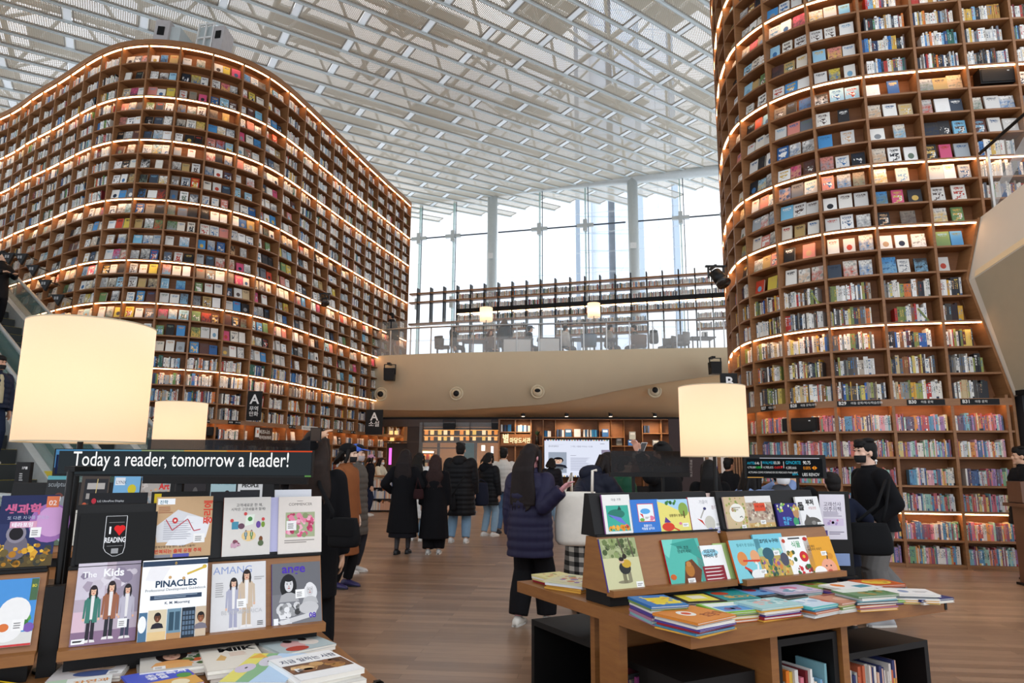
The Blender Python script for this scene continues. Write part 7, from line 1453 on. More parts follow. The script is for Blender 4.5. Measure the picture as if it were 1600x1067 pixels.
    for sd in (-1, 1):
        hell(m, sd * .076, -.008, -.015, .011, .02, .033); hell(m, sd * .045, .055, -.03, .022, .025, .02)
        E_, W_ = hands[sd]; a0 = Sh[sd]
        m.tube([Wd(a0 - XX * sd * .03 * s), Wd(a0), Wd((a0 + E_) / 2), Wd(E_)], [.05 * B, .052 * B, .046 * B, .04 * B], 10); m.tube([Wd(E_), Wd((E_ + W_) / 2), Wd(W_)], [.042 * B, .037 * B, .027 * B], 10)
        m.ell(Wd(a0), .058 * B, .058 * B, .058 * B); m.ell(Wd(E_), .043 * B, .043 * B, .043 * B)
        f_ = nrmz(W_ - E_); up_ = np.array([0, 0, 1.0]) if abs(f_[2]) < .8 else np.array([0, 1.0, 0]); n_ = nrmz(up_ - f_ * (up_ @ f_)); b_ = np.cross(f_, n_)   # palm normal n_, across b_
        if abs(f_[2]) >= .8: n_, b_ = np.cross(f_, np.array([0, 1.0, 0])) * sd, np.array([0, 1.0, 0]); n_ = nrmz(n_); b_ = nrmz(np.cross(n_, f_))
        m.loft([[Wd(W_ + f_ * l * s + b_ * x * s + n_ * y * s) for x, y in ((-w_, -h_), (w_, -h_), (w_, h_), (-w_, h_))] for l, w_, h_ in ((-.01, .024, .018), (.03, .036, .017), (.085, .040, .014))])
        for i, (off, ln) in enumerate(((-.03, .062), (-.01, .074), (.01, .07), (.03, .056))):
            k0 = W_ + f_ * .082 * s + b_ * off * s; c1 = grip * .9; k1 = k0 + (f_ * math.cos(c1 * .5) - n_ * math.sin(c1 * .5)) * ln * .5 * s; k2 = k1 + (f_ * math.cos(c1 * 1.4) - n_ * math.sin(c1 * 1.4)) * ln * .5 * s
            m.tube([Wd(k0 - f_ * .01), Wd(k0), Wd(k1), Wd(k2)], [.0095 * s, .0095 * s, .009 * s, .0075 * s], 8)
        th = W_ + f_ * .03 * s - b_ * .03 * s * (1 if sd > 0 else -1); d_ = nrmz(f_ * .8 - b_ * .55 * (1 if sd > 0 else -1) - n_ * .3); m.tube([Wd(th), Wd(th + d_ * .035 * s), Wd(th + d_ * .06 * s + f_ * .01 * s)], [.013 * s, .011 * s, .009 * s], 8)
        Hj, K_, A_ = feet[sd]
        m.tube([Wd(Hj), Wd((Hj * .6 + K_ * .4)), Wd(K_)], [.082 * B, .075 * B, .053 * B], 12); m.tube([Wd(K_), Wd(K_ * .65 + A_ * .35 + np.array([0, -.015, 0])), Wd(A_)], [.053 * B, .055 * B, .036 * B], 12); m.ell(Wd(K_), .055 * B, .055 * B, .055 * B)
        m.tube([Wd(A_ + (0, -.04, -.03)), Wd(A_ + (0, .05, -.05)), Wd(A_ + (0, .13, -.06))], [.034 * s, .03 * s, .022 * s], 8)
    sk = remesh(m, max(vox * .8, .0075), 2); body = put(sk, 'body', skin(skin_c), t)
    # --- face: eyes, brows, lips where they would be seen
    vis = (face + look) % 360
    if 50 < vis < 310 and vox < .013:
        m = MB(); m.smooth = True
        for sd in (-1, 1): hell(m, sd * .030, .086, .012, .013, .008, .007, 10, 6)
        m.build('eyes', mat('eye_dark', 0x241a16, .2), t)
        m = MB(); m.smooth = True
        for sd in (-1, 1): hell(m, sd * .031, .0885, .034, .018, .006, .0045, 10, 6)
        m.build('eyebrows', HAIRM(0x1d1613), t)
        if mask is None: m = MB(); m.smooth = True; hell(m, 0, .0895, -.068, .020, .006, .006, 10, 6); m.build('lips', mat('lips', 0xa85a50, .4), t)
    # --- bottoms
    if bottom:
        m = MB(); kind, c = bottom[:2]
        if kind in ('trousers', 'jeans', 'wide'):
            k = {'trousers': (1.12, 1.25, 1.6), 'jeans': (1.10, 1.3, 1.75), 'wide': (1.2, 1.75, 2.7)}[kind]; m.loft([ring(at(a), rx * B, ry * B) for a, rx, ry in ((-.11, .12, .1), (-.03, .182, .135), (.05, .172, .125), (.12, .15, .115))])
            for sd in (-1, 1):
                Hj, K_, A_ = feet[sd]; e_ = A_ + (K_ - A_) * .02
                m.tube([Wd(Hj + (0, 0, .03)), Wd(Hj * .6 + K_ * .4), Wd(K_)], [.095 * B, .085 * B * k[0], .06 * B * k[1]], 14); m.tube([Wd(K_ + (Hj - K_) * .05), Wd(K_ * .5 + A_ * .5), Wd(e_)], [.06 * B * k[1], .052 * B * (k[1] + k[2]) / 2, .037 * B * k[2]], 14)
            put(remesh(m, vox * 1.1, 3), 'trousers', cloth(c), t)
        else:                                                   # skirt
            hz = bottom[2]; m.loft([ring(at(.12), .15 * B, .12 * B), ring(at(-.02), .19 * B, .15 * B)] + [ring(np.array([0, 0, z]), (.19 + .05 * f) * B, (.15 + .06 * f) * B) for f, z in ((.5, (hip + hz) / 2), (1, hz))]); put(remesh(m, vox, 2), 'skirt', bottom[3] if len(bottom) > 3 else cloth(c), t)
    for sd in (-1, 1):
        Hj, K_, A_ = feet[sd]; m = MB(); sh = MB()
        f_ = K_ - A_; 
        for l, w_, h_, z_ in ((-.075, .025, .05, 0), (-.055, .035, .085, 0), (0, .038, .095, 0), (.06, .042, .065, 0), (.12, .044, .045, 0), (.16, .036, .035, 0), (.18, .018, .022, 0)): sh.sm = sh.sm
        R_ = []
        for l, w_, h_ in ((-.085, .02, .045), (-.07, .034, .075), (-.01, .040, .105), (.05, .045, .075), (.11, .047, .055), (.155, .038, .042), (.178, .018, .026)):
            c_ = A_ + np.array([0, l * s, -.085 * s]); R_.append([Wd(c_ + np.array([w_ * s * math.cos(q_), 0, h_ * s * (.5 + .5 * math.sin(q_))])) for q_ in np.linspace(0, 2 * PI, 12, endpoint=False)])
        m.smooth = True; m.loft(R_); o = m.build('shoe', mat('shoe_%06x' % shoes, shoes, .5), t)
        m = MB(); m.loft([[Wd(A_ + np.array([x * s, y * s, (z - .085) * s])) for x, y in ((-.03, -.085), (.03, -.085), (.05, .08), (.04, .15), (.0, .185), (-.04, .15), (-.05, .08))] for z in (0, .018)]); m.build('sole', mat('sole_%d' % (shoes > 0x808080), 0xd8d4cc if shoes > 0x808080 else 0x1a1a1a, .6), o)
    # --- tops
    if top:
        kind, c, hem = top[:3]; fl = top[3] if len(top) > 3 else .02; m = MB(); puff = kind == 'puffer'
        mod = (lambda q_: 1 + .055 * abs(math.sin(q_ * PI / .085))) if puff else (lambda q_: 1.0)
        add_ = {'puffer': .045, 'coat': .028, 'jacket': .028, 'sweater': .016, 'vest': .035}[kind]
        prof = [(-.02, .19, .14), (.05, .185, .138), (.16, .168, .128), (.28, .18, .135), (.36, .19, .13), (.42, .188, .118), (.46, .15, .10), (.49, .10, .085), (.515, .078, .078)]
        qs = np.linspace(-.02, .515, 26 if puff else 14); ip = lambda q_, i: np.interp(q_, [p_[0] for p_ in prof], [p_[i] for p_ in prof])
        rings = [ring(at(q_), (ip(q_, 1) + add_) * B * mod(q_), (ip(q_, 2) + add_) * B * mod(q_)) for q_ in qs]
        low = []
        if hem < hip - .01:
            n_ = max(3, int((hip - hem) / (.02 if puff else .1)))
            for i in range(n_, 0, -1):
                f = i / n_; z = hip + (hem - hip) * f; y_ = (feet[-1][1][1] + feet[1][1][1]) / 2 * f * (sit is not None or lean > 15) 
                low.append(ring(np.array([0, y_ * .3, z]), (.19 + add_ + fl * f) * B * mod(z), (.145 + add_ + fl * .8 * f) * B * mod(z), np.array([0, 1.0, 0])))
            if sit is not None: low = low[-2:]
        m.loft(low + rings)
        if kind != 'vest':
            for sd in (-1, 1):
                E_, W_ = hands[sd]; a0 = Sh[sd]; n_ = 14 if puff else 6; pts, rs = [], []
                for i in range(n_ + 1):
                    f = i / n_; p_ = a0 + (E_ - a0) * f; pts.append(Wd(p_)); rs.append((.064 - .012 * f + add_ * .7) * B * mod(f * .29))
                m.tube(pts, rs, 14); pts, rs = [], []
                for i in range(n_ + 1):
                    f = i / n_; p_ = E_ + (W_ - E_) * f * .97; pts.append(Wd(p_)); rs.append((.053 - .010 * f + add_ * .6) * B * mod(f * .26))
                m.tube(pts, rs, 14); m.ell(Wd(E_), *[(.05 + add_ * .65) * B] * 3); m.ell(Wd(a0), *[(.066 + add_ * .6) * B] * 3)
        if kind == 'sweater': m.tube([Wd(at(.49)), Wd(at(.55, -.0))], [.075 * s, .068 * s], 14)
        if kind in ('coat', 'jacket', 'puffer') : m.tube([Wd(at(.49)), Wd(at(.53, -.005)), Wd(at(.56, -.01))], [.095 * s, .088 * s, .082 * s], 14)
        put(remesh(m, vox * (1.0 if puff else 1.2), 2 if puff else 4), {'puffer': 'padded_coat', 'vest': 'padded_vest'}.get(kind, kind), cloth(c, .6 if puff else .9), t)
        if hood: m = MB(); m.ell(Wd(at(.50, -.10)), .135 * s, .10 * s, .075 * s, 14, 10); m.ell(Wd(at(.46, -.13)), .11 * s, .07 * s, .09 * s, 14, 10); put(remesh(m, vox, 3), 'hood', cloth(hood), t)
    if inner and top[0] != 'vest':
        m = MB(); m.tube([Wd(at(.47, .10)), Wd(at(.40, .125)), Wd(at(.25, .14)), Wd(at(.02, .145))], [.05 * B, .055 * B, .06 * B, .06 * B], 12); put(remesh(m, vox, 2), 'shirt', cloth(inner), t)
    elif inner:
        m = MB(); m.loft([ring(at(q_, .02), (ip(q_, 1) + .014) * B, (ip(q_, 2) + .016 + .03) * B) for q_ in np.linspace(-.02, .50, 8)]); me_ = remesh(m, vox, 2); put(me_, 'shirt', cloth(inner), t)
    # --- hair, hat, mask
    if hair:
        st, hcx = hair[:2]; m = MB()
        if st != 'bald':
            hell(m, 0, -.022, .034, .088, .098, .094, 18, 14); hell(m, 0, .045, .085, .07, .05, .035); hell(m, 0, -.05, -.02, .078, .062, .085)
        if st == 'short': hell(m, 0, .066, .062, .064, .032, .03); hell(m, .02, .03, .1, .06, .06, .03); hell(m, -.03, -.02, .11, .06, .06, .03)
        if st in ('long', 'wavy', 'bob'):
            ln = hair[2] if len(hair) > 2 else .35
            n_ = 14; R_ = []
            for i in range(n_ + 1):
                f = i / n_; z = .05 - ln * f; wv = (.02 * math.sin(f * 13) if st == 'wavy' else .005 * math.sin(f * 9)); bk_ = min(1, f * ln / .16) if lean < 12 else f * .3; w_ = .085 + .06 * math.sin(min(1, f * 1.05) * PI * .6) + wv; yy = -.045 - (.115 if top and top[0] == 'puffer' else .095) * bk_; th_ = .06 - .022 * f
                c_ = hc + (HX * 0 + HY * yy) * s + fz * z * s; R_.append([Wd(c_ + (HX * w_ * math.cos(q_) + HY * th_ * math.sin(q_)) * s) for q_ in np.linspace(0, 2 * PI, 20, endpoint=False)])
            m.loft(R_)
            for sd in (-1, 1): m.tube([Wd(hp(sd * .07, .02, .06)), Wd(hp(sd * .088, .015, -.03)), Wd(hc + (HX * sd * .098 + HY * -.01) * s - fz * min(ln * .8, .2) * s)], [.03 * s, .026 * s, .024 * s], 8)
            r_ = random.Random(int(H * 1000) + len(label))
            for i in range(26):
                a_ = r_.uniform(-1.1, 1.1); x_ = math.sin(a_) * .09; f0 = r_.uniform(0, .3); p0_ = hc + HX * x_ * s + HY * (-.06 - .03 * math.cos(a_)) * s + fz * (.06 - ln * f0) * s; p1_ = hc + HX * x_ * 1.35 * s + HY * ((-.165 if top and top[0] == 'puffer' else -.145) - .035 * math.cos(a_)) * s - fz * ln * r_.uniform(.8, 1.02) * s; m.tube([Wd(p0_), Wd((p0_ + p1_) / 2 + HX * r_.uniform(-.01, .01) * s - HY * .008), Wd(p1_)], [.012 * s, .013 * s, .006 * s], 6)
        put(remesh(m, vox * .8, 2), 'hair', HAIRM(hcx), t)
    if hat:
        kind, c = hat[:2]; m = MB()
        if kind == 'beanie': hell(m, 0, -.018, .055, .097, .108, .085, 18, 14); m.loft([[Wd(hp(.1 * math.cos(q_), -.018 + .112 * math.sin(q_), z)) for q_ in np.linspace(0, 2 * PI, 20, endpoint=False)] for z in (.03, .075)])
        if kind == 'cap': hell(m, 0, -.015, .06, .094, .106, .075, 18, 14); m.loft([[Wd(hp(.08 * math.cos(q_) * k, .07 + .11 * max(0, math.sin(q_)) * k, .052 + z - .02 * max(0, math.sin(q_)))) for q_ in np.linspace(0, PI, 14)] for z, k in ((0, 1), (.012, 1))])
        if kind == 'hood': hell(m, 0, -.03, .02, .11, .125, .13, 18, 14); hell(m, 0, -.04, -.1, .11, .09, .1)
        put(remesh(m, vox * .8, 2), kind, cloth(c), t)
    if mask is not None:
        R_ = []
        for v_ in np.linspace(-1.05, .15, 8):
            R_.append([Wd(hp(.074 * math.sin(u_) * math.cos(v_ * .75), .022 + .088 * math.cos(u_) * math.cos(v_ * .6), -.045 + .068 * math.sin(v_))) for u_ in np.linspace(-1.35, 1.35, 12)])
        m = MB(); m.smooth = True; m.loft(R_, caps=False, closed=False); o = m.build('face_mask', mat('mask_%06x' % mask, mask, .8), t)
        for sd in (-1, 1): m = MB(); m.tube([Wd(hp(sd * .07, .03, -.03)), Wd(hp(sd * .083, -.02, -.005))], .0025, 5); m.build('ear_loop', mat('mask_%06x' % mask, mask, .8), o)
    return t, Wd, hands, hc
def loc_of(px, py): return atz(px, py, 0)
def local(t_, W_, face, p): # world point -> person's local frame
    d = np.asarray(p) - W_; fa = math.radians(face); return (d[0] * math.cos(fa) - d[1] * math.sin(fa), d[0] * math.sin(fa) + d[1] * math.cos(fa), d[2])
def strap(name, pts, w, c, parent):
    m = MB(); m.smooth = True; m.tube(pts, w, 6); return m.build(name, cloth(c), parent)
def bag(name, label, cat, c, w, h, d, col, straps=(), yaw=0.0, flap=False, soft=.75, group=None):
    """soft bag: rounded lofted pouch centred on c, plus straps given as world polylines"""
    c = np.asarray(c, float); t = thing(name, label, cat, c - (0, 0, h / 2), group); ca, sa = math.cos(yaw), math.sin(yaw)
    Q_ = lambda x, y, z: c + np.array([x * ca + y * sa, -x * sa + y * ca, z]); R_ = []
    for f, k in ((-.5, .55), (-.48, .82), (-.40, .97), (-.1, 1.0), (.2, .93), (.4, .84), (.5, .8)):
        R_.append([Q_(w / 2 * k * math.copysign(abs(math.cos(q_)) ** .7, math.cos(q_)), d / 2 * k * (1.1 - f * soft) * math.copysign(abs(math.sin(q_)) ** .8, math.sin(q_)), h * f) for q_ in np.linspace(0, 2 * PI, 24, endpoint=False)])
    m = MB(); m.smooth = True; m.loft(R_); m.build('pouch', cloth(col), t)
    if flap: m = MB(); m.smooth = True; m.loft([[Q_(w * .46 * x, -d * .5 * (1 + .15 * (1 - abs(z - .2) * 2)) - .012, h * z) for x in (-1, -.5, 0, .5, 1)] for z in (.48, .3, .1, -.08)], caps=False, closed=False); m.build('flap', cloth(col), t)
    for pts in straps: strap('strap', pts, .014, col, t)
    return t
NB = []
# the woman in the navy padded coat
L0 = loc_of(828, 978); fc = 22; hw = atY(878, 765, 6.35)
person('woman with long dark hair in a navy quilted coat, back turned', L0, 1.63, fc, rh=local(0, L0, fc, hw), lf=(-.11, -.02), rf=(.13, .10), look=12, top=('puffer', 0x24223a, .62, .0), bottom=('wide', 0x111013), shoes=0xe2ddd2, hair=('long', 0x1c1312, .52), skin_c=0xdb9a9e, vox=.009, build=.95)
# tote carrier
L0 = loc_of(910, 955); fc = 62
q = Mat('check_cloth'); cx, cy, cz = q.sep(q.coord('Object')); ch = (cx * 11).frac().lt(.5) * .5 + (cz * 11).frac().lt(.5) * .5
q.set(base=q.ramp(ch.k, (.2, 0xd8d4ca), (.5, 0x6a6864), (.9, 0x1c1b1b)), rough=.9); CHECK = q.m
hw = atY(893, 790, 6.85)
person('stooping person in a navy hooded jacket and checked skirt', L0, 1.66, fc, lean=28, look=10, nod=35, lh=local(0, L0, fc, hw), rh=(.2, .55, 1.05), top=('puffer', 0x1a1d2c, .78, .02), bottom=('skirt', 0x888888, .14, CHECK), shoes=0x15151a, hair=('long', 0x1c1412, .3), hood=0x1a1d2c, skin_c=0x8f5f4a, vox=.010)
cb = atY(902, 810, 6.72)
bag('tote_bag', 'large cream canvas tote bag hanging beside the stooping person', 'bag', cb, .44, .50, .12, 0xeee7da, [[cb + (-.13, 0, .22), cb + (-.05, .02, .42), hw + (.0, .0, .02)], [cb + (.14, -.03, .2), cb + (.15, -.02, .45), atY(932, 735, 6.72)]], soft=.5)
# woman in black at the left rack
L0 = np.array([-1.43, 5.02, 0]); fc = -8; hw = atY(492, 688, 4.85)
person('woman with long dark hair in black, back turned, beside the left magazine rack', L0, 1.68, fc, lh=local(0, L0, fc, hw), top=('coat', 0x0d0d10, .55, .0), bottom=('wide', 0x0c0c0f), shoes=0x141416, hair=('long', 0x2a1e18, .42), vox=.009, build=.96)
cb = atY(538, 832, 4.72)
bag('shoulder_bag', 'black crossbody bag with a flap hanging at the hip of the woman by the rack', 'bag', cb, .22, .19, .11, 0x101012, [[cb + (-.1, .02, .08), atY(520, 800, 4.75), atY(500, 760, 4.83), atY(497, 748, 4.92)]], flap=True, yaw=.25)
pp = atY(493, 676, 4.78); t = thing('phone', 'black phone held up above the hair of the woman by the left rack', 'phone', pp, None); MB().box(pp[0] - .035, pp[0] + .04, pp[1] - .005, pp[1] + .005, pp[2] - .06, pp[2] + .035).build('body', BLACK, t); MB().box(pp[0] - .03, pp[0] + .035, pp[1] - .0065, pp[1] - .005, pp[2] - .055, pp[2] + .03).build('camera_side', mat('phone_back', 0x1c1c20, .2), t)
# queue behind her
L0 = np.array([-2.02, 8.5, 0]); person('person in a camel coat with black beanie and black mask, facing right', L0, 1.66, 105, look=-10, top=('coat', 0x8a5432, .38, .03), bottom=('trousers', 0x151518), shoes=0x2a2450, hair=('bob', 0x15110f, .14), hat=('beanie', 0x101012), mask=0x141416, skin_c=0xe6c4ac, vox=.010)
L0 = np.array([-2.16, 9.6, 0]); person('person in an olive grey padded coat with a blue cap and pale mask', L0, 1.68, 95, top=('puffer', 0x55504a, .5, .02), bottom=('trousers', 0x2a2a30), shoes=0xc8c4be, hair=('short', 0x1c1613), hat=('cap', 0x4a6fd0), mask=0xb4acac, skin_c=0xe0b8a0, vox=.010)
L0 = loc_of(572, 806); person('person in a dark navy jacket wearing a pale pink hat, far left', L0, 1.62, 80, lean=8, top=('jacket', 0x14151c, .78), bottom=('trousers', 0x1b2238), shoes=0xd8d4ce, hair=('bob', 0x1c1613, .14), hat=('beanie', 0xc89ab4), mask=0xdedede, vox=.013)
L0 = loc_of(582, 797) + np.array([0, .5, 0]); person('reader in a cream jacket bending over the desk at the far left', L0, 1.56, 110, lean=14, lh=(-.15, .42, .98), rh=(.15, .42, .98), top=('jacket', 0xd4cbb4, .75), bottom=('trousers', 0x20222a), shoes=0x1c1c1e, hair=('bob', 0x1c1412, .22), mask=0xe6e6e6, vox=.013)
# the group walking away
person('woman with straight hair in a long black coat, leftmost of the walkers', loc_of(628, 866), 1.65, 4, lh=(-.22, .1, .98), rh=(.20, .18, 1.02), lf=(-.09, -.02), rf=(.07, .09), top=('coat', 0x0d0d11, .34, .06), bottom=('skirt', 0x14141a, .27), shoes=0x0e0e10, hair=('long', 0x1d1413, .40), skin_c=0x2a2426, vox=.010)
L0 = loc_of(651, 845); person('woman in a long white padded coat partly hidden between two black coats', L0, 1.62, 14, top=('puffer', 0xdcdad6, .42, .0), bottom=('jeans', 0x86a2b8), shoes=0xe8e6e2, hair=('long', 0x17130f, .34), vox=.011)
person('woman with wavy long dark hair in a long black coat, second of the walkers', loc_of(677, 866), 1.57, 0, lf=(-.09, .0), rf=(.08, .05), top=('coat', 0x0c0c10, .25, .05), bottom=('wide', 0x0d0d10), shoes=0xb9b6b0, hair=('wavy', 0x2a1815, .50), vox=.010)
hb = atY(654, 772, 11.2); bag('hand_bag', 'small dark maroon handbag between the two women in black coats', 'bag', hb, .17, .16, .08, 0x2a1416, [[hb + (-.05, 0, .07), hb + (-.02, 0, .25), hb + (.04, 0, .07)]])
person('tall man in a long black padded coat and pale jeans, third of the walkers', loc_of(717, 848), 1.80, 6, lf=(-.16, .02), rf=(.13, -.03), top=('puffer', 0x0f0f12, .50, .02), bottom=('jeans', 0x7d9cb6), shoes=0xd8d6d2, hair=('short', 0x14100e), hood=0x0f0f12, vox=.010, build=1.1)
strapt = bag('sling_bag', 'black sling bag on the back of the tall man in the padded coat', 'bag', atY(704, 785, 12.75), .2, .28, .07, 0x131316, [[atY(706, 776, 12.7), atY(716, 758, 12.68), atY(727, 742, 12.75)]], yaw=.3)
person('person in a black hooded padded coat and pale jeans wearing a navy backpack', loc_of(762, 838), 1.64, 38, lf=(-.10, .0), rf=(.10, .06), top=('puffer', 0x0e0f13, .62, .01), bottom=('jeans', 0x8ba8bd), shoes=0xdfdcd6, hair=('bob', 0x100d0c, .12), hood=0x101116, vox=.011)
kb = atY(752, 772, 13.55); bag('backpack', 'navy backpack on the person in the black padded coat', 'bag', kb, .30, .44, .18, 0x1b2030, [[kb + (-.1, .0, .2), kb + (-.02, .1, .28), kb + (.08, .12, .22)]], yaw=-.5, soft=.3)
person('man in a white padded jacket and blue jeans seen from behind', loc_of(786, 834), 1.74, 12, lf=(-.1, 0), rf=(.11, .05), top=('puffer', 0xd2cec6, .86, .0), bottom=('jeans', 0x5a7a9c), shoes=0x2a2a2e, hair=('short', 0x14100e), vox=.011)
person('person in a dark jacket and wide faded jeans standing by the presentation screen', loc_of(862, 820), 1.55, 12, lf=(-.1, 0), rf=(.14, .0), top=('puffer', 0x15161f, .82, .0), bottom=('wide', 0x86a0b4), shoes=0x2a2a2c, hair=('bob', 0x16110f, .16), vox=.012)
# people behind the right rack
L0 = np.array([1.55, 7.0, 0]); fc = -38; hw = atY(999, 708, 6.7); hw2 = atY(1004, 710, 6.72)
person('man in black with white mask raising a phone behind the smoked display', L0, 1.66, fc, lh=local(0, L0, fc, hw), rh=local(0, L0, fc, hw2), look=-8, top=('sweater', 0x0f0f11, .80), bottom=('trousers', 0x141416), shoes=0x1a1a1a, hair=('short', 0x121010), mask=0xd8dce0, skin_c=0xd8a088, vox=.010)
pp = atY(1003, 701, 6.68); t = thing('phone', 'silver phone held up by the man behind the smoked display', 'phone', pp); MB().box(pp[0] - .03, pp[0] + .03, pp[1] - .004, pp[1] + .004, pp[2] - .045, pp[2] + .06, lambda x, y, z: np.array([x + (z - pp[2]) * .45, y, z])).build('body', CHROME, t); MB().box(pp[0] - .026, pp[0] + .026, pp[1] - .006, pp[1] - .004, pp[2] - .04, pp[2] + .055, lambda x, y, z: np.array([x + (z - pp[2]) * .45, y, z])).build('screen', mat('phone_back', 0x1c1c20, .2), t)
person('person in a shiny green padded jacket looking right behind the smoked display', np.array([1.38, 8.6, 0]), 1.54, 80, top=('puffer', 0x12452f, .7, .01), bottom=('trousers', 0x15151a), shoes=0x1a1a1a, hair=('short', 0x14110f), vox=.012)
person('woman with long black hair and black coat, back turned, left of the right lamp pole', np.array([2.28, 8.0, 0]), 1.50, 10, top=('coat', 0x0c0c0e, .5), bottom=('trousers', 0x101012), shoes=0x141414, hair=('long', 0x120f0e, .42), vox=.012)
cb = atY(1056, 766, 7.2); bag('fabric_bag', 'small cream bag with a red bow print behind the rack', 'bag', cb, .14, .13, .05, 0xd8d0c0, [[cb + (-.03, 0, .06), atY(1060, 748, 7.2), cb + (.04, 0, .06)]]); 
person('dark haired man in black in profile by the bright shop', np.array([3.75, 12.0, 0]), 1.54, 60, top=('jacket', 0x111114, .75), bottom=('trousers', 0x1a1a20), shoes=0x1a1a1a, hair=('short', 0x15110f), skin_c=0xa87456, vox=.013)
L0 = np.array([2.14, 6.6, 0]); person('girl in a light blue sweater with a white mask reaching to the right', L0, 1.50, 75, lean=20, lh=(-.1, .5, 1.28), rh=(.12, .52, 1.30), top=('sweater', 0x8196c0, .62), bottom=('trousers', 0x20242e), shoes=0x2a2a2a, hair=('long', 0x131010, .34), mask=0xeceef0, vox=.011)
L0 = np.array([2.52, 6.5, 0]); person('man in a grey jacket with a white mask behind the ticker display', L0, 1.47, 180, top=('jacket', 0x43464c, .62), bottom=('trousers', 0x1c1c20), shoes=0x1a1a1a, hair=('short', 0x14110f), mask=0xe8eaec, inner=0x15161a, vox=.011)
person('person in a black jacket between the masked man and the boy, back turned', np.array([2.95, 7.35, 0]), 1.46, 20, top=('jacket', 0x101013, .6), bottom=('trousers', 0x141416), shoes=0x1a1a1a, hair=('short', 0x100e0d), vox=.012, build=1.15)
person('boy with short black hair in a navy jacket, seen from behind by the service desk', np.array([2.98, 6.45, 0]), 1.38, 10, top=('jacket', 0x141a2c, .58), bottom=('trousers', 0x1a1c24), shoes=0x2a2a2a, hair=('short', 0x14100f), rh=(.28, .3, 1.0), vox=.011)
# the man walking past on the right
L0 = atz(1385, 975, 0); fc = -92
person('man in a black sweater and grey trousers with a black mask walking to the left', L0, 1.70, fc, lf=(-.10, .06), rf=(.09, -.26, .16), lh=(-.24, .16, .95), rh=(.20, .22, 1.0), lean=5, look=-6, top=('sweater', 0x101013, .86), bottom=('wide', 0x6c6a68), shoes=0xa8a8aa, hair=('short', 0x121010), mask=0x111113, skin_c=0xe0b8a0, vox=.009, build=1.08)
cb = atY(1360, 842, 6.15); bag('tote_bag', 'black leather tote bag carried by the walking man', 'bag', cb, .36, .27, .15, 0x0e0f11, [[cb + (-.1, 0, .15), atY(1370, 790, 6.2), atY(1384, 750, 6.35)], [cb + (.12, 0, .15), atY(1385, 790, 6.2), atY(1390, 750, 6.35)]], yaw=.2, soft=.5)
pe = atY(1369, 720, 6.42); t = thing('earbud', 'small white earbud in the ear of the walking man', 'earbud', pe); m = MB(); m.smooth = True; m.ell(pe, .012, .012, .012); m.build('bud', WHITE, t); m = MB(); m.tube([pe, pe + (0, 0, -.03)], .005, 6); m.build('stem', WHITE, t)
L0 = atz(1622, 905, 0); person('person in a black padded jacket behind the lectern at the right edge', L0, 1.70, -60, top=('puffer', 0x131316, .7), bottom=('trousers', 0x15151a), shoes=0x1a1a1a, hair=('short', 0x15110f), vox=.011, build=1.15)
# riders on the escalators
L0 = np.array([-8.0, 10.6, 0]); q_ = np.array([-7.92, 10.57]); i_ = int(2.0 / .4); L0 = EFR(i_ * .4 + .2, 0.0, .02 + i_ * .4 * math.tan(math.radians(30)) + .225)
person('man in a navy padded vest and cream shirt with a black mask riding the escalator', L0, 1.66, 112, look=-18, top=('puffer', 0x1b2236, .86), bottom=('jeans', 0x1a2338), shoes=0xd0ccc6, hair=('short', 0x15110f), mask=0x141416, inner=0xb4a888, skin_c=0xc8967a, vox=.010, group=None)
best = min(range(6, 29), key=lambda i: abs(proj(EFR2(i * .4 + .2, 0, .245 + i * .4 * .57735 + 1.3))[0] + 2))
person('person in black high on the second escalator at the left edge, holding a phone', EFR2(best * .4 + .2, 0, .245 + best * .4 * .57735), 1.68, 112, rh=(.15, .4, 1.15), lh=(-.1, .4, 1.15), top=('coat', 0x0f0f12, .6), bottom=('trousers', 0x111114), shoes=0x141416, hair=('short', 0x15110f), vox=.012)
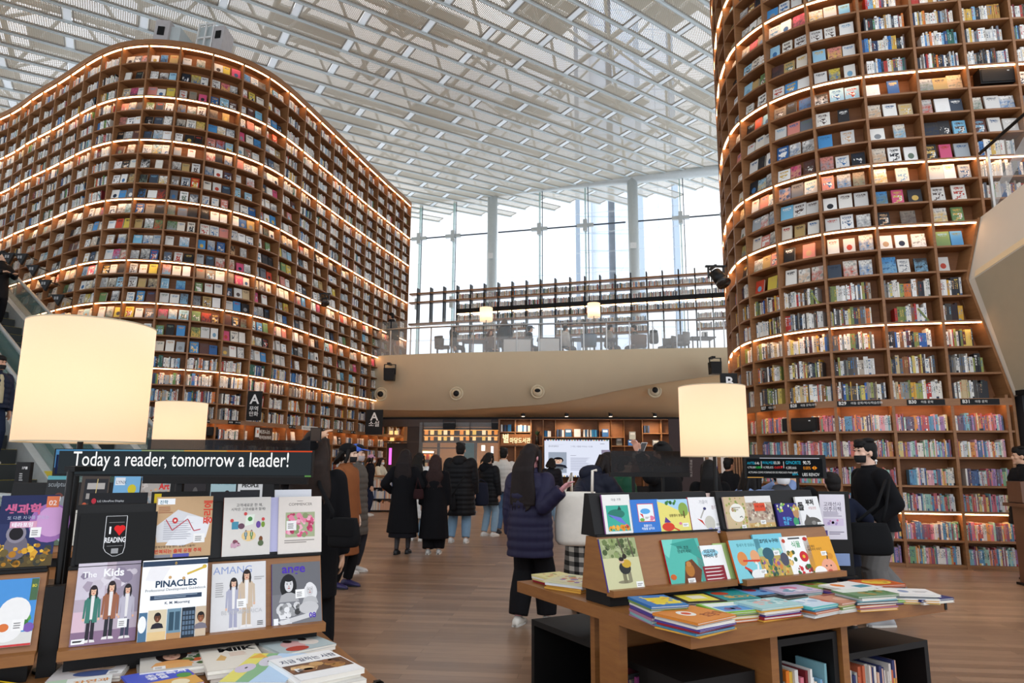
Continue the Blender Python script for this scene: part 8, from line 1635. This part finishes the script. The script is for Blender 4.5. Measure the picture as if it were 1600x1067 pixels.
# gallery visitors
def gpers(px, Y, label, H, face, sit, **kw):
    return person(label, gallery_pt(px, Y), H, face, sit=sit, vox=.014, **kw)
gpers(615, 25.1, 'person in a black coat leaning on the gallery rail at its left end', 1.72, -75, None, lean=12, top=('coat', 0x15151a, .7), bottom=('trousers', 0x6a5040), hair=('short', 0x14110f))
gpers(708, 25.5, 'woman in black with long hair seated at the left end of the gallery', 1.62, 80, .45, top=('sweater', 0x111114, .5), bottom=('trousers', 0x15151a), hair=('long', 0x14100f, .3))
gpers(766, 26.3, 'person in brown seated beneath the left gallery lamp', 1.62, 150, .45, top=('sweater', 0x5a4434, .5), bottom=('trousers', 0x3a3430), hair=('bob', 0x5a3428, .16))
gpers(788, 26.0, 'person in dark blue grey standing behind the white gallery table', 1.70, 30, None, top=('coat', 0x2f3640, .6), bottom=('trousers', 0x22252c), hair=('bob', 0x4a3a2c, .16))
gpers(824, 25.7, 'man in a flat cap and striped dark top seated at the gallery table', 1.70, 75, .47, lean=10, top=('sweater', 0x2a2c34, .5), bottom=('trousers', 0x22242a), hair=('short', 0x14110f), hat=('cap', 0x4a4c52))
gpers(883, 25.4, 'person in a white jacket and dark beanie seated at the gallery', 1.62, 60, .45, top=('jacket', 0xd8d6d0, .5), bottom=('trousers', 0x3a3a40), hair=('short', 0x14110f), hat=('beanie', 0x1c1c20))
gpers(950, 25.5, 'man in a grey hooded sweater seated beneath the right gallery lamp', 1.72, 80, .47, lean=8, top=('sweater', 0x8f8a80, .5), bottom=('trousers', 0x2a2c30), hair=('short', 0x14110f), hood=0x8f8a80)
gpers(995, 25.4, 'dark haired person in olive seated across from the grey hooded man', 1.68, -80, .46, lean=8, top=('sweater', 0x3a3a30, .5), bottom=('trousers', 0x2a2a2a), hair=('short', 0x1a1412))
cb = gallery_pt(1022, 24.6) + (0, 0, .78); bag('backpack', 'black backpack hung over the brown gallery chair', 'bag', cb, .34, .5, .2, 0x141416, [[cb + (-.08, 0, .22), cb + (0, 0, .34), cb + (.08, 0, .22)]], soft=.3)
finish_mass()
